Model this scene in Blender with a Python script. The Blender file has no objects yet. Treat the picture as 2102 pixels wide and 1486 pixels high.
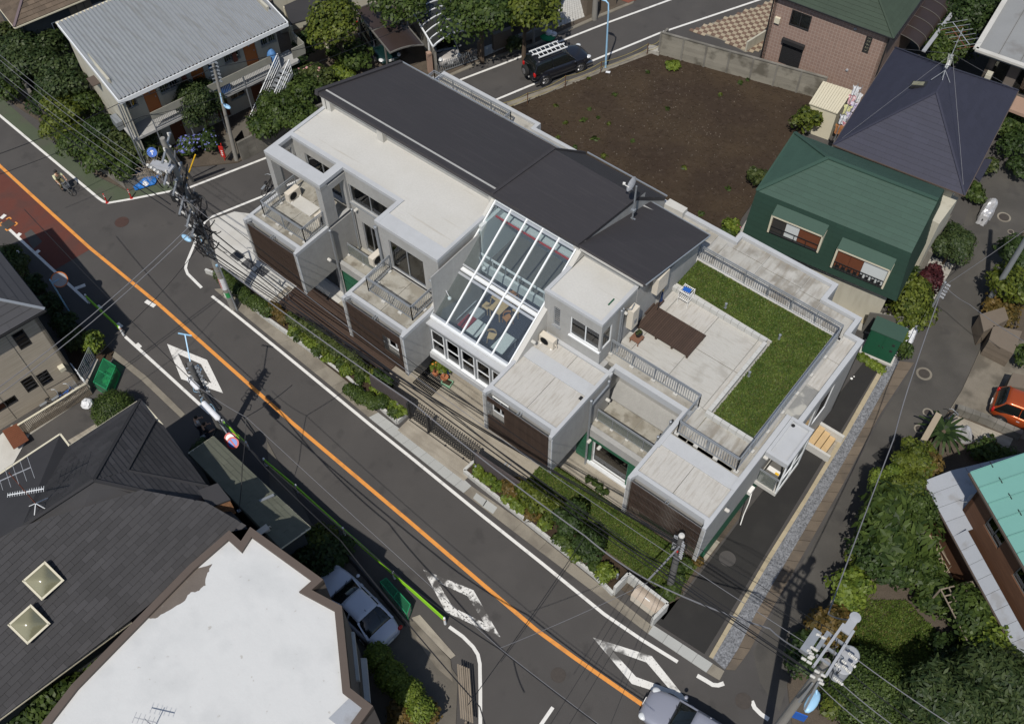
import bpy,bmesh,math,random
import numpy as np
from mathutils import Vector,Matrix
random.seed(7)
rng = np.random.default_rng(7)
SC = bpy.context.scene
COL = SC.collection
R = math.radians
YAW,TILT,ROLL = 2.26651,0.607021,-0.019182
CAMH = 45.0
_fw = Vector((math.sin(TILT)*math.cos(YAW),math.sin(TILT)*math.sin(YAW),-math.cos(TILT)))
_rt = _fw.cross(Vector((0,0,1))).normalized()
_up = _rt.cross(_fw)
_r2 = math.cos(ROLL)*_rt+math.sin(ROLL)*_up
_u2 = -math.sin(ROLL)*_rt+math.cos(ROLL)*_up
cam_d = bpy.data.cameras.new('camera')
cam = bpy.data.objects.new('camera',cam_d)
COL.objects.link(cam)
_m = Matrix((_r2,_u2,-_fw)).transposed().to_4x4()
_m.translation = Vector((0,0,CAMH))
cam.matrix_world = _m
cam_d.sensor_width = 36.0
cam_d.lens = 2079.5/2102*36
cam_d.clip_start = 0.5
cam_d.clip_end = 2000
SC.camera = cam
SUN_AZ,SUN_EL = R(111-180),R(56.5)      # the sun stands at world azimuth -69 degrees
W = bpy.data.worlds.new('World')
SC.world = W
W.use_nodes = True
wn = W.node_tree.nodes
wn.clear()
sky = wn.new('ShaderNodeTexSky')
sky.sky_type = 'NISHITA'
sky.sun_disc = False
sky.sun_elevation = SUN_EL
sky.sun_rotation = R(90)-SUN_AZ
bg = wn.new('ShaderNodeBackground')
bg.inputs[1].default_value = 0.07
wo = wn.new('ShaderNodeOutputWorld')
W.node_tree.links.new(sky.outputs[0],bg.inputs[0])
W.node_tree.links.new(bg.outputs[0],wo.inputs[0])
sd = bpy.data.lights.new('sun','SUN')
sd.energy = 3.0
sd.angle = R(0.55)
sd.color = (1.0,0.95,0.87)
sun = bpy.data.objects.new('sun',sd)
COL.objects.link(sun)
_sv = Vector((math.cos(SUN_EL)*math.cos(SUN_AZ),math.cos(SUN_EL)*math.sin(SUN_AZ),math.sin(SUN_EL)))
sun.rotation_euler = _sv.to_track_quat('Z','Y').to_euler()
SC.view_settings.view_transform = 'Standard'
SC.view_settings.look = 'None'
SC.view_settings.gamma = 1
SC.view_settings.exposure = 0.48
SC.view_settings.use_curve_mapping = False
SC.cycles.max_bounces = 6
SC.cycles.transparent_max_bounces = 12
def G(px,py,z=0.0):
 d = _r2*((px-1051)/2079.5)-_u2*((py-743)/2079.5)+_fw
 t = (CAMH-z)/-d.z
 return Vector((d.x*t,d.y*t,z))
def G2(px,py,z=0.0):
 g = G(px,py,z)
 return (g.x,g.y)
MATS = {}
def _nt(name):
 m = bpy.data.materials.new(name)
 m.use_nodes = True
 n = m.node_tree.nodes
 n.clear()
 return m,n,m.node_tree.links
def mat(name,col,rough=0.7,var=0.12,vs=1.5,fine=0.1,fs=25.0,bump=0.0,bs=40.0,metal=0.0,stain=None,ss=0.6,st=0.55,
  sw=0.06,streak=None,spec=0.4,isl=0.0,stretch=(1,1,1),coat=0.0,stain2=None,s2s=2.0,s2t=0.6,s2w=0.03):
 m,n,L = _nt(name)
 out = n.new('ShaderNodeOutputMaterial')
 bs_ = n.new('ShaderNodeBsdfPrincipled')
 L.new(bs_.outputs[0],out.inputs[0])
 bs_.inputs['Roughness'].default_value = rough
 bs_.inputs['Metallic'].default_value = metal
 bs_.inputs['Specular IOR Level'].default_value = spec
 bs_.inputs['Coat Weight'].default_value = coat
 bs_.inputs['Coat Roughness'].default_value = 0.05
 geo = n.new('ShaderNodeNewGeometry')
 mp = n.new('ShaderNodeMapping')
 mp.inputs['Scale'].default_value = stretch
 L.new(geo.outputs['Position'],mp.inputs[0])
 P = mp.outputs[0]
 def noise(scale,detail=3,src=P):
  t = n.new('ShaderNodeTexNoise')
  t.inputs['Scale'].default_value = scale
  t.inputs['Detail'].default_value = detail
  L.new(src,t.inputs['Vector'])
  return t.outputs[0]
 def math_(op,a,b=None,c=None):
  q = n.new('ShaderNodeMath')
  q.operation = op
  for i,v in enumerate((a,b,c)):
   if v is None:
    continue
   if isinstance(v,(int,float)):
    q.inputs[i].default_value = v
   else:
    L.new(v,q.inputs[i])
  return q.outputs[0]
 v = math_('MULTIPLY_ADD',noise(vs,4),var*2.4,1-var*1.2)
 if fine:
  v = math_('MULTIPLY',v,math_('MULTIPLY_ADD',noise(fs,2),fine*3,1-fine*1.5))
 if isl:
  v = math_('MULTIPLY',v,math_('MULTIPLY_ADD',geo.outputs['Random Per Island'],isl*2,1-isl))
  oi = n.new('ShaderNodeObjectInfo')
  v = math_('MULTIPLY',v,math_('MULTIPLY_ADD',oi.outputs['Random'],isl*2,1-isl))
 mx = n.new('ShaderNodeVectorMath')
 mx.operation = 'SCALE'
 mx.inputs[0].default_value = col
 L.new(v,mx.inputs['Scale'])
 C = mx.outputs[0]
 def over(C,fac,colr,amt=1.0):
  q = n.new('ShaderNodeMix')
  q.data_type = 'RGBA'
  L.new(math_('MULTIPLY',fac,amt),q.inputs[0])
  L.new(C,q.inputs[6])
  q.inputs[7].default_value = (*colr,1)
  return q.outputs[2]
 def thr(x,t,w):
  q = n.new('ShaderNodeMapRange')
  L.new(x,q.inputs[0])
  q.inputs[1].default_value = t-w
  q.inputs[2].default_value = t+w
  return q.outputs[0]
 if stain:
  C = over(C,thr(noise(ss,6,geo.outputs['Position']),st,sw),stain[:3],stain[3])
 if stain2:
  C = over(C,thr(noise(s2s,8,geo.outputs['Position']),s2t,s2w),stain2[:3],stain2[3])
 if streak:      # (r,g,b,amount, (scale xyz), threshold)
  m2 = n.new('ShaderNodeMapping')
  m2.inputs['Scale'].default_value = streak[4]
  L.new(geo.outputs['Position'],m2.inputs[0])
  C = over(C,thr(noise(1.0,5,m2.outputs[0]),streak[5],0.09),streak[:3],streak[3])
 L.new(C,bs_.inputs['Base Color'])
 if bump:
  b = n.new('ShaderNodeBump')
  b.inputs['Strength'].default_value = min(1,bump)
  b.inputs['Distance'].default_value = 0.02
  L.new(noise(bs,4),b.inputs['Height'])
  L.new(b.outputs[0],bs_.inputs['Normal'])
 MATS[name] = m
 return m
def leafmat(name,c1,c2,rough=0.5,c3=None,f3=0.1):
 m,n,L = _nt(name)
 out = n.new('ShaderNodeOutputMaterial')
 b = n.new('ShaderNodeBsdfPrincipled')
 b.inputs['Roughness'].default_value = rough
 b.inputs['Specular IOR Level'].default_value = 0.25
 geo = n.new('ShaderNodeNewGeometry')
 ns = n.new('ShaderNodeTexNoise')
 ns.inputs['Scale'].default_value = 1.3
 ns.inputs['Detail'].default_value = 3
 L.new(geo.outputs['Position'],ns.inputs['Vector'])
 a = n.new('ShaderNodeMath')
 a.operation = 'MULTIPLY_ADD'
 L.new(ns.outputs[0],a.inputs[0])
 a.inputs[1].default_value = 1.2
 a.inputs[2].default_value = -0.45
 d = n.new('ShaderNodeMath')
 d.operation = 'MULTIPLY_ADD'
 L.new(geo.outputs['Random Per Island'],d.inputs[0])
 d.inputs[1].default_value = 0.75
 L.new(a.outputs[0],d.inputs[2])
 r = n.new('ShaderNodeValToRGB')
 r.color_ramp.elements[0].color = (*c1,1)
 r.color_ramp.elements[1].color = (*c2,1)
 r.color_ramp.elements[0].position = 0.1
 r.color_ramp.elements[1].position = 0.9
 L.new(d.outputs[0],r.inputs[0])
 Cc = r.outputs[0]
 if c3:
  g = n.new('ShaderNodeMath')
  g.operation = 'GREATER_THAN'
  w2 = n.new('ShaderNodeMath')
  w2.operation = 'FRACT'
  w3 = n.new('ShaderNodeMath')
  w3.operation = 'MULTIPLY'
  w3.inputs[1].default_value = 37.0
  L.new(geo.outputs['Random Per Island'],w3.inputs[0])
  L.new(w3.outputs[0],w2.inputs[0])
  L.new(w2.outputs[0],g.inputs[0])
  g.inputs[1].default_value = 1-f3
  q = n.new('ShaderNodeMix')
  q.data_type = 'RGBA'
  L.new(g.outputs[0],q.inputs[0])
  L.new(Cc,q.inputs[6])
  q.inputs[7].default_value = (*c3,1)
  Cc = q.outputs[2]
 L.new(Cc,b.inputs['Base Color'])
 t = n.new('ShaderNodeBsdfTranslucent')
 L.new(Cc,t.inputs[0])
 mx = n.new('ShaderNodeMixShader')
 mx.inputs[0].default_value = 0.3
 L.new(b.outputs[0],mx.inputs[1])
 L.new(t.outputs[0],mx.inputs[2])
 L.new(mx.outputs[0],out.inputs[0])
 MATS[name] = m
 return m
def glassmat(name,tint,refl=0.12,rough=0.02,dirt=0.0,dcol=(0.5,0.52,0.5)):
 m,n,L = _nt(name)
 out = n.new('ShaderNodeOutputMaterial')
 t = n.new('ShaderNodeBsdfTransparent')
 t.inputs[0].default_value = (*tint,1)
 g = n.new('ShaderNodeBsdfGlossy')
 g.inputs['Roughness'].default_value = rough
 f = n.new('ShaderNodeFresnel')
 f.inputs[0].default_value = 1.5
 a = n.new('ShaderNodeMath')
 a.operation = 'ADD'
 a.use_clamp = True
 L.new(f.outputs[0],a.inputs[0])
 a.inputs[1].default_value = refl
 mx = n.new('ShaderNodeMixShader')
 L.new(a.outputs[0],mx.inputs[0])
 L.new(t.outputs[0],mx.inputs[1])
 L.new(g.outputs[0],mx.inputs[2])
 last = mx.outputs[0]
 if dirt:
  d = n.new('ShaderNodeBsdfDiffuse')
  d.inputs[0].default_value = (*dcol,1)
  m2 = n.new('ShaderNodeMixShader')
  m2.inputs[0].default_value = dirt
  L.new(last,m2.inputs[1])
  L.new(d.outputs[0],m2.inputs[2])
  last = m2.outputs[0]
 L.new(last,out.inputs[0])
 MATS[name] = m
 return m
mat('asphalt',(0.06,0.056,0.053),0.9,0.16,0.5,0.2,30,0.5,90,stain=(0.09,0.083,0.076,0.35),ss=0.35,st=0.6,sw=0.1,
 stain2=(0.033,0.031,0.03,0.45),s2s=0.9,s2t=0.64,s2w=0.05)
mat('asphalt_alley',(0.06,0.056,0.05),0.9,0.2,0.8,0.25,40,0.5,90,stain=(0.033,0.031,0.03,0.5),ss=0.5,st=0.62,sw=0.03,
 stain2=(0.1,0.092,0.08,0.3),s2s=0.4,s2t=0.56,s2w=0.12)
mat('asphalt_black',(0.02,0.019,0.018),0.85,0.15,1.0,0.2,40,0.6,80,stain=(0.034,0.032,0.029,0.4),ss=0.7,st=0.58,sw=0.1)
mat('asphalt_red',(0.105,0.032,0.022),0.9,0.2,0.8,0.25,40,0.5,90,stain=(0.06,0.032,0.027,0.6),ss=0.8,st=0.56,sw=0.08)
mat('asphalt_green',(0.062,0.077,0.047),0.9,0.16,0.8,0.2,40,0.4,90,stain=(0.07,0.068,0.054,0.6),ss=0.6,st=0.58,sw=0.07)
mat('earth',(0.075,0.06,0.045),0.95,0.3,1.5,0.3,20,0.8,20)
mat('soil',(0.04,0.026,0.014),0.95,0.22,0.5,0.35,18,0.9,14,stain=(0.024,0.014,0.009,0.6),ss=0.3,st=0.52,sw=0.1,
 stain2=(0.055,0.038,0.025,0.5),s2s=2.5,s2t=0.62,s2w=0.05)
mat('conc_slab',(0.34,0.325,0.29),0.9,0.14,1.2,0.14,25,0.3,60,stain=(0.22,0.2,0.165,0.6),ss=0.7,st=0.56,sw=0.07,
 stain2=(0.17,0.155,0.125,0.5),s2s=3.0,s2t=0.63,s2w=0.04)
mat('conc_terrace',(0.3,0.27,0.22),0.9,0.15,1.2,0.15,25,0.3,60,stain=(0.2,0.175,0.14,0.6),ss=0.9,st=0.55,sw=0.08,
 streak=(0.19,0.165,0.13,0.45,(0.6,6,6),0.58))
mat('conc_light',(0.46,0.45,0.42),0.85,0.08,1.0,0.08,25,0.2,60,stain=(0.36,0.34,0.3,0.4),ss=0.8,st=0.58,sw=0.08)
mat('conc_wall',(0.32,0.318,0.308),0.7,0.1,1.2,0.1,12,0.15,40,stain=(0.25,0.247,0.237,0.5),ss=1.2,st=0.57,sw=0.09,
 streak=(0.38,0.378,0.365,0.35,(4,4,0.35),0.6))
mat('parapet',(0.4,0.41,0.42),0.55,0.05,2.0,0.05,20,0.1,60,stain=(0.34,0.345,0.35,0.3),ss=1.5,st=0.6,sw=0.08)
mat('roof_paint',(0.46,0.452,0.425),0.8,0.06,0.5,0.07,12,0.2,50,stain=(0.41,0.395,0.355,0.45),ss=0.45,st=0.6,sw=0.1,
 streak=(0.26,0.215,0.15,0.75,(0.22,5.0,1),0.705),stain2=(0.27,0.21,0.13,0.6),s2s=0.9,s2t=0.74,s2w=0.03)
mat('roof_slab',(0.42,0.405,0.375),0.85,0.06,1.0,0.08,20,0.25,60,streak=(0.29,0.265,0.225,0.55,(11,1.2,1),0.58),
 stain=(0.33,0.31,0.275,0.4),ss=1.0,st=0.6,sw=0.06)
mat('roof_slab_dirty',(0.36,0.35,0.32),0.85,0.1,1.0,0.1,20,0.25,60,streak=(0.2,0.175,0.14,0.7,(4.0,0.7,1),0.55),
 stain=(0.17,0.155,0.13,0.7),ss=0.9,st=0.54,sw=0.07,stain2=(0.42,0.41,0.38,0.6),s2s=1.3,s2t=0.6,s2w=0.05)
mat('roof_slab_streak',(0.4,0.39,0.36),0.85,0.06,1.0,0.08,20,0.2,60,streak=(0.29,0.27,0.235,0.5,(1.6,11.0,1),0.6),
 stain=(0.24,0.225,0.195,0.5),ss=1.0,st=0.62,sw=0.06)
mat('balcony_floor',(0.31,0.295,0.255),0.9,0.12,1.5,0.14,20,0.3,60,stain=(0.165,0.145,0.11,0.65),ss=1.0,st=0.52,sw=0.06,
 stain2=(0.12,0.105,0.08,0.5),s2s=2.5,s2t=0.6,s2w=0.04)
mat('wet_stain',(0.13,0.12,0.105),0.5,0.2,2.0,0.1)
mat('dark_roof',(0.036,0.033,0.036),0.75,0.06,0.8,0.15,30,0.5,60,streak=(0.05,0.046,0.048,0.5,(0.5,8,1),0.6))
mat('metal_grey',(0.42,0.44,0.46),0.35,0.05,3,0,metal=0.6)
mat('galv',(0.3,0.32,0.34),0.5,0.1,6,0,metal=0.5)
mat('steel_dark',(0.03,0.03,0.032),0.5,0.1,4,0,metal=0.3)
mat('white_metal',(0.7,0.72,0.73),0.35,0.03,3,0)
mat('white_plastic',(0.7,0.69,0.66),0.5,0.05,3,0)
mat('ivory',(0.56,0.51,0.43),0.5,0.06,3,0)
mat('black',(0.012,0.012,0.013),0.6,0,1,0)
mat('slat_brown',(0.058,0.037,0.027),0.7,0.12,6,0.1,40,isl=0.08)
mat('deck_brown',(0.052,0.032,0.023),0.75,0.15,3,0.15,40,isl=0.1)
mat('green_paint',(0.012,0.075,0.04),0.5,0.1,3,0.05)
mat('green_board',(0.02,0.1,0.055),0.6,0.12,3,0.05,isl=0.1)
mat('wood_floor',(0.28,0.16,0.07),0.5,0.12,2,0.1,streak=(0.18,0.1,0.045,0.5,(1,8,1),0.55))
mat('carpet_navy',(0.02,0.024,0.04),0.95,0.1,3,0.1)
mat('carpet_grey',(0.1,0.095,0.085),0.95,0.1,3,0.1)
mat('interior_white',(0.5,0.53,0.53),0.8,0.04,1,0)
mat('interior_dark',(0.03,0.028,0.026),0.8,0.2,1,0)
mat('curtain',(0.3,0.31,0.28),0.9,0.1,1,0,streak=(0.18,0.18,0.16,0.6,(14,14,0.2),0.5))
mat('wood_light',(0.48,0.34,0.18),0.5,0.1,4,0.1)
mat('wood_orange',(0.4,0.18,0.06),0.5,0.1,4,0.1)
mat('red_fabric',(0.22,0.02,0.025),0.9,0.1,4,0)
mat('grey_fabric',(0.3,0.32,0.34),0.9,0.1,4,0)
mat('line_white',(0.62,0.61,0.58),0.8,0.06,3,0.1,30,stain=(0.3,0.29,0.27,0.35),ss=2.5,st=0.62,sw=0.04)
mat('line_orange',(0.62,0.25,0.05),0.8,0.06,3,0.1,30,stain=(0.35,0.14,0.04,0.4),ss=2.0,st=0.58,sw=0.06)
mat('gutter_conc',(0.2,0.18,0.145),0.9,0.15,1.5,0.15,25,0.3,60,stain=(0.12,0.105,0.085,0.6),ss=1.0,st=0.55,sw=0.08,isl=0.08)
mat('gutter_new',(0.33,0.335,0.32),0.9,0.06,1.5,0.08,25,0.2,60,isl=0.05)
mat('block_white',(0.42,0.42,0.4),0.9,0.08,3,0.08,25,0.2,60,isl=0.05)
mat('block_dark',(0.06,0.05,0.05),0.95,0.25,6,0.3,30,0.9,14)
mat('block_grey',(0.17,0.16,0.14),0.95,0.2,2,0.2,25,0.4,30,isl=0.1,stain=(0.08,0.075,0.062,0.6),ss=0.9,st=0.52,sw=0.1)
mat('gravel',(0.15,0.155,0.165),0.9,0.3,5,0.8,14,1.0,12)
mat('gravel_dark',(0.07,0.07,0.072),0.9,0.3,8,0.9,16,1.0,12)
mat('stone_light',(0.35,0.32,0.27),0.9,0.15,3,0.1,isl=0.3)
mat('grass_base',(0.045,0.07,0.017),0.95,0.3,1.5,0.3,20,0.8,30,stain=(0.075,0.075,0.028,0.55),ss=0.8,st=0.58,sw=0.08)
mat('tyre',(0.015,0.015,0.015),0.8,0.1,6,0)
mat('rim',(0.45,0.45,0.46),0.3,0.05,6,0,metal=0.8)
mat('car_glass',(0.008,0.01,0.01),0.06,0.0,1,0,spec=0.7)
mat('lamp_glass',(0.55,0.57,0.58),0.1,0.0,1,0,spec=0.8)
mat('lamp_red',(0.35,0.01,0.01),0.15,0.0,1,0)
mat('lamp_orange',(0.7,0.2,0.02),0.2,0.0,1,0)
mat('skin',(0.45,0.27,0.18),0.6,0.04,5,0)
mat('hair_black',(0.01,0.009,0.008),0.5,0.1,5,0)
mat('pole_conc',(0.21,0.2,0.18),0.85,0.12,3,0.1,25,0.2,40)
mat('porcelain',(0.5,0.49,0.46),0.25,0.04,3,0)
mat('trafo_grey',(0.3,0.31,0.33),0.5,0.08,3,0)
mat('lamp_blue',(0.28,0.48,0.66),0.4,0.05,3,0)
mat('cable_black',(0.012,0.012,0.013),0.5,0,1,0)
mat('cable_grey',(0.16,0.16,0.17),0.5,0,1,0)
mat('bark',(0.09,0.065,0.045),0.95,0.3,8,0.3,30,0.8,20)
mat('terracotta',(0.35,0.13,0.06),0.8,0.15,5,0)
mat('yellow_paint',(0.7,0.42,0.02),0.5,0.08,4,0)
mat('red_paint',(0.4,0.02,0.015),0.45,0.1,4,0)
mat('blue_paint',(0.02,0.1,0.4),0.4,0.08,4,0)
mat('lime_paint',(0.22,0.5,0.02),0.4,0.08,4,0)
mat('net_green',(0.01,0.2,0.08),0.7,0.1,6,0)
mat('bag_white',(0.62,0.63,0.65),0.5,0.1,8,0)
mat('tarp_blue',(0.015,0.12,0.38),0.45,0.2,4,0)
mat('tarp_silver',(0.42,0.42,0.43),0.35,0.2,5,0,metal=0.3)
mat('iron',(0.05,0.042,0.036),0.7,0.2,6,0.2,40,0.5,30)
glassmat('pane_clear',(0.9,0.94,0.95),0.03,0.02,0.02,(0.5,0.56,0.56))
glassmat('pane_rail',(0.8,0.86,0.84),0.05,0.05,0.3,(0.36,0.39,0.36))
glassmat('pane_window',(0.7,0.74,0.72),0.06,0.02)
glassmat('net',(0.15,0.6,0.3),0.0,0.6,0.35,(0.01,0.2,0.08))
leafmat('leaf_mid',(0.018,0.036,0.008),(0.075,0.11,0.024))
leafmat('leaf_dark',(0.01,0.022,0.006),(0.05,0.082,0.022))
leafmat('leaf_bright',(0.05,0.085,0.012),(0.17,0.22,0.032))
leafmat('leaf_yellow',(0.03,0.05,0.008),(0.125,0.15,0.022))
leafmat('leaf_olive',(0.02,0.035,0.01),(0.085,0.105,0.03))
leafmat('leaf_red',(0.025,0.008,0.01),(0.1,0.025,0.028))
leafmat('leaf_rust',(0.06,0.05,0.015),(0.17,0.11,0.03))
leafmat('leaf_cypress',(0.018,0.036,0.012),(0.065,0.09,0.03))
leafmat('flower_blue',(0.1,0.12,0.4),(0.28,0.3,0.62))
leafmat('flower_pink',(0.55,0.2,0.25),(0.75,0.5,0.42))
leafmat('flower_magenta',(0.6,0.05,0.25),(0.8,0.2,0.45))
leafmat('grass_blade',(0.03,0.055,0.01),(0.095,0.14,0.028),c3=(0.15,0.14,0.05),f3=0.08)
leafmat('grass_blade2',(0.045,0.085,0.014),(0.14,0.19,0.04),c3=(0.16,0.15,0.05),f3=0.1)
class MB:
 def __init__(s):
  s.v = []
  s.f = []
  s.p = []
 def add(s,vs,fs):
  b = len(s.v)
  s.p.append((b,len(s.f)))
  s.v.extend([tuple(p) for p in vs])
  s.f.extend([tuple(i+b for i in f) for f in fs])
  return s
 def box(s,x0,x1,y0,y1,z0,z1):
  return s.prism([(x0,y0),(x1,y0),(x1,y1),(x0,y1)],z0,z1)
 def prism(s,poly,z0,z1):
  a = sum(poly[i][0]*poly[(i+1) % len(poly)][1]-poly[(i+1) % len(poly)][0]*poly[i][1] for i in range(len(poly)))
  if a < 0:
   poly = poly[::-1]
  n = len(poly)
  vs = [(p[0],p[1],z0) for p in poly]+[(p[0],p[1],z1) for p in poly]
  fs = [tuple(range(n-1,-1,-1)),tuple(range(n,2*n))]+[(i,(i+1) % n,n+(i+1) % n,n+i) for i in range(n)]
  return s.add(vs,fs)
 def obox(s,c,dx,dy,dz,ax=(1,0,0),ay=None,az=None):
  ax = Vector(ax).normalized()
  if az is None:
   az = Vector((0,0,1)) if ay is None else ax.cross(Vector(ay)).normalized()
  az = Vector(az)
  az = (az-ax*az.dot(ax)).normalized()
  ay = az.cross(ax)
  c = Vector(c)
  vs = []
  for k in (-1,1):
   for a,b in ((-1,-1),(1,-1),(1,1),(-1,1)):
    vs.append(c+ax*(a*dx/2)+ay*(b*dy/2)+az*(k*dz/2))
  return s.add(vs,[(3,2,1,0),(4,5,6,7),(0,1,5,4),(1,2,6,5),(2,3,7,6),(3,0,4,7)])
 def bar(s,p,q,w,h=None):
  p,q = Vector(p),Vector(q)
  d = q-p
  up = (0,0,1) if abs(d.normalized().z) < 0.95 else (1,0,0)
  return s.obox((p+q)/2,d.length,w,h or w,d,az=up)
 def tube(s,p,q,r,n=6,r2=None,caps=True):
  p,q = Vector(p),Vector(q)
  r2 = r if r2 is None else r2
  d = (q-p).normalized()
  u = d.orthogonal().normalized()
  w = d.cross(u)
  vs = []
  for c,rr in ((p,r),(q,r2)):
   for i in range(n):
    a = 2*math.pi*i/n
    vs.append(c+u*(math.cos(a)*rr)+w*(math.sin(a)*rr))
  fs = [(i,(i+1) % n,n+(i+1) % n,n+i) for i in range(n)]
  if caps:
   fs += [tuple(range(n-1,-1,-1)),tuple(range(n,2*n))]
  return s.add(vs,fs)
 def path(s,pts,r,n=5):
  for a,b in zip(pts,pts[1:]):
   s.tube(a,b,r,n)
  return s
 def lathe(s,c,prof,n=16,axis=(0,0,1)):
  ax = Vector(axis).normalized()
  u = ax.orthogonal().normalized()
  w = ax.cross(u)
  c = Vector(c)
  vs = []
  for r,h in prof:
   for i in range(n):
    a = 2*math.pi*i/n
    vs.append(c+ax*h+u*(math.cos(a)*r)+w*(math.sin(a)*r))
  fs = []
  for k in range(len(prof)-1):
   for i in range(n):
    fs.append((k*n+i,k*n+(i+1) % n,(k+1)*n+(i+1) % n,(k+1)*n+i))
  fs.append(tuple(range(n-1,-1,-1)))
  fs.append(tuple((len(prof)-1)*n+i for i in range(n)))
  return s.add(vs,fs)
 def poly(s,pts):
  return s.add(pts,[tuple(range(len(pts)))])
 def slab(s,pts,t):
  pts = [Vector(p) for p in pts]
  nrm = Vector((0,0,0))
  for i in range(len(pts)):
   nrm += pts[i].cross(pts[(i+1) % len(pts)])
  if nrm.z < 0:
   pts = pts[::-1]
   nrm = -nrm
  nrm.normalize()
  n = len(pts)
  vs = [p for p in pts]+[p-nrm*t for p in pts]
  fs = [tuple(range(n)),tuple(range(2*n-1,n-1,-1))]+[(i,i+n,(i+1) % n+n,(i+1) % n) for i in range(n)]
  return s.add(vs,fs)
 def ell(s,c,rx,ry,rz,n=10,m=6,half=False):
  c = Vector(c)
  vs = []
  fs = []
  lo = 0 if half else -math.pi/2
  for j in range(m+1):
   b = lo+(math.pi/2-lo)*j/m
   for i in range(n):
    a = 2*math.pi*i/n
    vs.append(c+Vector((rx*math.cos(b)*math.cos(a),ry*math.cos(b)*math.sin(a),rz*math.sin(b))))
  for j in range(m):
   for i in range(n):
    fs.append((j*n+i,j*n+(i+1) % n,(j+1)*n+(i+1) % n,(j+1)*n+i))
  return s.add(vs,fs)
def wpos(o):
 p = Vector(o.location)
 while o.parent:
  o = o.parent
  p += Vector(o.location)
 return p
def tag(o,label=None,cat=None,group=None,kind=None):
 if label:
  o['label'] = label
 if cat:
  o['category'] = cat
 if group:
  o['group'] = group
 if kind:
  o['kind'] = kind
 return o
def mesh_of(name,mb,m,smooth=False):
 me = bpy.data.meshes.new(name)
 me.from_pydata(mb.v,[],mb.f)
 for k in (m if isinstance(m,(list,tuple)) else [m]):
  me.materials.append(MATS[k])
 if smooth:
  me.shade_smooth()
 me.update()
 return me
SPLIT = {'terrace_parapet','balcony_beam','terrace_margin','rail_foot','roof_column','rear_parapet','roof_drain','balcony_slab','eave_flashing','flood_lamp','cover_panel','leg','side_wall_',
  'stringer_','foot','lock_box','vent','downpipe','post','gutter_','penthouse_parapet','screw_','roof_seam','siding_joint','edge_trim'}
def ob(name,mb,m,parent=None,local=False,smooth=False,kind=None,label=None):
 if name in SPLIT and isinstance(mb,MB) and len(mb.p) > 1:
  pc = mb.p+[(len(mb.v),len(mb.f))]
  for (v0,f0),(v1,f1) in zip(pc,pc[1:]):
   q = MB()
   q.add(mb.v[v0:v1],[tuple(i-v0 for i in f) for f in mb.f[f0:f1]])
   o = ob(name,q,m,parent,local,smooth,kind,label)
  return o
 me = mb if isinstance(mb,bpy.types.Mesh) else mesh_of(name,mb,m,smooth)
 o = bpy.data.objects.new(name,me)
 COL.objects.link(o)
 if parent:
  o.parent = parent
  if not local:
   o.location = -wpos(parent)
 if kind:
  o['kind'] = kind
 if label:
  o['label'] = label
 return o
def empty(name,loc=(0,0,0),label=None,cat=None,group=None,rz=0.0):
 o = bpy.data.objects.new(name,None)
 o.empty_display_size = 0.2
 COL.objects.link(o)
 o.location = loc
 o.rotation_euler = (0,0,rz)
 return tag(o,label,cat,group)
def copy_tree(o,parent=None):
 c = o.copy()
 COL.objects.link(c)
 if parent:
  c.parent = parent
 for ch in list(o.children):
  copy_tree(ch,c)
 return c
def struct(name,mb,m):
 return ob(name,mb,m,kind='structure')
def sheet(name,pts,z,m,thick=0.0,kind='structure'):
 mb = MB()
 pts = [(p[0],p[1]) for p in pts]
 if thick:
  mb.prism(pts,z-thick,z)
 else:
  a = sum(pts[i][0]*pts[(i+1) % len(pts)][1]-pts[(i+1) % len(pts)][0]*pts[i][1] for i in range(len(pts)))
  if a < 0:
   pts = pts[::-1]
  mb.poly([(p[0],p[1],z) for p in pts])
 return ob(name,mb,m,kind=kind)
def wall(mb,p,q,z0,z1,t,holes=()):
 p,q = Vector((p[0],p[1],0)),Vector((q[0],q[1],0))
 d = (q-p)
 Ln = d.length
 d.normalize()
 nrm = Vector((-d.y,d.x,0))
 def blk(u0,u1,a,b):
  if u1-u0 < 1e-4 or b-a < 1e-4:
   return
  A,B = p+d*u0,p+d*u1
  mb.prism([(A.x,A.y),(B.x,B.y),(B.x+nrm.x*t,B.y+nrm.y*t),(A.x+nrm.x*t,A.y+nrm.y*t)],a,b)
 cuts = sorted({0.0,Ln} | {min(Ln,max(0.0,k)) for h in holes for k in h[:2]})
 for ua,ub in zip(cuts,cuts[1:]):
  z = z0
  for (u0,u1,a,b) in sorted((h for h in holes if h[0] < (ua+ub)/2 < h[1]),key=lambda h: h[2]):
   blk(ua,ub,z,a)
   z = b
  blk(ua,ub,z,z1)
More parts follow.
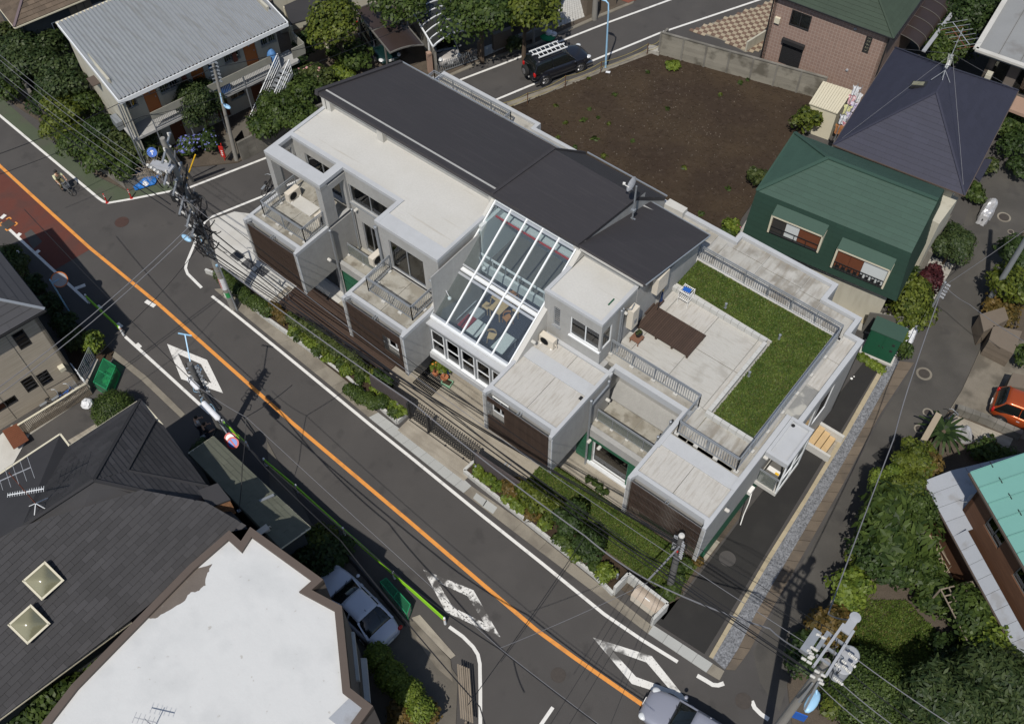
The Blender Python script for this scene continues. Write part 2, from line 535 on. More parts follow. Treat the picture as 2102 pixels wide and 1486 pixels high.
def window(parent,p,q,u0,u1,za,zb,fm='metal_grey',gm='pane_window',inset=0.08,fw=0.05,bars=1,back=None,sill=False,hbars=0,
  name='window',bt=1.4):
 p,q = Vector((p[0],p[1],0)),Vector((q[0],q[1],0))
 d = (q-p).normalized()
 n_ = Vector((-d.y,d.x,0))
 o = p+n_*inset
 def P(u,z,k=0.0):
  w = o+d*u+n_*k
  return Vector((w.x,w.y,z))
 f = MB()
 h = fw/2
 f.bar(P(u0,za+h),P(u1,za+h),fw)
 f.bar(P(u0,zb-h),P(u1,zb-h),fw)
 f.bar(P(u0+h,za+fw),P(u0+h,zb-fw),fw)
 f.bar(P(u1-h,za+fw),P(u1-h,zb-fw),fw)
 for i in range(bars):
  u = u0+(u1-u0)*(i+1)/(bars+1)
  f.bar(P(u,za+fw),P(u,zb-fw),fw*0.9)
 for i in range(hbars):
  z = za+(zb-za)*(i+1)/(hbars+1)
  f.bar(P(u0+fw,z),P(u1-fw,z),fw*0.8)
 if sill:
  f.obox(P((u0+u1)/2,za-0.03,-inset*0.5-0.03),u1-u0+0.1,inset+0.14,0.05,d)
 fr = ob(name,f,fm,parent)
 step = (u1-u0)/(bars+1)
 for i in range(bars+1):
  g = MB()
  a,b = u0+step*i+fw*0.5,u0+step*(i+1)-fw*0.5
  g.obox(P((a+b)/2,(za+zb)/2,0.01+0.02*(i % 2)),b-a,0.012,zb-za-fw*1.2,d)
  pn = ob('pane',g,gm,fr)
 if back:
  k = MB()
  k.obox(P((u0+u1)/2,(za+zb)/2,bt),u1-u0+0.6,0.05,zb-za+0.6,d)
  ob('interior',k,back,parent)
 return fr
def railing(parent,pts,z,h=1.05,step=0.12,m='galv',name='railing',r=0.022,br=0.008,cross=False):
 mb = MB()
 for a,b in zip(pts,pts[1:]):
  A,B = Vector((a[0],a[1],z)),Vector((b[0],b[1],z))
  d = (B-A)
  n = max(2,int(d.length/step))
  for zz,rr in ((h,r),(h-0.12,r*0.8),(0.1,r*0.8)):
   mb.bar(A+Vector((0,0,zz)),B+Vector((0,0,zz)),rr*2)
  for i in range(1,n):
   P = A+d*(i/n)
   mb.bar(P+Vector((0,0,0.1)),P+Vector((0,0,h-0.12)),br*2)
  k = max(1,round(d.length/1.35))
  for i in range(k+1):
   P = A+d*(i/k)
   mb.bar(P,P+Vector((0,0,h)),0.04)
 return ob(name,mb,m,parent)
def leaf_mesh(lumps,n,size=0.13,flat=0.35,m='leaf_mid',up=0.35,thick=0.3,bottom=-0.45,aspect=1.6,extra=None):
 Lp = np.array(lumps,float)
 area = (Lp[:,3]*Lp[:,4]+Lp[:,3]*Lp[:,5])
 k = rng.choice(len(Lp),n,p=area/area.sum())
 d = rng.normal(size=(n,3))
 d /= np.linalg.norm(d,axis=1)[:,None]
 d[:,2] = np.where(d[:,2] < bottom,-d[:,2],d[:,2])
 rr = 1-thick*rng.random(n) ** 1.6+0.08*rng.normal(size=n)
 c = Lp[k,:3]+d*Lp[k,3:6]*rr[:,None]
 nr = d+rng.normal(size=(n,3))*flat+np.array([0,0,up])
 nr /= np.linalg.norm(nr,axis=1)[:,None]
 t = rng.normal(size=(n,3))
 t -= nr*(t*nr).sum(1)[:,None]
 t /= np.linalg.norm(t,axis=1)[:,None]
 b = np.cross(nr,t)
 s = size*(0.6+0.8*rng.random(n))[:,None]
 V = np.empty((n,4,3))
 V[:,0] = c-t*s*aspect/2
 V[:,1] = c+b*s/2+nr*s*0.15
 V[:,2] = c+t*s*aspect/2
 V[:,3] = c-b*s/2+nr*s*0.15
 me = bpy.data.meshes.new('leaves')
 me.vertices.add(n*4)
 me.vertices.foreach_set('co',V.reshape(-1))
 me.loops.add(n*4)
 me.loops.foreach_set('vertex_index',np.arange(n*4,dtype=np.int32))
 me.polygons.add(n)
 me.polygons.foreach_set('loop_start',np.arange(0,n*4,4,dtype=np.int32))
 me.materials.append(MATS[m])
 me.update(calc_edges=True)
 return me
def lumpy(cx,cy,cz,rx,ry,rz,k=9,s=0.5,seed=None):
 r_ = np.random.default_rng(seed) if seed is not None else rng
 out = [(cx,cy,cz,rx*0.72,ry*0.72,rz*0.72)]
 for i in range(k):
  d = r_.normal(size=3)
  d /= np.linalg.norm(d)
  d[2] = abs(d[2])*0.9-0.15
  q = s*(0.75+0.5*r_.random())
  out.append((cx+d[0]*rx*(1-q*.55),cy+d[1]*ry*(1-q*.55),cz+d[2]*rz*(1-q*.5),rx*q,ry*q,rz*q*0.9))
 return out
def tree(x,y,z0,zc,rx,ry,rz,m='leaf_mid',label=None,cat='tree',group=None,n=None,size=0.14,k=10,s=0.5,trunk=True,name='tree',
  flowers=None,limbs=5,aspect=1.6):
 root = empty(name,(x,y,z0),label,cat,group)
 lp = lumpy(0,0,zc-z0,rx,ry,rz,k,s) if k else [(0,0,zc-z0,rx,ry,rz)]
 n = n or int(min(16000,max(500,2.1*(rx*ry*3.14*2.4+rx*rz*3)/(size*size*0.8))))
 me = leaf_mesh(lp,n,size,m=m,aspect=aspect,thick=.3 if k else .07)
 ob('crown' if trunk else 'foliage',me,None,root,local=True)
 if trunk:
  t = MB()
  h = zc-z0
  r0 = max(0.05,min(0.2,rx*0.07))
  t.tube((0,0,-0.05),(0.05,0.03,h*0.6),r0,8,r0*0.7)
  t.tube((0.05,0.03,h*0.6),(0,0,h),r0*0.7,7,r0*0.4)
  for i in range(limbs):
   L_ = lp[1+i % (len(lp)-1)]
   t.tube((0.04,0.02,h*(0.45+0.06*i)),(L_[0]*0.9,L_[1]*0.9,L_[2]*0.98),r0*0.45,6,r0*0.15)
  ob('trunk',t,'bark',root,local=True)
 if flowers:
  fm,fn,fs_ = flowers
  fl = leaf_mesh([(a,b,c,q*1.03,w*1.03,e*1.03) for a,b,c,q,w,e in lp],fn,fs_,m=fm,thick=0.05,bottom=0.1,up=1.0,aspect=1.0)
  ob('flowers',fl,None,root,local=True)
 return root
def hedge_mesh(pts,w,z0,z1,n,size=0.09,m='leaf_mid',wob=0.1):
 lp = []
 for a,b in zip(pts,pts[1:]):
  A,B = Vector(a),Vector(b)
  L_ = (B-A).length
  k = max(1,int(L_/(w*0.45)))
  for i in range(k+1):
   p = A+(B-A)*(i/k)
   r = w/2*(0.9+0.25*rng.random())
   lp.append((p.x+rng.normal()*wob*w,p.y+rng.normal()*wob*w,z0+(z1-z0)*0.5,r,r,(z1-z0)*0.55*(0.9+0.25*rng.random())))
 return leaf_mesh(lp,n,size,m=m)
def blades(name,poly,z,n,h=0.06,m='grass_blade',w=0.035,parent=None):
 P = np.array([(p[0],p[1]) for p in poly])
 lo,hi = P.min(0),P.max(0)
 q = lo+(hi-lo)*rng.random((n*2,2))
 ins = np.zeros(len(q),bool)
 j = len(P)-1
 for i in range(len(P)):
  c = ((P[i,1] > q[:,1]) != (P[j,1] > q[:,1])) & (q[:,0] < (P[j,0]-P[i,0])*(q[:,1]-P[i,1])/(P[j,1]-P[i,1]+1e-12)+P[i,0])
  ins ^= c
  j = i
 q = q[ins][:n]
 n = len(q)
 a = rng.random(n)*6.283
 s = h*(0.5+rng.random(n))
 lean = rng.normal(size=(n,2))*h*0.6
 V = np.empty((n,3,3))
 dx,dy = np.cos(a)*w,np.sin(a)*w
 V[:,0] = np.c_[q[:,0]-dx,q[:,1]-dy,np.full(n,z)]
 V[:,1] = np.c_[q[:,0]+dx,q[:,1]+dy,np.full(n,z)]
 V[:,2] = np.c_[q[:,0]+lean[:,0],q[:,1]+lean[:,1],z+s]
 me = bpy.data.meshes.new(name)
 me.vertices.add(n*3)
 me.vertices.foreach_set('co',V.reshape(-1))
 me.loops.add(n*3)
 me.loops.foreach_set('vertex_index',np.arange(n*3,dtype=np.int32))
 me.polygons.add(n)
 me.polygons.foreach_set('loop_start',np.arange(0,n*3,3,dtype=np.int32))
 me.materials.append(MATS[m])
 me.update(calc_edges=True)
 return ob(name,me,None,parent,kind='stuff')
def clip(poly,a,b,c):
 out = []
 for i in range(len(poly)):
  p,q = poly[i],poly[(i+1) % len(poly)]
  fp,fq = a*p[0]+b*p[1]-c,a*q[0]+b*q[1]-c
  if fp <= 0:
   out.append(p)
  if (fp < 0 < fq) or (fq < 0 < fp):
   t = fp/(fp-fq)
   out.append((p[0]+(q[0]-p[0])*t,p[1]+(q[1]-p[1])*t))
 return out
def tiled(parent,name,face,m,cw,ch,lift=0.02,th=0.015,maxparts=0,gap=0.006,stagger=True,updir=None,rnd=0.3,near=None):
 F = [Vector(p) for p in face]
 nrm = Vector((0,0,0))
 for i in range(len(F)):
  nrm += (F[i]-F[0]).cross(F[(i+1) % len(F)]-F[0])
 nrm.normalize()
 if nrm.z <-1e-6:
  nrm = -nrm
 if updir is None:
  e = Vector((0,0,1)).cross(nrm)
  if e.length < 1e-3:
   e = Vector((1,0,0))
  e.normalize()
  u = nrm.cross(e)
  if u.z < 0:
   u = -u
 else:
  u = Vector(updir)
  u = (u-nrm*u.dot(nrm)).normalized()
 e = u.cross(nrm).normalized()
 O = F[0]
 p2 = [((p-O).dot(e),(p-O).dot(u)) for p in F]
 a2 = sum(p2[i][0]*p2[(i+1) % len(p2)][1]-p2[(i+1) % len(p2)][0]*p2[i][1] for i in range(len(p2)))
 if a2 < 0:
  p2 = p2[::-1]
 xs,ys = [p[0] for p in p2],[p[1] for p in p2]
 r0 = math.floor((min(ys))/ch)
 full = []
 st = MB()
 rw = random.Random(len(name)+int(cw*100))
 half = [(cw-gap)/2,(ch)/2]
 for r in range(r0,int(math.ceil(max(ys)/ch))+1):
  y0 = min(ys)+(r-r0)*ch
  if y0 > max(ys):
   break
  off = (cw/2 if (stagger and r % 2) else 0)
  x = math.floor((min(xs))/cw)*cw-off
  while x < max(xs):
   x0,x1,yy0,yy1 = x+gap/2,x+cw-gap/2,y0,y0+ch
   pc = [(x0,yy0),(x1,yy0),(x1,yy1),(x0,yy1)]
   n0 = len(pc)
   cl = pc
   for i in range(len(p2)):
    (ax,ay),(bx,by) = p2[i],p2[(i+1) % len(p2)]
    A,B = (by-ay),-(bx-ax)
    cl = clip(cl,A,B,A*ax+B*ay)
    if len(cl) < 3:
     break
   if len(cl) >= 3:
    ar = abs(sum(cl[i][0]*cl[(i+1) % len(cl)][1]-cl[(i+1) % len(cl)][0]*cl[i][1] for i in range(len(cl))))/2
    if ar > 0.02*cw*ch:
     jz = th*rnd*(rw.random()-0.5)
     if ar > 0.995*(x1-x0)*ch:
      full.append((x0,y0,jz))
     else:
      def P(c,k):
       t = (c[1]-y0)/ch
       return O+e*c[0]+u*c[1]+nrm*(lift*(1-t)+k+jz)
      top = [P(c,th) for c in cl]
      bot = [P(c,0) for c in cl]
      n = len(cl)
      st.add(top+bot,[tuple(range(n))]+[(i,i+n,(i+1) % n+n,(i+1) % n) for i in range(n)])
   x += cw
 def piece(mb,o_,x0,y0,jz):
  w = cw-gap
  vs = []
  for k in (th,0):
   for (a,b) in ((0,0),(w,0),(w,ch),(0,ch)):
    vs.append(o_+e*(x0+a)+u*(y0+b)+nrm*(lift*(1-b/ch)+k+jz))
  mb.add(vs,[(0,1,2,3),(0,4,5,1),(1,5,6,2),(2,6,7,3),(3,7,4,0)])
 if maxparts and near is not None:
  nv = Vector(near)
  full.sort(key=lambda t: (O+e*t[0]+u*t[1]-nv).length)
 sh = None
 for i,(x0,y0,jz) in enumerate(full):
  if i < maxparts:
   if sh is None:
    b = MB()
    piece(b,Vector((0,0,0)),0,0,0)
    sh = mesh_of(name,b,m)
   o = bpy.data.objects.new(name,sh)
   COL.objects.link(o)
   o.parent = parent
   o.location = O+e*x0+u*y0+nrm*jz-(wpos(parent) if parent else Vector((0,0,0)))
  else:
   piece(st,O,x0,y0,jz)
 if st.f:
  ob(name+'_rows',st,m,parent,kind='stuff')
def wire(pts,r,m='cable_black',label=None,sag=0.0,group=None,name='overhead_cable',k=10):
 mb = MB()
 for a,b in zip(pts,pts[1:]):
  a,b = Vector(a),Vector(b)
  q = []
  for i in range(k+1):
   t = i/k
   p = a.lerp(b,t)
   p.z -= sag*4*t*(1-t)
   q.append(p)
  mb.path(q,r,4)
 o = ob(name,mb,m)
 tag(o,label,'cable',group)
 return o
def W2(pts,z=0.0):
 return [G2(p[0],p[1],z) for p in pts]
sheet('ground',[(-700,-600),(700,-600),(700,900),(-700,900)],-0.06,'earth')
sheet('road',[(-110,-60),(60,-60),(60,130),(-110,130)],0.0,'asphalt')
def strip(name,pts,w,z,m,kind='structure',world=False):
 P = [Vector(p) for p in (pts if world else W2(pts))]
 Lf,Rt = [],[]
 for i,p in enumerate(P):
  a = P[max(0,i-1)]
  b = P[min(len(P)-1,i+1)]
  d = (b-a).normalized()
  n_ = Vector((-d.y,d.x))
  Lf.append(p+n_*w/2)
  Rt.append(p-n_*w/2)
 mb = MB()
 n = len(P)
 mb.add([(p.x,p.y,z) for p in Lf]+[(p.x,p.y,z) for p in Rt],[(i,n+i,n+i+1,i+1) for i in range(n-1)])
 return ob(name,mb,m,kind=kind)
def lerp_poly(P,t):
 P = [Vector(p) for p in P]
 Ls = [(b-a).length for a,b in zip(P,P[1:])]
 T = sum(Ls)*min(max(t,0),1)
 for a,b,l in zip(P,P[1:],Ls):
  if T <= l or b is P[-1]:
   return a.lerp(b,T/l if l else 0)
  T -= l
 return P[-1]
def pieces(name,parent,A,B,L_,z0,z1,m,gap=0.012,jit=0.004,kind=None):
 A,B = W2(A),W2(B)
 T = sum((Vector(b)-Vector(a)).length for a,b in zip(A,A[1:]))
 n = max(1,round(T/L_))
 g = gap/T/2
 rr = random.Random(n)
 for i in range(n):
  a0,a1 = lerp_poly(A,i/n+g),lerp_poly(A,(i+1)/n-g)
  b0,b1 = lerp_poly(B,i/n+g),lerp_poly(B,(i+1)/n-g)
  mb = MB()
  mb.prism([tuple(a0),tuple(a1),tuple(b1),tuple(b0)],z0,z1+rr.uniform(-jit,jit))
  ob(name,mb,m,parent,kind=kind)
mat('stone_kerb',(0.33,0.28,0.19),0.9,0.1,1.5,0.1,25,0.3,60,isl=0.06)
sheet('red_road_surface',W2([(-60,300),(0,349),(60,401),(122,455),(187,511),(113,554),(22,471),(0,452),(-60,400)]),0.004,'asphalt_red')
sheet('road_patch',W2([(50,480),(64,471),(87,496),(68,512)]),0.008,'asphalt')
sheet('green_pavement',W2([(-60,152),(0,199),(111,296),(199,363),(262,392),(300,384),(371,370),(380,385),(269,408),(219,416),(202,405),(0,236),(-60,190)]),
 0.004,'asphalt_green')
LW = 0.16
strip('road_line',[(-60,193),(0,238),(202,407),(212,414),(222,417),(269,409),(390,385),(545,325),(700,258),(944,165),(1034,131),(1248,47),(1500,-45)],LW,0.009,'line_white')
strip('road_line',[(640,358),(550,399),(431,447),(421,455),(416,464),(405,487),(383,540),(381,551),(385,562),(414,591)],LW,0.009,'line_white')
strip('road_line',[(960,228),(1019,205),(1084,178),(1207,129),(1353,69),(1560,0),(1700,-50)],LW,0.009,'line_white')
strip('road_line',[(435,608),(476,640),(575,720),(760,872),(845,940),(992,1060),(1115,1158),(1240,1260),(1318,1313),(1391,1358)],LW,0.009,'line_white')
strip('road_line',[(-40,300),(0,341),(64,400),(183,508),(326,625),(600,868),(840,1070),(1099,1291),(1180,1350),(1342,1462),(1420,1520)],0.19,0.009,'line_orange')
strip('road_line',[(19,471),(111,556),(183,622)],LW,0.009,'line_white')
strip('road_line',[(257,691),(330,757),(421,840),(475,888)],LW,0.009,'line_white')
strip('road_line',[(922,1286),(950,1306),(971,1327),(981,1343),(985,1362),(986,1420),(986,1520)],LW,0.009,'line_white')
strip('road_line',[(1135,1451),(1100,1502)],LW,0.009,'line_white')
strip('road_line',[(1431,1386),(1450,1397),(1463,1405),(1474,1406),(1486,1402)],0.19,0.009,'line_white')
strip('road_line',[(1543,1438),(1549,1452),(1562,1465),(1578,1476)],0.19,0.009,'line_white')
for a,b in (((299,618),(318,629)),((34,487),(42,479)),((72,521),(81,514)),((154,593),(175,585)),((199,628),(208,634)),((240,664),(250,672)),((280,706),(288,714)),
   ((2,449),(11,441)),((30,512),(38,520))):
 strip('road_tick',[a,b],0.24,0.0095,'line_white')
mat('line_worn',(0.62,0.61,0.58),0.8,0.06,3,0.1,30,stain=(0.07,0.066,0.062,1.0),ss=1.6,st=0.52,sw=0.05,stain2=(0.06,0.056,0.052,1.0),s2s=11,s2t=0.6,s2w=0.05)
mat('line_part_worn',(0.62,0.61,0.58),0.8,0.06,3,0.1,30,stain=(0.07,0.066,0.062,0.9),ss=1.0,st=0.6,sw=0.05,stain2=(0.06,0.056,0.052,0.9),s2s=12,s2t=0.66,s2w=0.05)
def diamond(outer,m,wd=0.3):
 O = [Vector(p) for p in W2(outer)]
 c = sum(O,Vector((0,0)))/4
 k = 0.52
 I = [c+(O[0]-c)*0.6,c+(O[1]-c)*k,c+(O[2]-c)*0.6,c+(O[3]-c)*k]
 mb = MB()
 mb.add([(p.x,p.y,0.009) for p in O+I],[(i,(i+1) % 4,4+(i+1) % 4,4+i) for i in range(4)])
 ob('road_diamond',mb,m,kind='structure')
diamond([(1217,1308),(1338,1346),(1413,1440),(1297,1403)],'line_part_worn')
diamond([(343,706),(425,739),(458,807),(372,778)],'line_part_worn')
diamond([(869,1169),(972,1211),(1027,1307),(915,1256)],'line_worn')
gut = tag(empty('street_gutter',G(700,790)),kind='structure')
GA = [(440,594),(465,617),(502,648),(590,720),(680,793)]
GB = [(455,588),(495,621),(544,657),(620,712),(702,790)]
pieces('gutter_slab',gut,[(440,594),(502,648),(590,720),(680,793),(757,857)],[(462,592),(544,657),(620,712),(712,782),(776,847)],1.5,-0.02,0.03,'gutter_conc')
pieces('gutter_slab',gut,[(757,857),(916,985),(952,1012)],[(776,847),(930,963),(968,998)],0.62,-0.02,0.035,'gutter_new')
pieces('gutter_slab',gut,[(952,1012),(1060,1095),(1220,1216),(1330,1300)],[(968,998),(1061,1063),(1220,1191),(1342,1287)],1.5,-0.02,0.03,'gutter_conc')
pieces('gutter_slab',gut,[(1330,1300),(1450,1380)],[(1341,1283),(1463,1362)],0.85,-0.02,0.04,'gutter_new')
pieces('gutter_slab',gut,[(1450,1380),(1477,1396)],[(1463,1362),(1487,1377)],0.9,-0.02,0.035,'gutter_conc')
for (a,b,c,d) in (((978,1012),(1000,1028),(992,1040),(971,1023)),((999,1026),(1021,1042),(1012,1055),(990,1040))):
 mb = MB()
 mb.prism(W2([a,b,c,d]),0.03,0.036)
 ob('drain_cover',mb,'gutter_new',gut)
sheet('forecourt',[(-40.75,20.7),(-40.1,22.1),(-39.2,22.6),(-34.2,24.4),(-30.2,24.4),(-30.2,20.3),(-33.0,20.3),(-32.7,18.05),(-36.9,18.1)],0.05,'conc_light',0.1)
sheet('terrace',[(-30.2,18.0),(-14.92,18.0),(-14.92,24.5),(-30.2,24.5)],0.05,'conc_terrace',0.1)
sheet('driveway',[(-21.95,16.95),(-17.35,16.85),(-17.25,17.99),(-21.95,17.99)],0.045,'conc_terrace',0.1)
sheet('garden_ground',[(-14.9,17.1),(-5.55,17.1),(-5.55,24.0),(-14.9,24.0)],0.03,'earth',0.1)
sheet('garden_path',[(-14.9,20.47),(-5.6,20.52),(-5.6,22.0),(-14.9,22.0)],0.05,'conc_terrace',0.1)
LAWN = [(-14.9,18.3),(-6.2,18.2),(-5.75,18.9),(-5.75,20.45),(-14.0,20.42),(-14.9,19.9)]
sheet('lawn',LAWN,0.055,'grass_base',0.05)
blades('lawn_grass',LAWN,0.055,26000,0.07,'grass_blade2',0.03)
dk = empty('timber_deck',(-28,19,0.05),'dark brown timber deck of long boards between the slatted boxes at street level','deck')
y = 18.25
i = 0
while y < 20.9:
 x0,x1 = -32.9,-24.75
 if i % 2:
  cuts = [x0,-29.6,x1]
 else:
  cuts = [x0,-28.0,x1]
 for a,b in zip(cuts,cuts[1:]):
  mb = MB()
  mb.box(a+0.005,b-0.005,y,y+0.125,0.06,0.115)
  ob('board',mb,'deck_brown',dk)
 y += 0.135
 i += 1
st_ = empty('forecourt_steps',(-33.2,19.3,0.05),'low pale concrete steps with thin slots beside the brown deck','steps')
for k in range(6):
 mb = MB()
 mb.box(-34.9+k*0.32,-34.9+k*0.32+0.3,18.4,20.1,0.05,0.075+0.006*k)
 ob('step',mb,'conc_terrace' if k > 4 else 'conc_light',st_)
for k,(px,py) in enumerate(((487,525),(510,542),(538,557),(559,575))):
 c = G(px,py,0.06)
 mb = MB()
 mb.box(c.x-0.36,c.x+0.36,c.y-0.28,c.y+0.3,0.05,0.056)
 o = ob('gravel_inlay',mb,'gravel_dark')
 tag(o,['square dark gravel inlay nearest the utility pole in the pale forecourt','second square gravel inlay from the utility pole in the forecourt',
   'third square gravel inlay from the utility pole in the forecourt','square gravel inlay nearest the brown deck in the forecourt'][k],'gravel inlay','gravel inlays in the forecourt')
def wall_blocks(name,label,A,h,t,L_,m,z0=0.0,rows=1,group=None,world=False,cat='wall'):
 P = [Vector(p) for p in (A if world else W2(A))]
 root = empty(name,(P[0].x,P[0].y,z0),label,cat,group)
 for a,b in zip(P,P[1:]):
  Ln = (b-a).length
  n = max(1,round(Ln/L_))
  d = (b-a)/Ln
  nn = Vector((-d.y,d.x))*t/2
  for i in range(n):
   for r in range(rows):
    p,q = a+d*(Ln*i/n+0.006),a+d*(Ln*(i+1)/n-0.006)
    o_ = random.uniform(-0.003,0.003)
    mb = MB()
    mb.prism([tuple(p+nn*(1+o_*10)),tuple(q+nn*(1+o_*10)),tuple(q-nn*(1+o_*10)),tuple(p-nn*(1+o_*10))],z0+h*r/rows+(0.004 if r else 0),z0+h*(r+1)/rows-0.004)
    ob('block',mb,m,root)
 return root
wall_blocks('planter_wall','low white block kerb wall of the long planter left of the gate',[(424,560),(446,568),(486,606),(545,655),(622,710),(715,780),(816,870),(840,848)],0.34,0.14,0.4,'block_white')
wall_blocks('planter_wall','low white block kerb wall of the planter right of the gate',[(976,950),(953,971),(1060,1056),(1220,1184),(1258,1222)],0.34,0.14,0.4,'block_white')
sheet('planter_soil',W2([(428,552),(600,690),(816,862),(832,846),(700,740),(560,626),(452,548)],0.25),0.25,'soil',0.2)
sheet('planter_soil',W2([(957,966),(1060,1050),(1258,1214),(1300,1180),(1120,1040),(1060,1000),(980,945)],0.25),0.25,'soil',0.2)
mb = MB()
mb.prism([(-24.6,17.88),(-22.0,17.98),(-22.0,18.1),(-24.6,18.02)],0.0,1.5)
o = ob('boundary_wall',mb,'block_dark')
tag(o,'dark brown rough block wall left of the black lattice gate','wall')
mb = MB()
mb.prism([(-17.36,17.8),(-14.4,17.86),(-14.4,17.98),(-17.36,17.92)],0.0,1.5)
o = ob('boundary_wall',mb,'block_dark')
tag(o,'dark brown rough block wall right of the black lattice gate','wall')
gt = empty('lattice_gate',(-19.7,17.9,0.05),'black folding lattice gate with spiked tops across the driveway','gate')
mb = MB()
n = 30
for i in range(n):
 x0 = -21.9+4.4*i/n
 x1 = -21.9+4.4*(i+2)/n
 for s in (0,1):
  for zz in (0.15,0.62,1.05):
   a,b = (x0,x1) if s else (x1,x0)
   mb.bar((a,17.9+0.03*s,zz),(b,17.9+0.03*s,zz+0.42),0.022)
 mb.bar((x0,17.915,0.12),(x0,17.915,1.6),0.02)
 mb.obox((x0,17.915,1.62),0.05,0.03,0.1,(1,0,0))
ob('lattice',mb,'steel_dark',gt)
for x in (-21.92,-20.6,-17.45):
 mb = MB()
 mb.box(x-0.07,x+0.07,17.84,18.0,0.05,1.5)
 ob('post',mb,'steel_dark',gt)
for x in (-20.6,-19.4,-18.2,-17.5):
 mb = MB()
 mb.lathe((x,17.78,0.05),[(0.05,0),(0.06,0.05),(0.02,0.1)],8)
 ob('wheel',mb,'steel_dark',gt)
mb = MB()
mb.box(-21.9,-17.4,17.76,17.8,0.05,0.075)
ob('rail',mb,'steel_dark',gt)
sheet('parking_court',[G2(1446,1342),G2(1345,1277),G2(1366,1244),(-5.45,18.7),(-5.45,24.1),(-5.2,35.75),G2(1800,763)],0.03,'asphalt_black',0.06)
KL = [(1803,762),(1730,890),(1657,1012),(1570,1150),(1455,1348)]
KR = [(1811,767),(1738,895),(1664,1016),(1578,1155),(1463,1352)]
kb = empty('kerb_strip',G(1650,1020))
kb['kind'] = 'structure'
pieces('kerb_stone',kb,KL,KR,0.62,0.0,0.07,'stone_kerb')
sheet('gravel_strip',W2([(1812,767),(1832,729),(1846,742),(1787,850),(1708,991),(1550,1261),(1516,1330),(1488,1374),(1463,1352),(1578,1155),(1664,1016)]),0.04,'gravel',0.06)
mat('alley_block',(0.12,0.095,0.07),0.9,0.15,1.5,0.15,25,0.3,60,isl=0.12,stain=(0.07,0.06,0.05,0.5),ss=1,st=0.55,sw=0.08)
av = empty('alley_gutter',G(1720,1010))
av['kind'] = 'structure'
pieces('gutter_block',av,[(1846,742),(1787,850),(1708,991),(1550,1261),(1516,1330),(1489,1374)],
 [(1876,745),(1805,852),(1727,1000),(1571,1274),(1537,1338),(1508,1376)],0.62,0.0,0.05,'alley_block',0.03)
ALLEY = W2([(1546,1338),(1579,1274),(1735,1000),(1811,852),(1882,745),(1935,610),(1958,520),(1985,440),(2040,330),(2102,200),(2180,260),(2102,470),(2027,640),(2027,685),(1975,800),
   (1950,840),(1869,955),(1744,1160),(1680,1297),(1616,1404),(1600,1460),(1560,1400)])
sheet('alley',ALLEY,0.005,'asphalt_alley')
sheet('shared_repair_patch',W2([(1789,935),(1850,890),(1858,960),(1840,985)]),0.008,'asphalt_black')
def manhole(px,py,r,m='iron',ring=0.0,label='',z=0.01):
 c = G(px,py,z)
 root = empty('manhole_cover',c,label,'manhole cover','manhole covers in the roads')
 mb = MB()
 mb.lathe((0,0,0),[(r,0),(r,0.006),(r*0.94,0.006),(r*0.93,0.002),(r*0.88,0.002),(r*0.87,0.007),(0.01,0.007)],28)
 for k in range(8):
  a = k*math.pi/4
  mb.box(math.cos(a)*r*0.6-0.03,math.cos(a)*r*0.6+0.03,math.sin(a)*r*0.6-0.03,math.sin(a)*r*0.6+0.03,0.005,0.013)
 ob('cover',mb,m,root,local=True)
 if ring:
  mb = MB()
  mb.lathe((0,0,-0.004),[(r+ring,0),(r+ring,0.006),(r*0.99,0.006),(r*0.98,0.0)],28)
  ob('ring',mb,'gutter_conc',root,local=True)
mat('iron_rust',(0.055,0.03,0.024),0.75,0.25,6,0.3,40,0.5,30)
manhole(250,456,0.42,'iron_rust',0,'large rust brown round manhole cover in the junction left of the tangled pole')
manhole(1146,1385,0.34,'iron',0,'dark round manhole cover left of the orange line near the lower picture edge')
manhole(1526,1438,0.36,'iron',0,'dark round manhole cover beside the curved white stop marks')
manhole(1897,767,0.3,'iron',0.12,'round manhole cover in a pale concrete ring in the alley beside the covered motorcycle')
manhole(1905,847,0.2,'iron',0.08,'small round cover in the alley, the upper of two near the bicycle')
manhole(1887,880,0.19,'iron',0.08,'small round cover in the alley, the lower of two near the tiled gatepost')
manhole(2061,446,0.3,'iron',0.1,'round manhole cover in the alley beside the motorcycle under a silver sheet')
manhole(2075,476,0.14,'iron',0.05,'smallest round valve cover in the alley at the right picture edge')
mb = MB()
mb.lathe(G(1493,1146,0.031),[(0.4,0),(0.4,0.003)],28)
o = ob('round_patch',mb,'asphalt',kind='structure')
c = G(17,460,0.01)
gr = empty('road_grate',c,'square dark grate with orange painted corner marks at the left edge','grate')
mb = MB()
mb.obox((0,0,0),0.62,0.5,0.012,(1,0.05,0))
ob('grate',mb,'iron',gr,local=True)
for sx in (-1,1):
 for sy in (-1,1):
  mb = MB()
  mb.box(min(sx*0.42,sx*0.2),max(sx*0.42,sx*0.2),sy*0.36-0.04,sy*0.36+0.04,-0.002,0.004)
  mb.box(sx*0.42-0.04,sx*0.42+0.04,min(sy*0.34,sy*0.15),max(sy*0.34,sy*0.15),-0.003,0.003)
  ob('corner_mark',mb,'line_orange',gr,local=True)
for k,(px,py) in enumerate(((1748,777),(1753,773),(1691,871),(1480,1040))):
 if k < 3:
  mb = MB()
  mb.lathe(G(px,py,0.03),[(0.07 if k != 1 else 0.04,0),(0.07 if k != 1 else 0.04,0.012)],12)
  tag(ob('drain_cap',mb,'white_plastic'),['larger white round drain cap on the black asphalt near the green shed','smaller white round drain cap beside the larger one',
            'white round drain cap on the black asphalt near the wooden steps'][k],'drain cap')
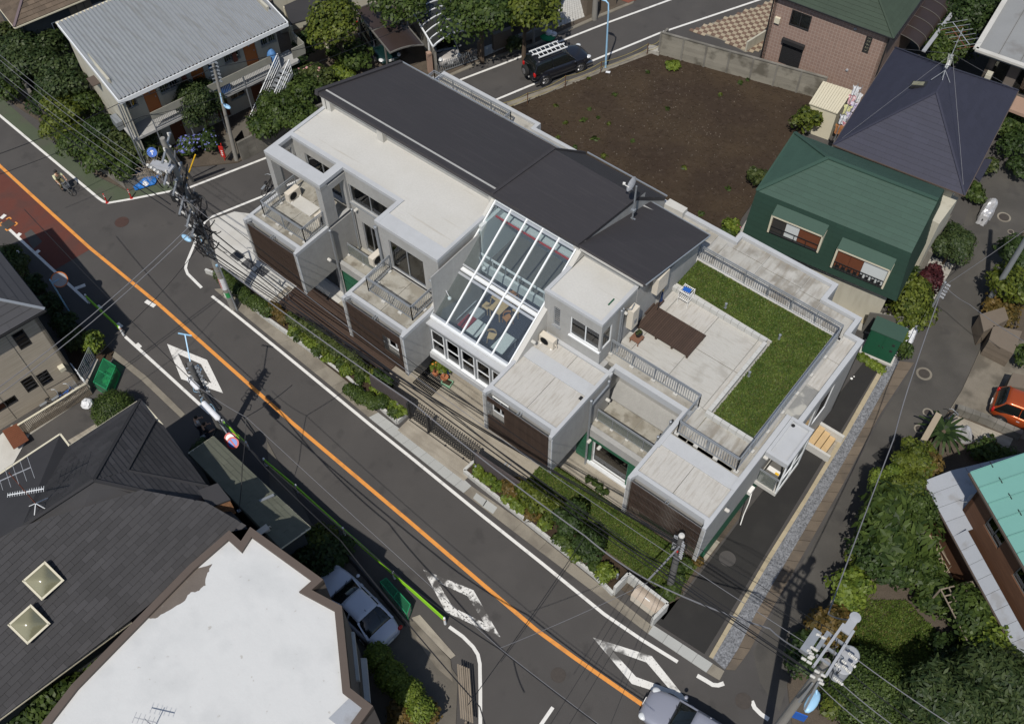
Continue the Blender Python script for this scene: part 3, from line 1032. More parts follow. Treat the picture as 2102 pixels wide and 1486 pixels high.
LOT = W2([(1045,224),(1150,184),(1233,152),(1349,108),(1420,120),(1660,195),(1690,215),(1500,480),(1480,480),(1190,330),(1090,250)])
sheet('soil_lot',LOT,0.08,'soil',0.14)
sheet('lot_kerb',W2([(1040,214),(1150,174),(1233,143),(1345,98),(1349,108),(1233,152),(1150,184),(1045,224)]),0.1,'gutter_conc',0.1)
mat('pebble',(0.17,0.14,0.11),0.9,0.15,3,0.1,isl=0.5)
mb = MB()
Lp = np.array(LOT)
cx0,cy0 = Lp.min(0)
cx1,cy1 = Lp.max(0)
def inside(x,y,P):
 c = False
 j = len(P)-1
 for i in range(len(P)):
  if ((P[i][1] > y) != (P[j][1] > y)) and (x < (P[j][0]-P[i][0])*(y-P[i][1])/(P[j][1]-P[i][1])+P[i][0]):
   c = not c
  j = i
 return c
n = 0
clus = [(rng.uniform(cx0,cx1),rng.uniform(cy0,cy1)) for _ in range(14)]
while n < 1500:
 if rng.random() < 0.45:
  k = clus[rng.integers(14)]
  x,y = k[0]+rng.normal()*1.6,k[1]+rng.normal()*1.0
 else:
  x,y = rng.uniform(cx0,cx1),rng.uniform(cy0,cy1)
 if inside(x,y,LOT):
  r = 0.01+0.022*rng.random() ** 3
  mb.obox((x,y,0.08+r*0.3),r*2.4,r*1.7,r,(math.cos(n),math.sin(n),0))
  n += 1
ob('pebbles',mb,'pebble',kind='stuff')
mb = MB()
n = 0
while n < 5000:
 x,y = rng.uniform(cx0,cx1),rng.uniform(cy0,cy1)
 if inside(x,y,LOT):
  r = 0.03+0.07*rng.random() ** 3
  mb.obox((x,y,0.08),r*2,r*1.6,r*0.9,(math.cos(n),math.sin(n),0.2*math.sin(n*3)))
  n += 1
ob('clods',mb,'soil',kind='stuff')
ws = [(1145,283),(1120,290),(1096,302),(1140,218),(1198,247),(1228,243),(1250,255),(1220,285),(1298,290),(1160,252),(1210,225),(1180,302),(1240,320),
 (1370,225),(1262,195),(1208,162),(1495,388),(1508,148),(1478,195),(1520,172),(1535,165),(1205,330),(1440,440),(1330,150),(1405,345)]
for i,(px,py) in enumerate(ws):
 c = G(px,py,0.1)
 r = 0.12+0.16*((i*37) % 5)/5
 me = leaf_mesh([(0,0,0.03,r,r,0.06)],26,0.1,m='leaf_mid' if i % 3 else 'leaf_yellow',thick=0.95,aspect=2.8)
 o = ob('weed',me,None)
 o.location = c
 tag(o,'small green weed growing out of the bare brown soil','weed','weeds scattered over the vacant lot')
BD = empty('concrete_house',(-20,27,0),'large pale concrete building with dark roofs, glazed atrium and roof lawn','building')
def bpart(name,mb,m,**k):
 return ob(name,mb,m,BD,**k)
mat('roof_slab_grey',(0.2,0.2,0.19),0.85,0.12,1.5,0.12,20,0.2,60,stain=(0.4,0.39,0.35,0.8),ss=1.4,st=0.56,sw=0.04)
mat('trafo_dark',(0.12,0.115,0.105),0.5,0.08,3,0)
mat('blue_dark',(0.01,0.03,0.1),0.6,0.1,3,0)
mat('trough_green',(0.25,0.45,0.3),0.6,0.1,3,0)
mat('terracotta_dark',(0.16,0.08,0.05),0.7,0.1,3,0)
leafmat('flower_orange',(0.6,0.15,0.02),(0.8,0.3,0.05))
TH = 0.17
boxes = [(-34.05,-30.13,19.1,21.5,2.8),(-26.37,-22.34,18.6,21.5,2.8),(-17.39,-13.38,18.68,23.2,2.8),(-9.62,-5.62,19.2,24.0,2.8)]
mb = MB()
mb.box(-33.9,-5.8,23.0,31.5,0,2.75)
mb.box(-33.9,-22.55,25.0,33.9,2.75,5.78)
mb.box(-17.25,-13.9,23.3,25.0,2.75,5.78)
mb.prism([(-17.25,25.0),(-9.4,25.0),(-9.4,24.1),(-5.85,24.1),(-5.85,26.25),(-5.15,26.25),(-5.15,32.05),(-5.85,32.05),(-5.85,33.2),(-7.75,33.2),(-7.75,34.35),(-13.2,34.35),
  (-13.2,33.8),(-17.25,33.8)],2.75,5.78)
mb.box(-22.55,-17.25,27.35,33.8,2.75,5.78)
bpart('core',mb,'conc_wall')
mb = MB()
GW = [(0.35,3.4,0.1,2.45),(4.2,7.2,0.3,2.3),(9.0,11.2,0.1,2.45),(13.2,15.8,0.1,2.4),(21.1,23.15,0.2,2.2),(24.6,27.4,0.2,2.3)]
wall(mb,(-34.1,21.7),(-5.8,21.7),0.0,2.8,0.2,GW)
bpart('ground_floor_wall',mb,'conc_wall')
for (u0,u1,a,b) in GW[:4]+GW[5:]:
 window(BD,(-34.1,21.7),(-5.8,21.7),u0,u1,a,b,bars=1,back='interior_dark',bt=1.0)
window(BD,(-34.1,21.7),(-5.8,21.7),21.1,23.15,0.2,2.2,bars=0,fm='white_metal',bt=1.0,back='interior_dark',gm='pane_window')
mb = MB()
mb.box(-13.2,-10.7,21.95,22.9,0.2,0.24)
mb.box(-13.2,-10.7,22.6,22.7,0.2,2.3)
bpart('room_floor',mb,'wood_floor')
mb = MB()
mb.box(-13.2,-10.75,21.5,21.68,0.06,0.2)
bpart('door_sill',mb,'white_metal')
for (x0,x1) in ((-30.1,-28.2),(-13.95,-13.05),(-10.93,-9.65)):
 for k in range(9):
  if x0 >-14 or k < 9:
   mb = MB()
   mb.box(x0,x1,21.62,21.69-0.003*(k % 2),0.08+0.3*k,0.08+0.3*k+0.28)
   bpart('board',mb,'green_board')
for k in range(2):
 mb = MB()
 mb.box(-13.05,-10.93,21.61,21.685,2.25+0.27*k,2.25+0.27*k+0.25)
 bpart('board',mb,'green_board')
for k in range(6):
 mb = MB()
 mb.box(-5.86,-5.78+0.003*k,20.8,26.1,0.1+0.45*k,0.1+0.45*k+0.42)
 bpart('side_board',mb,'green_board')
mb = MB()
mb.box(-9.5,-5.9,20.75,21.7,0.0,2.78)
bpart('green_base',mb,'green_paint')
mb = MB()
mb.box(-9.45,-5.87,21.5,24.3,5.55,5.77)
mb.box(-13.3,-9.3,23.76,25.2,5.55,5.77)
mb.box(-14.1,-13.2,23.76,25.2,5.55,5.77)
bpart('roof_deck',mb,'conc_slab')
mb = MB()
mb.box(-5.9,-5.88,20.75,21.7,0,2.7)
bpart('green_base',mb,'green_paint')
BW = {0: None,1: (2.55,3.55,3.75,5.0),2: (0.25,1.2,4.15,5.35),3: None}
slat_mesh = None
for bi,(x0,x1,yf,yb,zb) in enumerate(boxes):
 box = MB()
 ybk = 23.3 if bi == 0 else 21.6 if bi == 1 else (23.3 if bi == 2 else 24.0)
 box.box(x0,x0+TH,yf,ybk,zb,5.78)
 box.box(x1-TH,x1,yf,ybk,zb,5.78)
 box.box(x0+TH,x1-TH,yf+0.5,ybk,zb,zb+0.18)
 ww = BW[bi]
 wall(box,(x0+TH,yf+0.45),(x1-TH,yf+0.45),zb,5.78,0.14,[(ww[0]-TH,ww[1]-TH,ww[2],ww[3])] if ww else [])
 box.box(x0+TH,x1-TH,yf+0.62,21.6,5.6,5.78)
 bpart('box_wall',box,'conc_wall')
 cap = MB()
 cap.box(x0-0.004,x0+TH,yf-0.004,21.5,5.78,6.0)
 cap.box(x1-TH,x1+0.004,yf-0.004,23.49 if bi == 2 else 21.49,5.78,6.0)
 cap.box(x0+TH,x1-TH,yf+0.36,yf+0.55,5.55,6.0)
 cap.prism([(x0+TH,yf+0.36),(x0+TH,yf+0.1),(x0+TH+0.12,yf+0.36)],5.78,6.0)
 cap.prism([(x1-TH,yf+0.36),(x1-TH,yf+0.1),(x1-TH-0.12,yf+0.36)],5.78,6.0)
 bpart('box_parapet',cap,'parapet')
 fl = MB()
 for xx in (x0-0.012,x1-0.002):
  fl.box(xx,xx+0.014,yf-0.01,yf+0.06,zb-0.02,5.78)
 bpart('edge_trim',fl,'white_metal')
 n = 54 if bi > 1 else 58
 w = 0.035
 for k in range(n):
  xx = x0+TH+0.03+(x1-x0-2*TH-0.06)*(k+0.5)/n
  zsegs = [(zb,5.72)]
  if ww and ww[0]-0.02 < xx-x0 < ww[1]+0.02:
   zsegs = [(zb,ww[2]-0.02),(ww[3]+0.02,5.72)]
  for (za,zc) in zsegs:
   mb = MB()
   mb.box(-w/2,w/2,0,0.055,0,zc-za)
   if (za,zc) == (zb,5.72):
    if slat_mesh is None or slat_mesh[0] != (zb,w):
     slat_mesh = ((zb,w),mesh_of('slat',mb,'slat_brown'))
    me = slat_mesh[1]
   else:
    me = mesh_of('slat',mb,'slat_brown')
   o = bpy.data.objects.new('slat',me)
   COL.objects.link(o)
   o.parent = BD
   o.location = Vector((xx,yf+0.03,za))-Vector(BD.location)
 rl = MB()
 for z in (zb+0.06,zb+0.75,zb+1.5,zb+2.25,5.66):
  if ww and ww[2] < z < ww[3]:
   rl.box(x0+TH,x0+ww[0],yf+0.09,yf+0.115,z,z+0.03)
   rl.box(x0+ww[1],x1-TH,yf+0.09,yf+0.115,z,z+0.03)
  else:
   rl.box(x0+TH,x1-TH,yf+0.09,yf+0.115,z,z+0.03)
 rl.box((x0+x1)/2-0.1,(x0+x1)/2-0.07,yf+0.1,yf+0.38,5.7,5.76)
 rl.box((x0+x1)/2+0.03,(x0+x1)/2+0.06,yf+0.1,yf+0.38,5.7,5.76)
 bpart('screen_rail',rl,'galv')
 if ww:
  window(BD,(x0,yf+0.1),(x1,yf+0.1),ww[0],ww[1],ww[2],ww[3],'white_metal','pane_window',inset=0.3,bars=1,back='curtain',bt=0.5)
 if bi < 2:
  xm = (x0+x1)/2
  for (a,b) in ((x0+TH,xm-0.012),(xm+0.012,x1-TH)):
   mb = MB()
   mb.box(a,b,yf+0.55,21.5 if bi else 23.1,5.79,5.86)
   bpart('roof_panel',mb,'balcony_floor')
for (x0,x1,yf,yb) in ((-17.22,-13.55,19.2,21.44),(-9.45,-5.79,19.75,21.5)):
 xm = (x0+x1)/2+(0.1 if x0 <-12 else -0.05)
 for (a,b) in ((x0,xm-0.012),(xm+0.012,x1)):
  mb = MB()
  mb.box(a,b,yf+0.05,yb,5.79,5.88)
  bpart('roof_panel',mb,'roof_slab')
 mb = MB()
 mb.box(x0,x1,yb+0.004,yb+0.72,5.79,5.93)
 bpart('roof_band',mb,'parapet')
xm = -15.2
for (a,b) in ((-17.22,xm-0.012),(xm+0.012,-13.55)):
 mb = MB()
 mb.box(a,b,22.18,23.03,5.79,5.87)
 bpart('roof_panel',mb,'roof_slab')
mb = MB()
mb.box(-17.22,-13.3,23.04,23.24,5.8,5.97)
bpart('kerb',mb,'parapet')
mb = MB()
mb.box(-9.5,-9.4,21.75,21.95,5.88,5.9)
mb.box(-13.75,-13.6,21.15,21.35,5.88,5.9)
bpart('roof_drain',mb,'black')
mb = MB()
mb.box(-30.12,-26.38,21.6,23.3,2.8,3.02)
mb.box(-13.37,-9.63,21.65,23.72,2.8,3.0)
bpart('balcony_slab',mb,'conc_wall')
for (xa,xb,ya,yb) in ((-30.12,-26.38,21.8,23.28),(-13.37,-11.6,21.85,23.7),(-11.58,-9.63,21.85,23.7)):
 mb = MB()
 mb.box(xa,xb,ya,yb,3.02,3.05)
 bpart('balcony_floor',mb,'balcony_floor')
mb = MB()
mb.box(-30.12,-26.38,21.55,21.8,2.62,3.16)
mb.box(-13.37,-9.63,21.58,21.85,2.55,3.16)
bpart('balcony_beam',mb,'conc_wall')
def glass_rail(xa,xb,y,z,h=1.0):
 r = MB()
 r.bar((xa,y,z+h),(xb,y,z+h),0.05)
 r.bar((xa,y,z+h-0.1),(xb,y,z+h-0.1),0.025)
 r.bar((xa,y,z+0.12),(xb,y,z+0.12),0.03)
 n = max(2,round((xb-xa)/0.95))
 for i in range(n+1):
  x = xa+(xb-xa)*i/n
  r.bar((x,y,z),(x,y,z+h),0.035)
 fr = bpart('railing',r,'galv')
 for i in range(n):
  g = MB()
  a,b = xa+(xb-xa)*i/n+0.03,xa+(xb-xa)*(i+1)/n-0.03
  g.box(a,b,y-0.006,y+0.006,z+0.15,z+h-0.14)
  ob('glass_panel',g,'pane_rail',fr)
 f = MB()
 for i in range(n+1):
  x = xa+(xb-xa)*i/n
  f.box(x-0.08,x+0.08,y-0.08,y+0.08,z,z+0.07)
 bpart('rail_foot',f,'conc_light')
glass_rail(-30.05,-26.75,22.35,3.05)
glass_rail(-13.3,-9.75,22.25,3.05)
HA = [(0.95,3.35,6.12,8.15),(4.05,6.85,6.55,7.85)]
mb = MB()
wall(mb,(-34.1,23.2),(-26.35,23.2),6.0,8.8,0.18,HA)
wall(mb,(-30.12,23.2),(-26.35,23.2),3.0,6.0,0.18,[(0.6,1.75,3.15,5.35),(2.2,3.3,3.3,5.2)])
wall(mb,(-26.35,23.2),(-26.35,21.55),3.0,8.8,0.18)
wall(mb,(-26.17,21.55),(-22.4,21.55),6.0,8.8,0.18,[(0.5,2.75,6.02,8.08)])
wall(mb,(-22.4,21.73),(-22.4,25.9),3.0,8.8,0.18)
wall(mb,(-22.4,20.35),(-22.4,21.55),3.0,5.5,0.18)
wall(mb,(-34.1,21.55),(-34.1,25.7),6.0,8.8,-0.18,[(0.62,1.5,6.0,8.2)])
wall(mb,(-30.12,21.95),(-30.12,23.2),6.0,8.6,0.2,[(0.25,1.1,6.03,8.2)])
mb.box(-34.1,-33.9,23.2,31.4,3.0,7.7)
mb.box(-34.1,-22.58,31.2,31.4,5.8,7.9)
bpart('upper_wall',mb,'conc_wall')
fr = MB()      # open concrete frame in front
fr.box(-34.1,-33.74,21.5,21.95,6.0,8.6)
fr.box(-30.52,-30.12,21.5,21.95,6.0,8.6)
fr.box(-34.1,-30.12,21.5,21.95,8.58,8.8)
bpart('frame',fr,'conc_wall')
cp = MB()      # cap of the frame and the parapets, one step proud
cp.box(-34.11,-30.11,21.49,22.22,8.8,9.0)
cp.box(-34.11,-33.82,22.22,23.13,8.8,9.0)
cp.box(-30.55,-30.11,22.22,23.13,8.8,9.0)
cp.box(-34.11,-26.17,23.13,23.38,8.8,9.0)
cp.box(-26.42,-26.17,21.5,23.13,8.8,9.0)
cp.box(-26.17,-22.38,21.5,22.3,8.8,8.99)
cp.box(-34.11,-33.92,23.38,25.72,8.8,9.0)
cp.box(-22.55,-22.38,22.3,25.9,8.8,8.99)
bpart('roof_parapet',cp,'parapet')
rf = MB()
rf.prism([(-33.92,23.38),(-26.17,23.38),(-26.17,22.3),(-22.55,22.3),(-22.55,26.05),(-33.92,26.05)],8.75,8.93)
bpart('white_roof',rf,'roof_paint')
for (u0,u1,a,b),bk in zip(HA,('curtain','curtain')):
 window(BD,(-34.1,23.2),(-26.35,23.2),u0,u1,a,b,inset=0.1,bars=1,back='interior_dark',sill=True,bt=1.1)
mb = MB()      # room furniture glimpsed through the strip window
mb.box(-28.9,-27.6,23.4,24.1,6.4,6.9)
bpart('room_bed',mb,'red_fabric')
mb = MB()
mb.box(-28.2,-27.5,23.45,23.9,6.9,6.98)
bpart('room_cloth',mb,'interior_white')
window(BD,(-30.12,23.2),(-26.35,23.2),0.6,1.75,3.15,5.35,back='curtain',bt=0.3)
window(BD,(-30.12,23.2),(-26.35,23.2),2.2,3.3,3.3,5.2,back='interior_dark',bt=0.8)
window(BD,(-26.17,21.55),(-22.4,21.55),0.5,2.75,6.02,8.08,inset=0.08,back='interior_dark',bt=1.6)
mb = MB()
mb.box(-26.1,-22.7,21.8,23.3,6.0,6.04)
bpart('room_floor',mb,'wood_floor')
def roof(name,top,m='dark_roof',t=0.16):
 mb = MB()
 mb.slab(top,t)
 return bpart(name,mb,m)
YF,ZF = 25.62,10.0
zb_ = lambda y: ZF-(y-YF)*2.0/6.1
r1 = roof('dark_roof',[(-34.22,YF,ZF),(-22.42,YF,ZF),(-22.42,31.75,zb_(31.75)),(-34.22,31.75,zb_(31.75))])
mb = MB()
mb.slab([(-34.3,YF-0.03,ZF+0.1),(-34.08,YF-0.03,ZF+0.1),(-34.08,31.78,zb_(31.75)+0.1),(-34.3,31.78,zb_(31.75)+0.1)],0.28)
bpart('roof_edge',mb,'dark_roof')
r2 = roof('dark_roof',[(-22.42,YF,ZF+0.03),(-17.3,YF,ZF+0.03),(-17.3,30.5,9.14),(-22.42,30.45,9.3)],t=0.2)
roof('dark_roof',[(-22.42,30.45,9.3),(-17.3,30.5,9.14),(-17.3,33.4,6.75),(-22.42,33.2,6.95)],t=0.2)
mb = MB()
mb.slab([(-22.5,YF,ZF+0.09),(-22.34,YF,ZF+0.09),(-22.34,30.45,9.38),(-22.5,30.45,9.38)],0.2)
mb.slab([(-22.5,30.45,9.38),(-22.34,30.45,9.38),(-22.34,33.3,7.0),(-22.5,33.3,7.0)],0.2)
bpart('roof_edge',mb,'dark_roof')
roof('dark_roof',[(-17.3,YF+.04,ZF-0.05),(-13.62,YF+.04,ZF-0.05),(-13.62,31.4,8.12),(-17.3,31.8,7.75)])
mb = MB()      # walls carrying the roofs
mb.box(-34.05,-22.42,26.0,26.15,8.85,9.86)
mb.box(-22.42,-17.3,26.05,26.2,9.0,9.8)
mb.prism([(-17.3,26.0),(-14.12,26.0),(-14.12,27.9),(-13.95,27.9),(-13.95,31.2),(-17.3,31.2)],5.8,8.0)
mb.add([(-17.32,25.9,8.0),(-17.32,31.2,8.0),(-17.32,31.2,8.9),(-17.32,30.4,9.0),(-17.32,25.9,9.8)],[(0,1,2,3,4)])
mb.add([(-14.12,26.0,8.0),(-14.12,31.2,8.0),(-14.12,31.2,8.05),(-14.12,26.0,9.75)],[(0,1,2,3)])
mb.add([(-17.3,26.0,8.0),(-14.12,26.0,8.0),(-14.12,26.0,9.75),(-17.3,26.0,9.75)],[(0,1,2,3)])
mb.add([(-34.1,25.75,8.8),(-34.1,31.4,7.8),(-34.1,31.4,7.9),(-34.1,25.75,9.85)],[(0,1,2,3)])
mb.add([(-22.42,30.3,5.8),(-22.42,33.3,5.8),(-22.42,33.1,7.0),(-22.42,30.4,9.2)],[(0,1,2,3)])
mb.add([(-17.31,30.3,5.8),(-17.31,33.5,5.8),(-17.31,33.3,6.7),(-17.31,30.4,9.0)],[(0,3,2,1)])
bpart('clerestory_wall',mb,'conc_wall')
mb = MB()
for x,w in ((-34.1,0.3),(-33.85,0.35),(-30.15,0.4),(-22.75,0.3),(-17.65,0.3)):
 z1 = 9.78
 mb.box(x,x+w,25.72,25.98+0.02,8.9 if x <-18 else 6.0,z1)
bpart('roof_column',mb,'conc_light')
mb = MB()
mb.box(-34.1,-22.5,YF+0.02,YF+0.12,9.72,9.84)
mb.box(-17.2,-13.7,YF-0.03,YF+0.06,9.72,9.83)
bpart('gutter',mb,'conc_light')
mb = MB()
mb.bar((-34.2,31.8,zb_(31.75)+0.02),(-22.4,31.8,zb_(31.75)+0.02),0.06)
mb.bar((-22.4,33.45,6.85),(-17.3,33.5,6.75),0.07)
mb.bar((-17.2,31.85,7.72),(-13.6,31.45,8.1),0.05)
mb.bar((-13.58,31.4,8.13),(-13.58,25.65,9.92),0.05)
bpart('eave_flashing',mb,'metal_grey')
mb = MB()
mb.prism([(-17.3,33.35),(-16.2,33.4),(-16.2,33.85),(-17.3,33.85)],5.8,6.3)
bpart('rear_upstand',mb,'conc_light')
mb = MB()
PW = [(0.55,0.93,6.88,8.22),(1.52,3.12,6.9,8.2)]
wall(mb,(-17.38,23.25),(-14.14,23.25),5.9,8.82,0.16,PW)
wall(mb,(-14.14,23.41),(-14.14,26.0),5.85,8.82,0.16,[(0.0,0.7,6.9,8.22)])
wall(mb,(-17.38,26.0),(-17.38,23.41),5.9,8.82,0.16)
bpart('penthouse_wall',mb,'conc_wall')
mb = MB()
mb.box(-17.4,-14.12,23.23,23.4,8.82,9.0)
mb.box(-17.4,-17.2,23.4,26.1,8.82,9.0)
mb.box(-14.32,-14.12,23.4,26.1,8.82,9.0)
bpart('penthouse_parapet',mb,'parapet')
mb = MB()
mb.box(-17.2,-14.32,23.4,26.0,8.75,8.93)
bpart('penthouse_roof',mb,'roof_paint')
mb = MB()
mb.box(-14.65,-14.58,24.35,24.8,8.93,8.96)
bpart('roof_vent',mb,'green_paint')
window(BD,(-17.38,23.25),(-14.14,23.25),0.55,0.93,6.88,8.22,bars=0,hbars=8,back='curtain',bt=0.3,sill=True,inset=0.05,fw=0.04)
window(BD,(-17.38,23.25),(-14.14,23.25),1.52,3.2,6.9,8.2,bars=1,back=None,sill=True,inset=0.05,fm='white_metal')
window(BD,(-14.14,23.25),(-14.14,26.0),0.05,0.86,6.9,8.2,bars=0,back=None,inset=0.05,fm='white_metal')
mb = MB()
mb.box(-17.2,-14.3,23.42,25.8,6.6,6.64)
mb.box(-15.7,-15.66,23.45,24.7,6.64,8.2)
mb.box(-17.1,-15.7,24.6,24.66,6.6,8.4)
bpart('bathroom_floor',mb,'interior_white')
mb = MB()
mb.lathe((-15.0,23.9,7.6),[(0.46,0),(0.48,0.06),(0.4,0.06),(0.36,-0.25),(0.04,-0.3)],24)
tag(ob('bath_tub',mb,'white_metal'),'round white basin behind the corner window of the small rooftop room','basin')
slx = [-13.45,-11.25,-9.03,-5.4]
RS = [  # (x0,x1,y0,y1,mat)
 (-14.1,-13.47,25.0,26.95,'roof_slab_streak'),(-13.44,-11.27,24.3,26.9,'roof_slab_streak'),(-11.24,-9.05,24.3,26.9,'roof_slab_streak'),
 (-9.38,-8.65,22.3,24.25,'roof_slab_dirty'),(-9.02,-8.65,24.28,26.9,'roof_slab'),(-13.9,-13.47,26.93,29.35,'roof_slab'),(-13.44,-11.27,26.93,29.3,'roof_slab'),(-11.24,-9.05,26.93,29.3,'roof_slab_streak'),(-9.02,-8.65,26.93,29.3,'roof_slab'),
 (-8.62,-6.3,22.3,24.05,'roof_slab_dirty'),
]
mb = MB()
mb.box(-14.1,-5.35,25.21,31.95,5.7,5.755)
mb.box(-13.2,-7.9,31.95,34.18,5.7,5.755)
bpart('joint_bed',mb,'black')
for (x0,x1,y0,y1,m) in RS:
 mb = MB()
 mb.box(x0+.008,x1-.008,y0+.008,y1-.008,5.76,5.85)
 bpart('terrace_slab',mb,m)
OUT = [(-14.0,-13.47,31.62,33.5),(-13.44,-11.32,31.62,33.35),(-11.29,-9.05,31.62,33.2),(-9.02,-7.85,31.62,33.05),(-13.1,-11.32,33.38,34.18),(-11.29,-9.05,33.23,34.18),(-9.02,-7.95,33.08,34.18),
 (-7.82,-6.02,31.62,33.0),(-6.0,-5.32,30.3,31.9),(-6.0,-5.32,28.4,30.28)]
for i,(x0,x1,y0,y1) in enumerate(OUT):
 mb = MB()
 mb.box(x0+.008,x1-.008,y0+.008,y1-.008,5.76,5.83)
 bpart('terrace_slab',mb,'roof_slab' if i >= 8 else 'roof_slab_dirty')
mb = MB()
mb.box(-6.0,-5.32,26.35,28.38,5.76,5.83)
bpart('terrace_slab',mb,'roof_slab_grey')
mb = MB()
mb.box(-6.0,-5.85,22.2,26.3,5.76,5.83)
mb.box(-9.5,-5.85,21.98+.25,22.47,5.78,5.85)
mb.box(-14.1,-9.5,23.75,24.28,5.78,5.84)
mb.box(-22.4,-14.1,31.9,33.7,5.76,5.83)
bpart('terrace_margin',mb,'conc_slab')
mb = MB()
mb.box(-13.52,-9.25,23.5,23.75,5.55,6.0)
mb.box(-9.62,-9.4,21.3,23.5,5.55,5.985)
ring = [(-5.08,26.3),(-5.08,32.12),(-5.78,32.12),(-5.78,33.27),(-7.68,33.27),(-7.68,34.42),(-13.27,34.42),(-13.27,33.88),(-22.3,33.92)]
w = 0.24
mb.box(-5.08-w,-5.08,26.3,32.12,5.6,6.03)
mb.box(-5.78-w,-5.08-w,32.12-w,32.12,5.6,6.03)
mb.box(-5.78-w,-5.78,32.12,33.27,5.6,6.03)
mb.box(-7.68-w,-5.78-w,33.27-w,33.27,5.6,6.03)
mb.box(-7.68-w,-7.68,33.27,34.42,5.6,6.03)
mb.box(-13.27,-7.68-w,34.42-w,34.42,5.6,6.03)
mb.box(-13.27,-13.27+w,33.88-w,34.42-w,5.6,6.03)
mb.box(-22.3,-13.27,33.88-w,33.9,5.6,6.02)
mb.box(-5.86,-5.616,21.5,26.3,5.78,6.0)
bpart('terrace_parapet',mb,'parapet')
mb = MB()
wall(mb,(-5.09,26.3),(-5.09,32.11),0,5.6,0.18,[(0.7,1.8,2.9,5.0),(2.2,3.6,2.9,5.0)])
mb.box(-5.79-.18,-5.09,31.93,32.11,0,5.6)
mb.box(-5.97,-5.79,32.11,33.26,0,5.6)
mb.box(-7.87,-5.97,33.08,33.26,0,5.6)
mb.box(-7.87,-7.69,33.26,34.41,0,5.6)
mb.box(-13.26,-7.87,34.23,34.41,0,5.6)
mb.box(-22.3,-13.1,33.7,33.89,0,5.6)
mb.box(-5.8,-5.63,24.0,26.3,2.8,5.78)
bpart('side_wall',mb,'conc_wall')
window(BD,(-5.09,26.3),(-5.09,32.11),0.7,1.8,2.9,5.0,inset=0.03,fm='white_metal',back='curtain',bt=0.14,bars=0)
window(BD,(-5.09,26.3),(-5.09,32.11),2.2,3.6,2.9,5.0,inset=0.03,fm='white_metal',back='curtain',bt=0.14,bars=0)
GP = [(-13.96,29.52),(-8.43,29.36),(-8.45,24.25),(-6.4,24.4),(-6.4,31.42),(-13.94,31.5)]
mb = MB()
mb.prism(GP,5.8,6.0)
gb = bpart('roof_lawn',mb,'grass_base')
blades('roof_grass',GP,6.0,34000,0.06,'grass_blade2',0.03,BD)
bpart_edge = [((-14.08,29.2),(-8.78,29.2),0),((-8.78,29.2),(-8.6,24.05),1),((-8.6,24.05),(-6.25,24.12),2)]
for (a,b,s) in (((-14.1,29.22),(-8.66,29.22),0),((-8.66,29.08),(-8.66,24.22),1),((-8.76,24.08),(-6.3,24.08),0)):
 a,b = Vector(a),Vector(b)
 L_ = (b-a).length
 n = round(L_/0.4)
 d = (b-a)/L_
 nn = Vector((-d.y,d.x))*0.09
 for i in range(n):
  for r in range(2 if s == 0 else 1):
   p,q = a+d*(L_*i/n+0.008),a+d*(L_*(i+1)/n-0.008)
   mb = MB()
   mb.prism([tuple(p+nn),tuple(q+nn),tuple(q-nn),tuple(p-nn)],5.85+0.15*r if s == 0 else 5.85,(5.995+0.15*r) if s == 0 else 6.12)
   bpart('edge_block',mb,'block_white')
mb = MB()
mb.box(-6.38,-6.2,24.3,31.6,5.8,6.06)
mb.box(-13.98,-6.4,31.43,31.6,5.8,6.06)
mb.box(-14.12,-13.97,29.3,31.6,5.8,6.04)
mb.prism([(-14.1,29.31),(-8.57,29.31),(-8.45,29.36),(-13.96,29.52)],5.8,6.05)
bpart('lawn_kerb',mb,'conc_light')
for (px,py) in ((1489,631),(1599,695),(1537,771)):
 c = G(px,py,6.05)
 mb = MB()
 mb.lathe((c.x,c.y,6.0),[(0.05,0),(0.05,0.3),(0.065,0.3),(0.065,0.36),(0.01,0.37)],10)
 mb.box(c.x-0.06,c.x+0.06,c.y-0.06,c.y+0.06,6.0,6.04)
 o = ob('lawn_vent',mb,'galv')
 tag(o,{1489: 'small grey vent post in the roof lawn nearest the drying rack',1599: 'small grey vent post in the inner bend of the roof lawn',
   1537: 'small grey vent post on the roof lawn edge nearest the street'}[px],'vent')
railing(BD,[(-14.0,31.55),(-6.12,31.5),(-6.12,22.42),(-9.2,22.42),(-9.2,24.13),(-14.08,24.13)],5.95,1.05)
railing(BD,[(-33.4,22.4),(-33.4,20.02),(-30.35,20.02),(-30.35,21.5)],5.93,1.07)
railing(BD,[(-25.7,21.45),(-25.62,19.74),(-22.7,19.74),(-22.7,21.45)],5.93,1.07)
railing(BD,[(-33.2,31.95),(-33.2,33.3),(-27.6,33.35),(-27.6,31.95)],5.85,1.07)
mb = MB()
for (x,y) in [(-14.0+k*1.32,31.55) for k in range(7)]+[(-6.12,22.42+k*1.3) for k in range(8)]+[(-9.2+k*1.02,22.42) for k in range(3)]+[(-14.08+k*1.22,24.13) for k in range(5)]+ \
  [(-33.4,20.02+k*1.15) for k in range(3)]+[(-32.4+k*1.0,20.02) for k in range(3)]+[(-30.35,21.2)]+[(-25.66,20.4),(-25.7,21.3),(-22.7,20.6),(-22.7,21.3),(-24.6,19.74),(-23.5,19.74)]:
 mb.box(x-0.11,x+0.11,y-0.09,y+0.09,5.84,5.95)
bpart('rail_foot',mb,'conc_light')
mb = MB()
mb.box(-33.3,-26.3,31.4,34.2,5.6,5.84)
bpart('rear_slab',mb,'conc_slab')
mb = MB()
mb.box(-33.3,-26.3,34.2,34.42,5.4,6.02)
mb.box(-26.52,-26.3,33.75,34.2,5.4,6.02)
mb.box(-26.3,-22.3,33.75,33.97,5.4,6.02)
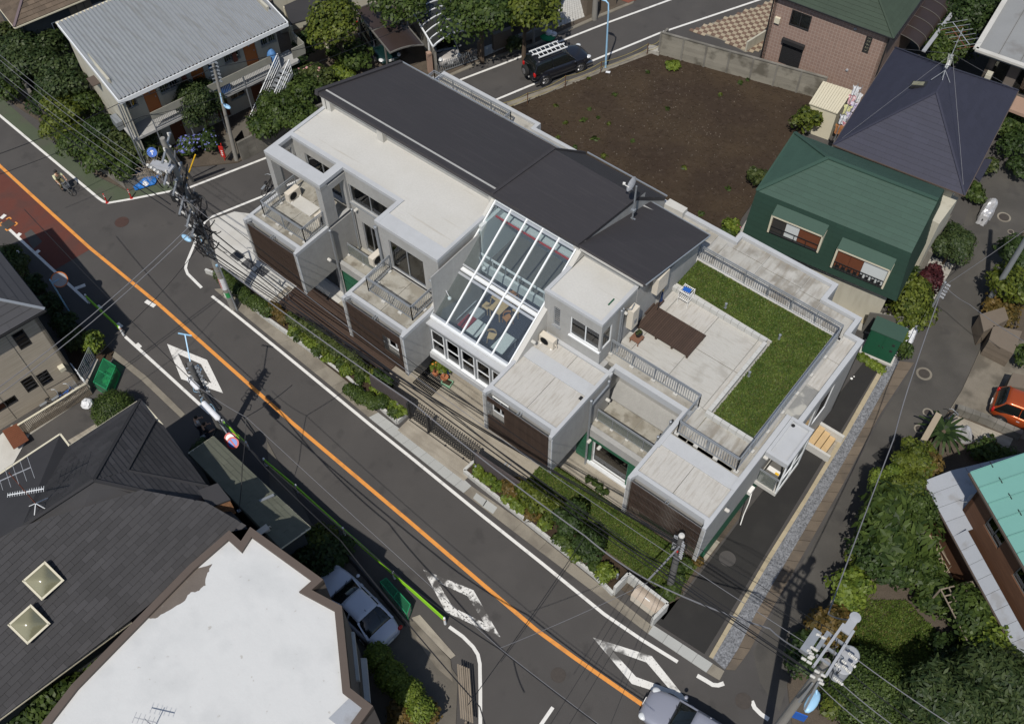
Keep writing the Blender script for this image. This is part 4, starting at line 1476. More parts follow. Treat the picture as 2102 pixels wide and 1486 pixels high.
mb.box(-33.5,-33.3,31.4,34.42,5.4,6.02)
bpart('rear_parapet',mb,'parapet')
mb = MB()
mb.box(-26.5,-22.3,31.5,33.74,5.6,5.83)
bpart('rear_slab',mb,'roof_slab_dirty')
mb = MB()
mb.box(-33.45,-22.4,33.95,34.15,0,5.4)
bpart('rear_wall',mb,'conc_wall')
dkr = empty('roof_deck',(-12.6,27,5.85),'dark brown slatted timber deck lying on the concrete roof terrace','deck')
n = 27
for i in range(n):
 x0 = -14.0+(2.95)*i/n
 mb = MB()
 mb.box(x0,x0+2.95/n-0.012,26.12+(0.0 if i > 2 else 0.0),27.68 if i > 1 else 28.2,6.05,6.1)
 ob('board',mb,'deck_brown',dkr)
for i in range(6):
 mb = MB()
 mb.box(-14.8+0.13*i,-14.8+0.13*i+0.118,26.95,27.75,6.05,6.1)
 ob('board',mb,'deck_brown',dkr)
mb = MB()
for x in (-13.9,-12.9,-12.0,-11.15):
 for y in (26.2,27.5):
  mb.box(x-0.05,x+0.05,y-0.05,y+0.05,5.85,6.05)
ob('leg',mb,'deck_brown',dkr)
mb = MB()
wall(mb,(-22.4,20.42),(-17.4,20.42),2.86,3.12,0.2)
mb.box(-22.4,-17.4,20.42,20.62,4.9,5.4)
for k in range(6):
 x = -22.38+0.98*k
 mb.box(x,x+0.1,20.42,20.56,3.12,4.9)
bpart('atrium_front',mb,'galv')
mb = MB()
mb.box(-22.5,-17.4,20.25,20.75,5.4,5.5)
mb.box(-22.3,-17.4,20.2,20.42,2.72,3.1)
bpart('atrium_sill',mb,'parapet')
for k in range(5):
 window(BD,(-22.4,20.42),(-17.4,20.42),0.14+0.98*k,0.98+0.98*k,3.14,4.88,'white_metal','pane_window',inset=0.04,bars=0,hbars=1,sill=True,fw=0.06)
gy0,gz0,gy1,gz1 = 20.65,5.62,25.85,9.45
SL = Vector((0,gy1-gy0,gz1-gz0))
def gp(x,t,k=0.0):
 nrm = Vector((0,-SL.z,SL.y)).normalized()
 return Vector((x,gy0,gz0))+SL*t+nrm*k
gx = [-22.36,-21.38,-20.42,-19.46,-18.5,-17.5]
mb = MB()
for x in gx:
 mb.bar(gp(x,0.0,0.05),gp(x,1,0.05),0.07,0.1)
mb.bar(gp(gx[0],1,0.02),gp(gx[-1],1,0.02),0.12)
mb.bar(gp(gx[0],0.0,0),gp(gx[-1],0.0,0),0.14)
mb.bar(gp(gx[0],0.43,-0.06),gp(gx[-1],0.43,-0.06),0.2,0.1)
sk = bpart('skylight_frame',mb,'white_metal')
for i in range(5):
 for (t0,t1) in ((0.01,0.41),(0.45,0.99)):
  g = MB()
  a,b = gx[i]+0.04,gx[i+1]-0.04
  g.slab([gp(a,t0,0.03),gp(b,t0,0.03),gp(b,t1,0.03),gp(a,t1,0.03)],0.012)
  ob('pane',g,'pane_clear',sk)
  h = MB()
  for tt in ((t0+0.005,t0+0.02),(t1-0.025,t1-0.005)):
   h.slab([gp(a,tt[0],0.05),gp(b,tt[0],0.05),gp(b,tt[1],0.05),gp(a,tt[1],0.05)],0.03)
  ob('pane_clamp',h,'metal_grey',sk)
mb = MB()      # concrete cheek on the right of the glass
mb.prism([(-17.44,20.75),(-17.2,20.75),(-17.2,23.2),(-17.44,23.2)],2.9,5.8)
mb.add([(x,y,z) for x in (-17.44,-17.2) for (y,z) in ((20.75,5.8),(23.3,5.8),(26.2,5.8),(26.2,9.6),(25.9,9.6),(20.75,5.85))],
 [(0,1,2,3,4,5),(11,10,9,8,7,6),(5,4,10,11),(4,3,9,10),(0,5,11,6)])
mb.add([(x,y,z) for x in (-22.56,-22.4) for (y,z) in ((20.5,5.4),(25.9,5.4),(25.9,9.55),(25.75,9.55),(20.5,5.65))],
 [(0,1,2,3,4),(9,8,7,6,5),(4,3,8,9),(3,2,7,8),(0,4,9,5)])
bpart('atrium_cheek',mb,'conc_light')
mb = MB()
mb.box(-22.4,-17.4,20.6,27.35,2.9,3.02)
bpart('atrium_floor',mb,'carpet_navy')
mb = MB()      # mezzanine and back wall
mb.box(-22.4,-17.4,24.5,27.35,5.75,5.95)
bpart('mezzanine_floor',mb,'carpet_grey')
mb = MB()
mb.box(-22.4,-17.4,24.35,24.5,5.7,6.3)
mb.box(-22.4,-17.44,27.2,27.35,5.95,9.2)
mb.box(-22.38,-22.2,24.5,27.2,5.95,8.8)
mb.box(-22.4,-17.44,26.35,26.5,3.02,5.75)
mb.box(-22.4,-17.44,25.9,26.3,8.1,8.4)
bpart('atrium_wall',mb,'interior_white')
mb = MB()
mb.bar((-22.3,24.42,6.95),(-17.5,24.42,6.95),0.05)
mb.bar((-22.3,24.42,6.85),(-17.5,24.42,6.85),0.03)
for k in range(7):
 mb.bar((-22.3+0.8*k,24.42,6.3),(-22.3+0.8*k,24.42,6.95),0.03)
bpart('mezzanine_rail',mb,'white_metal')
mb = MB()
mb.box(-22.3,-17.5,25.55,25.62,8.62,8.7)
bpart('sprinkler_pipe',mb,'red_paint')
mb = MB()
mb.box(-22.24,-22.2,20.8,24.3,3.02,8.5)
bpart('atrium_side',mb,'conc_wall')
mb = MB()
mb.box(-5.6,-4.48,24.02,26.3,5.68,5.9)
mb.box(-5.6,-4.48,24.02,24.2,5.9,6.0)
mb.box(-5.6,-5.45,24.2,26.15,5.9,6.0)
mb.box(-4.63,-4.48,24.2,26.15,5.9,6.0)
mb.box(-5.6,-4.48,26.15,26.3,5.9,6.06)
mb.box(-5.6,-4.5,26.2,26.3,3.0,5.68)
bpart('stair_roof',mb,'parapet')
mb = MB()
mb.lathe((-5.35,26.0,5.9),[(0.09,0),(0.09,0.02)],14)
bpart('roof_drain',mb,'black')
mb = MB()
mb.box(-5.62,-4.5,24.15,26.3,2.85,3.1)
bpart('stair_balcony',mb,'conc_light')
mb = MB()
for y in (24.2,25.2,26.15):
 mb.bar((-4.54,y,3.1),(-4.54,y,5.68),0.07)
mb.bar((-4.54,24.2,3.2),(-4.54,26.2,3.2),0.06)
mb.bar((-4.54,24.2,4.2),(-4.54,26.2,4.2),0.05)
sf = bpart('stair_frame',mb,'white_metal')
mb = MB()
mb.box(-4.56,-4.53,24.25,25.15,3.25,4.18)
mb.box(-4.56,-4.53,25.25,26.12,3.25,5.6)
ob('glass_panel',mb,'pane_rail',sf)
mb = MB()
mb.bar((-5.6,24.2,4.2),(-4.54,24.2,4.2),0.045)
mb.bar((-5.6,24.2,4.1),(-4.54,24.2,4.1),0.025)
mb.bar((-5.6,24.2,3.1),(-5.6,24.2,4.2),0.04)
mb.bar((-4.7,24.2,3.1),(-4.7,24.2,4.2),0.04)
fr_ = bpart('railing',mb,'galv')
mb = MB()
mb.box(-5.55,-4.74,24.19,24.21,3.15,4.08)
ob('glass_panel',mb,'pane_rail',fr_)
acx = empty('air_conditioner',(-5.1,24.9,3.1),'dark grey outdoor unit with a white and yellow label on the small side balcony','air conditioner')
mb = MB()
mb.box(-0.32,0.32,-0.42,0.42,0.05,0.72)
ob('casing',mb,'trafo_dark',acx,local=True)
mb = MB()
mb.box(-0.3,0.3,-0.3,-0.05,0.72,0.724)
ob('sticker',mb,'white_plastic',acx,local=True)
mb = MB()
mb.box(0.1,0.29,-0.3,-0.18,0.724,0.727)
ob('warning_sticker',mb,'yellow_paint',acx,local=True)
es = empty('entrance_steps',(-4.5,29.8,0),'pale wooden entrance steps between white low walls beside the black asphalt','steps')
for k,(x0,x1) in enumerate(((-5.05,-4.72),(-4.69,-4.38),(-4.35,-4.04))):
 mb = MB()
 mb.box(x0,x1,29.22,30.45,0.0,0.5-0.14*k)
 ob('step',mb,'wood_light',es)
mb = MB()
mb.box(-4.02,-3.72,29.22,30.45,0,0.06)
ob('landing',mb,'conc_terrace',es)
mb = MB()
mb.box(-5.07,-3.72,29.08,29.21,0,0.55)
mb.box(-5.07,-3.72,30.46,30.62,0,0.62)
ob('side_wall',mb,'conc_light',es)
def pipe(pts,r,m='galv',name='drain_pipe'):
 mb = MB()
 mb.path(pts,r,10)
 mb.lathe((pts[0][0],pts[0][1],pts[0][2]),[(r*1.3,-0.05),(r*1.3,0.04),(r*0.6,0.06)],10)
 return bpart(name,mb,m)
pipe([(-13.2,21.42,5.9),(-13.2,21.42,0.05)],0.055)
pipe([(-13.2,22.8,5.9),(-13.2,22.8,5.6),(-13.2,21.42,5.5)],0.05)
pipe([(-9.75,22.75,5.9),(-9.75,22.75,5.6),(-9.75,21.6,5.5)],0.05)
pipe([(-9.75,21.75,5.9),(-9.75,21.75,3.1)],0.05)
pipe([(-29.98,21.4,5.9),(-29.98,21.4,0.1)],0.06)
pipe([(-29.9,23.0,6.2),(-29.9,23.0,3.05)],0.05)
pipe([(-26.35,21.45,8.6),(-26.2,21.4,5.9)],0.07)
pipe([(-14.0,24.55,8.8),(-14.0,24.55,5.95),(-13.9,24.4,5.86)],0.045)
pipe([(-14.0,24.7,8.8),(-14.0,24.7,5.95)],0.035)
for (c,ax) in (((-29.98,20.95,4.0),(1,0,0)),((-14.0,24.9,8.3),(1,0,0)),((-5.5,20.9,5.3),(1,0,0)),((-5.5,24.0,5.6),(1,0,0)),((-13.1,21.4,2.4),(0,-1,0)),((-12.5,21.4,2.4),(0,-1,0)),
   ((-13.25,23.0,4.0),(1,0,0)),((-17.1,22.1,6.4),(1,0,0)),((-29.7,23.1,6.2),(0,-1,0))):
 mb = MB()
 mb.lathe(c,[(0.09,-0.1),(0.09,0.08),(0.06,0.11),(0.02,0.12)],14,ax)
 bpart('vent_hood',mb,'conc_light')
mb = MB()
mb.ell((-22.9,21.42,7.2),0.1,0.07,0.07)
mb.ell((-22.75,21.4,7.3),0.06,0.1,0.05)
bpart('flood_lamp',mb,'galv')
mb = MB()
mb.path([(-5.5,23.9,2.6),(-5.35,23.5,2.2),(-5.3,23.2,1.5),(-5.2,22.9,1.0)],0.025,6)
mb.box(-5.62,-5.45,23.6,24.0,2.6,2.85)
bpart('cable',mb,'white_plastic')
mb = MB()
mb.box(-27.1,-26.5,21.5,21.75,3.16,3.28)
mb.box(-33.3,-31.5,21.45,22.2,5.87,5.93)
bpart('cover_panel',mb,'conc_light')
def ac_unit(x,y,z,rz,label,w=0.82,d=0.32,h=0.62,m='ivory'):
 r = empty('air_conditioner',(x,y,z),label,'air conditioner','outdoor air conditioner units',rz)
 mb = MB()
 mb.box(-w/2,w/2,-d/2,d/2,0.06,h)
 ob('casing',mb,m,r,local=True)
 mb = MB()
 mb.lathe((-w*0.13,-d/2-0.001,h/2+0.03),[(h*0.38,0),(h*0.38,0.012),(h*0.34,0.012),(h*0.33,0.0),(0.04,0.0)],20,(0,-1,0))
 for k in range(6):
  mb.bar((-w*0.13-h*0.34,-d/2-0.012,h*0.28+k*h*0.1),(-w*0.13+h*0.34,-d/2-0.012,h*0.28+k*h*0.1),0.01)
 ob('fan_grille',mb,'steel_dark',r,local=True)
 mb = MB()
 mb.box(-w/2+0.05,-w/2+0.15,-d/2-0.04,d/2+0.04,0,0.06)
 mb.box(w/2-0.15,w/2-0.05,-d/2-0.04,d/2+0.04,0,0.06)
 ob('foot',mb,'white_plastic',r,local=True)
 mb = MB()
 mb.path([(w/2,0,0.3),(w/2+0.08,0,0.28),(w/2+0.1,0.02,0.1),(w/2+0.02,0.15,0.03)],0.025,6)
 ob('hose',mb,'ivory',r,local=True)
 return r
ac_unit(-16.72,22.72,5.87,0,'ivory air conditioner unit on the concrete roof between glass atrium and rooftop room')
ac_unit(-33.1,21.85,5.93,R(90),'ivory air conditioner unit under the open concrete frame at the far left of the building')
ac_unit(-30.75,21.7,5.9,R(90),'ivory air conditioner unit half hidden behind the railing beside the concrete frame column')
ac_unit(-26.6,21.4,5.9,R(90),'ivory air conditioner unit behind the lattice railing left of the sliding door')
ac_unit(-16.75,18.95+0.5,4.2,0,'ivory unit seen inside the square opening of the slatted screen',0.6,0.3,0.5)
hw = empty('water_heater',(-13.95,25.25,7.15),'tall ivory water heater fixed to the side wall of the rooftop room','water heater')
mb = MB()
mb.box(0,0.32,-0.25,0.25,0,1.35)
ob('casing',mb,'ivory',hw,local=True)
mb = MB()
mb.path([(0.1,0.1,1.35),(0.1,0.1,1.5),(0.18,-0.25,1.5),(0.0,-0.3,1.42)],0.025,8)
mb.box(0.321,0.33,-0.1,0.12,0.3,0.6)
ob('flue_pipe',mb,'galv',hw,local=True)
hb = empty('wall_unit',(-13.88,27.3,7.95),'long ivory unit hung on the grey wall under the dark roof corner','air conditioner')
mb = MB()
mb.box(0,0.3,-0.45,0.45,0,1.1)
ob('casing',mb,'ivory',hb,local=True)
mb = MB()
mb.bar((0.15,0.2,0),(0.15,0.2,-1.9),0.025)
ob('pipe',mb,'steel_dark',hb,local=True)
sdn = empty('satellite_dish',(-16.95,29.6,8.4),'white satellite dish on a tall pole on the dark roof','satellite dish')
mb = MB()
mb.tube((0,0,0),(0,0,2.4),0.045,8)
mb.box(-0.12,0.12,-0.12,0.12,0.0,0.15)
mb.box(-0.1,0.1,-0.1,0.1,0.7,0.85)
ob('mast',mb,'galv',sdn,local=True)
mb = MB()
mb.lathe((-0.12,-0.12,2.5),[(0.05,0),(0.25,0.03),(0.38,0.09),(0.385,0.1),(0.24,0.05),(0.04,0.02)],24,(-0.75,-0.45,0.5))
ob('dish',mb,'trafo_grey',sdn,local=True)
mb = MB()
mb.bar((-0.12,-0.12,2.2),(-0.5,-0.3,2.45),0.03)
mb.obox((-0.5,-0.3,2.5),0.12,0.08,0.1,(1,0.5,0))
ob('receiver_arm',mb,'white_plastic',sdn,local=True)
rk = empty('drying_rack',(-13.05,28.9,5.85),'white wire rack holding a blue folded cloth beside the roof lawn','rack')
mb = MB()
for y in (-0.25,0.25):
 for x in (-0.28,0.28):
  mb.bar((x,y,0),(x,y,1.0),0.03)
for k in range(7):
 mb.bar((-0.28+0.093*k,-0.25,0.95-0.0*k),(-0.28+0.093*k,0.25,0.95),0.025)
 mb.bar((-0.28+0.093*k,-0.25,0.45),(-0.28+0.093*k,0.25,0.45),0.02)
for z in (0.45,0.95):
 for y in (-0.25,0.25):
  mb.bar((-0.28,y,z),(0.28,y,z),0.03)
ob('frame',mb,'white_plastic',rk,local=True)
mb = MB()
mb.obox((0,-0.02,0.99),0.4,0.24,0.05,(1,0.15,0))
o = ob('folded_cloth',mb,'blue_paint')
o.location = (-13.05,28.9,5.85)
tag(o,'blue folded cloth lying on the white wire rack','cloth')
bk = empty('watering_tool',(-14.05,28.1,5.85),'dark blue folded parasol or tool leaning on the wall beside the timber deck','tool')
mb = MB()
mb.lathe((0.05,0,0),[(0.16,0),(0.17,0.1),(0.07,0.5),(0.05,0.8),(0.02,0.95)],10,(0.1,0,1))
ob('fabric',mb,'blue_dark',bk,local=True)
mb = MB()
mb.tube((0.13,0,0.95),(0.17,0,1.15),0.02,6)
ob('handle',mb,'yellow_paint',bk,local=True)
def pot_plant(x,y,z,r,h,m='leaf_mid',label='',cat='potted plant',group=None,pm='terracotta',lr=None,n=160,ls=0.08,fl=None,square=False):
 t = empty('potted_plant',(x,y,z),label,cat,group)
 mb = MB()
 if square:
  mb.box(-r,r,-r*0.7,r*0.7,0,r*0.8)
 else:
  mb.lathe((0,0,0),[(r*0.7,0),(r,r*1.3),(r*1.1,r*1.35),(r*1.1,r*1.6),(r*0.95,r*1.6),(r*0.9,r*1.45),(0.01,r*1.45)],14)
 ob('pot',mb,pm,t,local=True)
 lr = lr or r*1.5
 ob('foliage',leaf_mesh(lumpy(0,0,h,lr,lr,lr*0.9,5,0.5),n,ls,m=m,thick=0.6,aspect=2.2),None,t,local=True)
 mb = MB()
 mb.tube((0,0,r),(0,0,h),0.02,5)
 ob('stem',mb,'bark',t,local=True)
 if fl:
  ob('flower',leaf_mesh([(0,0,h+lr*.5,lr*.6,lr*.6,lr*.4)],8,0.08,m=fl,thick=.3),None,t,local=True)
 return t
p1 = G(895,768,0.1)
pot_plant(p1.x,p1.y,0.05,0.2,0.95,'leaf_bright','potted plant with an orange bloom in a terracotta pot nearest the dark grating','potted plant',None,lr=0.36,n=150,fl='flower_orange')
p2 = G(913,779,0.1)
pot_plant(p2.x,p2.y,0.05,0.2,0.95,'leaf_bright','leafy potted plant in a terracotta pot right beside the green trough','potted plant',None,lr=0.34,n=170)
p3 = G(918,787,0.1)
t_ = empty('planting_trough',(p3.x,p3.y,0.05),'pale green rectangular trough of soil beside the potted plants','trough',rz=R(10))
mb = MB()
mb.box(-0.28,0.28,-0.2,-0.17,0,0.2)
mb.box(-0.28,0.28,0.17,0.2,0,0.2)
mb.box(-0.28,-0.25,-0.17,0.17,0,0.2)
mb.box(0.25,0.28,-0.17,0.17,0,0.2)
ob('trough',mb,'trough_green',t_,local=True)
mb = MB()
mb.box(-0.25,0.25,-0.17,0.17,0,0.15)
ob('earth',mb,'soil',t_,local=True)
mb = MB()
mb.lathe(G(916,755,0.5),[(0.14,-0.45),(0.17,0),(0.12,0.0)],12)
tag(ob('blue_bucket',mb,'blue_paint'),'blue bucket with a white rim below the atrium wall','bucket')
gd = empty('floor_grating',(-22.6,20.6,0.06),'black floor grating under the second slatted box','grating')
mb = MB()
for k in range(14):
 mb.box(-23.3+0.1*k,-23.3+0.1*k+0.05,19.6,21.0,0.055,0.1)
for k in range(8):
 mb.box(-23.3,-21.95,19.6+0.19*k,19.6+0.19*k+0.04,0.053,0.095)
ob('grating',mb,'black',gd)
pot_plant(-13.55,25.6,6.15,0.15,0.28,'leaf_olive','small cactus in a dark pot on a brown stool beside the rooftop room','potted plant',None,'black',lr=0.16,n=70,ls=0.05)
sl = empty('stool',(-13.55,25.5,5.85),'small brown square stool on the terrace beside the rooftop room','stool')
mb = MB()
mb.box(-0.26,0.26,-0.26,0.26,0.26,0.3)
ob('seat',mb,'terracotta_dark',sl,local=True)
for sx in (-1,1):
 for sy in (-1,1):
  mb = MB()
  mb.box(sx*0.22-0.02,sx*0.22+0.02,sy*0.22-0.02,sy*0.22+0.02,0,0.26)
  ob('leg',mb,'terracotta_dark',sl,local=True)
for (px,py,k) in ((1038,952,0),(1046,955,1)):
 c = G(px,py,0.06)
 mb = MB()
 mb.ell((c.x,c.y,0.08),0.05,0.13,0.05,10,5)
 tag(ob('slipper',mb,'trafo_grey'),['left pale slipper of the pair near the dark boundary wall','right pale slipper of the pair near the dark boundary wall'][k],'slipper')
def table(x0,x1,y0,y1,h,m,label,cat='table',z=3.02):
 t = empty('table',((x0+x1)/2,(y0+y1)/2,z),label,cat)
 mb = MB()
 w,d = (x1-x0)/2,(y1-y0)/2
 mb.box(-w,w,-d,d,h-0.04,h)
 ob('tabletop',mb,m,t,local=True)
 for sx in (-1,1):
  for sy in (-1,1):
   mb = MB()
   mb.box(sx*(w-0.06)-0.025,sx*(w-0.06)+0.025,sy*(d-0.06)-0.025,sy*(d-0.06)+0.025,0,h-0.04)
   ob('leg',mb,m if m != 'interior_white' else 'galv',t,local=True)
 return t
table(-21.45,-20.72,23.88,25.24,0.7,'wood_light','long pale wooden table inside the glass atrium')
table(-21.43,-20.73,22.0,23.0,0.7,'interior_white','white table beside the grey sofa inside the atrium')
table(-19.8,-19.06,22.0,23.23,0.7,'interior_white','white table nearest the lower right corner of the atrium glass')
def chair(x,y,rz,m,label):
 t = empty('chair',(x,y,3.02),label,'chair','chairs around the long atrium table',rz)
 mb = MB()
 mb.prism([(-0.22,-0.2),(0.22,-0.2),(0.19,0.2),(-0.19,0.2)],0.42,0.46)
 ob('seat',mb,m,t,local=True)
 mb = MB()
 for k in range(7):
  a = R(200+k*20)*-1
  b = R(200+(k+1)*20)*-1
  mb.obox((0.24*math.cos((a+b)/2),0.02+0.22*math.sin((a+b)/2)*-1+0.0,0.74),0.1,0.03,0.12,(-math.sin((a+b)/2),-math.cos((a+b)/2),0))
 ob('backrest',mb,m,t,local=True)
 for sx in (-1,1):
  for sy in (-1,1):
   mb = MB()
   mb.tube((sx*0.17,sy*0.16,0.42),(sx*0.21,sy*0.2,0),0.018,5)
   ob('leg',mb,m,t,local=True)
 return t
chair(-21.75,24.85,R(90),'wood_light','pale wooden chair on the left long side of the atrium table, farther from the glass')
chair(-21.75,24.1,R(90),'wood_light','pale wooden chair at the near left corner of the long atrium table')
chair(-21.2,25.6,R(0),'wood_orange','orange brown chair at the far end of the long atrium table')
chair(-20.35,24.9,R(-90),'wood_light','pale wooden chair on the right side of the long atrium table')
chair(-20.4,24.15,R(-110),'wood_orange','orange brown chair at the near right corner of the long atrium table')
chair(-20.3,22.75,R(200),'wood_light','cane chair between the two white atrium tables')
sf = empty('sofa',(-22.0,23.0,3.02),'light grey sofa with a red seat cushion inside the atrium','sofa')
mb = MB()
mb.box(-0.38,0.38,-0.8,0.8,0.05,0.38)
ob('base',mb,'grey_fabric',sf,local=True)
for k in range(3):
 mb = MB()
 mb.obox((-0.3,-0.52+0.53*k,0.62),0.5,0.5,0.14,(0.35,0,0.94),az=(0.94,0,-0.35))
 ob('back_cushion',mb,'grey_fabric',sf,local=True)
mb = MB()
mb.box(-0.15,0.4,-0.82,0.1,0.38,0.46)
ob('seat_cushion',mb,'red_fabric',sf,local=True)
for k,(x,y) in enumerate(((-22.0,21.7),(-21.9,24.2))):
 t = empty('track_lamp',(x,y,6.3),['white spotlight hanging near the lower left of the atrium glass','white spotlight hanging above the atrium sofa'][k],'lamp')
 mb = MB()
 mb.tube((-0.3,0,0.6),(0,0,0),0.015,5)
 ob('arm',mb,'white_metal',t,local=True)
 mb = MB()
 mb.lathe((0,0,-0.1),[(0.09,0),(0.1,0.08),(0.04,0.16)],12)
 ob('shade',mb,'white_metal',t,local=True)
mb = MB()
mb.obox((-21.0,24.95,3.74),0.2,0.28,0.02,(1,0.2,0))
tag(ob('magazine',mb,'interior_white'),'open magazine lying on the long atrium table','magazine')
mb = MB()
mb.obox((-21.0,24.95,3.755),0.12,0.18,0.006,(1,0.2,0))
tag(ob('photo',mb,'green_paint'),'dark photo print on top of the magazine','photo')
mat('corr_roof',(0.27,0.285,0.3),0.5,0.06,1.0,0.05,metal=0.2,streak=(0.2,0.2,0.19,0.5,(0.4,3,1),0.6))
mat('plaster_cream',(0.42,0.4,0.33),0.85,0.06,1.0,0.05,streak=(0.3,0.28,0.22,0.4,(3,3,0.4),0.6))
mat('door_orange',(0.36,0.11,0.025),0.5,0.08,3,0.05)
mat('tile_brown',(0.105,0.078,0.055),0.8,0.2,1.2,0.15,isl=0.16)
mat('wall_slate',(0.045,0.05,0.052),0.8,0.08,2,0.05)
mat('slate_dark',(0.03,0.029,0.031),0.75,0.14,1.0,0.12,30,isl=0.2)
mat('slate_beige_house',(0.04,0.04,0.044),0.6,0.08,1.0,0.08,isl=0.06)
mat('slate_green',(0.03,0.064,0.047),0.7,0.06,1.2,0.08,isl=0.05)
mat('slate_green_dark',(0.011,0.034,0.023),0.75,0.06,1.2,0.08,isl=0.05)
mat('slate_blue',(0.026,0.027,0.044),0.7,0.08,1.2,0.1,isl=0.06)
mat('slate_pinkhouse',(0.035,0.052,0.035),0.75,0.08,1.2,0.1,isl=0.06)
mat('siding_beige',(0.4,0.35,0.28),0.8,0.05,2,0.1,streak=(0.27,0.235,0.18,0.6,(0.5,0.5,22),0.52))
mat('white_membrane',(0.5,0.505,0.5),0.7,0.03,0.6,0.03,stain=(0.4,0.41,0.41,0.5),ss=0.8,st=0.6,sw=0.12,stain2=(0.27,0.24,0.2,0.5),s2s=3.2,s2t=0.7,s2w=0.02,bump=0.5,bs=2.5)
mat('worn_membrane',(0.12,0.1,0.085),0.85,0.2,1.2,0.1,stain=(0.3,0.29,0.27,0.7),ss=1.6,st=0.68,sw=0.04)
mat('coping_brown',(0.085,0.065,0.053),0.6,0.06,2,0.05,isl=0.04)
mat('canopy_tile',(0.1,0.105,0.08),0.8,0.1,2,0.1,isl=0.08)
mat('brick_orange',(0.2,0.1,0.05),0.85,0.2,6,0.1,isl=0.2)
mat('turquoise',(0.13,0.29,0.255),0.5,0.06,0.8,0.04,isl=0.04)
mat('sheet_grey',(0.28,0.295,0.32),0.5,0.08,1.0,0.06,stain=(0.2,0.19,0.18,0.5),ss=1.2,st=0.6,sw=0.05,isl=0.04)
mat('wall_brown',(0.11,0.05,0.025),0.8,0.1,2,0.1,streak=(0.07,0.03,0.015,0.5,(1,1,14),0.5))
mat('cream_trim',(0.56,0.52,0.4),0.6,0.04,3,0)
mat('wood_red',(0.13,0.045,0.022),0.6,0.12,4,0.1)
mat('flat_grey',(0.22,0.225,0.225),0.85,0.08,0.8,0.08,stain=(0.13,0.12,0.11,0.5),ss=0.7,st=0.6,sw=0.06)
mat('poly_brown',(0.035,0.025,0.022),0.3,0.15,2,0.05)
mat('poly_dark',(0.028,0.029,0.028),0.25,0.15,2,0.05)
mat('pave_pink',(0.3,0.2,0.15),0.9,0.1,2,0.1,isl=0.1)
mat('pave_brown',(0.14,0.09,0.065),0.9,0.1,2,0.1,isl=0.1)
mat('pave_tan',(0.3,0.25,0.18),0.9,0.1,2,0.1,isl=0.08)
mat('pave_white',(0.4,0.39,0.36),0.8,0.06,2,0.05,isl=0.06)
mat('brick_red',(0.17,0.055,0.035),0.9,0.1,5,0.1)
mat('wood_grey',(0.2,0.165,0.125),0.9,0.15,3,0.1,isl=0.1)
mat('wall_tile_brown',(0.13,0.105,0.08),0.8,0.08,3,0.05,isl=0.12)
mat('plaster_grey',(0.24,0.235,0.2),0.85,0.1,1.5,0.08,stain=(0.15,0.14,0.11,0.4),ss=1.5,st=0.58,sw=0.06)
mat('tarp_blue_light',(0.08,0.2,0.42),0.5,0.2,5,0)
mat('ridge_mauve',(0.12,0.09,0.095),0.8,0.1,3,0)
mat('dome_bronze',(0.2,0.19,0.12),0.15,0.1,1,0,spec=0.7)
mat('wall_taupe',(0.13,0.11,0.095),0.8,0.08,2,0)
mat('panel_grey',(0.22,0.205,0.17),0.9,0.16,1.2,0.12,isl=0.1,stain=(0.08,0.072,0.055,0.8),ss=0.9,st=0.57,sw=0.06)
mat('conc_dark',(0.1,0.09,0.075),0.9,0.2,1.5,0.1)
mat('conc_dirty',(0.17,0.15,0.12),0.9,0.2,1.5,0.15,stain=(0.08,0.07,0.055,0.8),ss=0.8,st=0.53,sw=0.08)
mat('wall_tile_tan',(0.3,0.25,0.18),0.8,0.06,3,0.05)
def brickmat(name,c1,c2,mortar,w,h,msize=0.02,rough=0.6):
 m,n,L = _nt(name)
 out = n.new('ShaderNodeOutputMaterial')
 b = n.new('ShaderNodeBsdfPrincipled')
 b.inputs['Roughness'].default_value = rough
 g = n.new('ShaderNodeNewGeometry')
 s = n.new('ShaderNodeSeparateXYZ')
 L.new(g.outputs['Position'],s.inputs[0])
 c = n.new('ShaderNodeCombineXYZ')
 a = n.new('ShaderNodeMath')
 a.operation = 'ADD'
 L.new(s.outputs[0],a.inputs[0])
 L.new(s.outputs[1],a.inputs[1])
 L.new(a.outputs[0],c.inputs[0])
 L.new(s.outputs[2],c.inputs[1])
 t = n.new('ShaderNodeTexBrick')
 t.offset = 0.0
 t.inputs['Color1'].default_value = (*c1,1)
 t.inputs['Color2'].default_value = (*c2,1)
 t.inputs['Mortar'].default_value = (*mortar,1)
 t.inputs['Scale'].default_value = 1
 t.inputs['Mortar Size'].default_value = msize
 t.inputs['Brick Width'].default_value = w
 t.inputs['Row Height'].default_value = h
 L.new(c.outputs[0],t.inputs['Vector'])
 L.new(t.outputs[0],b.inputs['Base Color'])
 bm_ = n.new('ShaderNodeBump')
 bm_.inputs['Distance'].default_value = 0.01
 bm_.inputs['Strength'].default_value = 0.4
 bm_.invert = True
 L.new(t.outputs['Fac'],bm_.inputs['Height'])
 L.new(bm_.outputs[0],b.inputs['Normal'])
 L.new(b.outputs[0],out.inputs[0])
 MATS[name] = m
brickmat('tile_pink',(0.27,0.185,0.15),(0.24,0.165,0.135),(0.36,0.29,0.25),0.24,0.24,0.012)
def GV(px,py,p,q):
 d = _r2*((px-1051)/2079.5)-_u2*((py-743)/2079.5)+_fw
 p3,q3 = Vector((p[0],p[1],0)),Vector((q[0],q[1],0))
 e = (q3-p3).normalized()
 n_ = Vector((-e.y,e.x,0))
 t = (p3-Vector((0,0,CAMH))).dot(n_)/d.dot(n_)
 X = Vector((0,0,CAMH))+d*t
 return (X-p3).dot(e),X.z
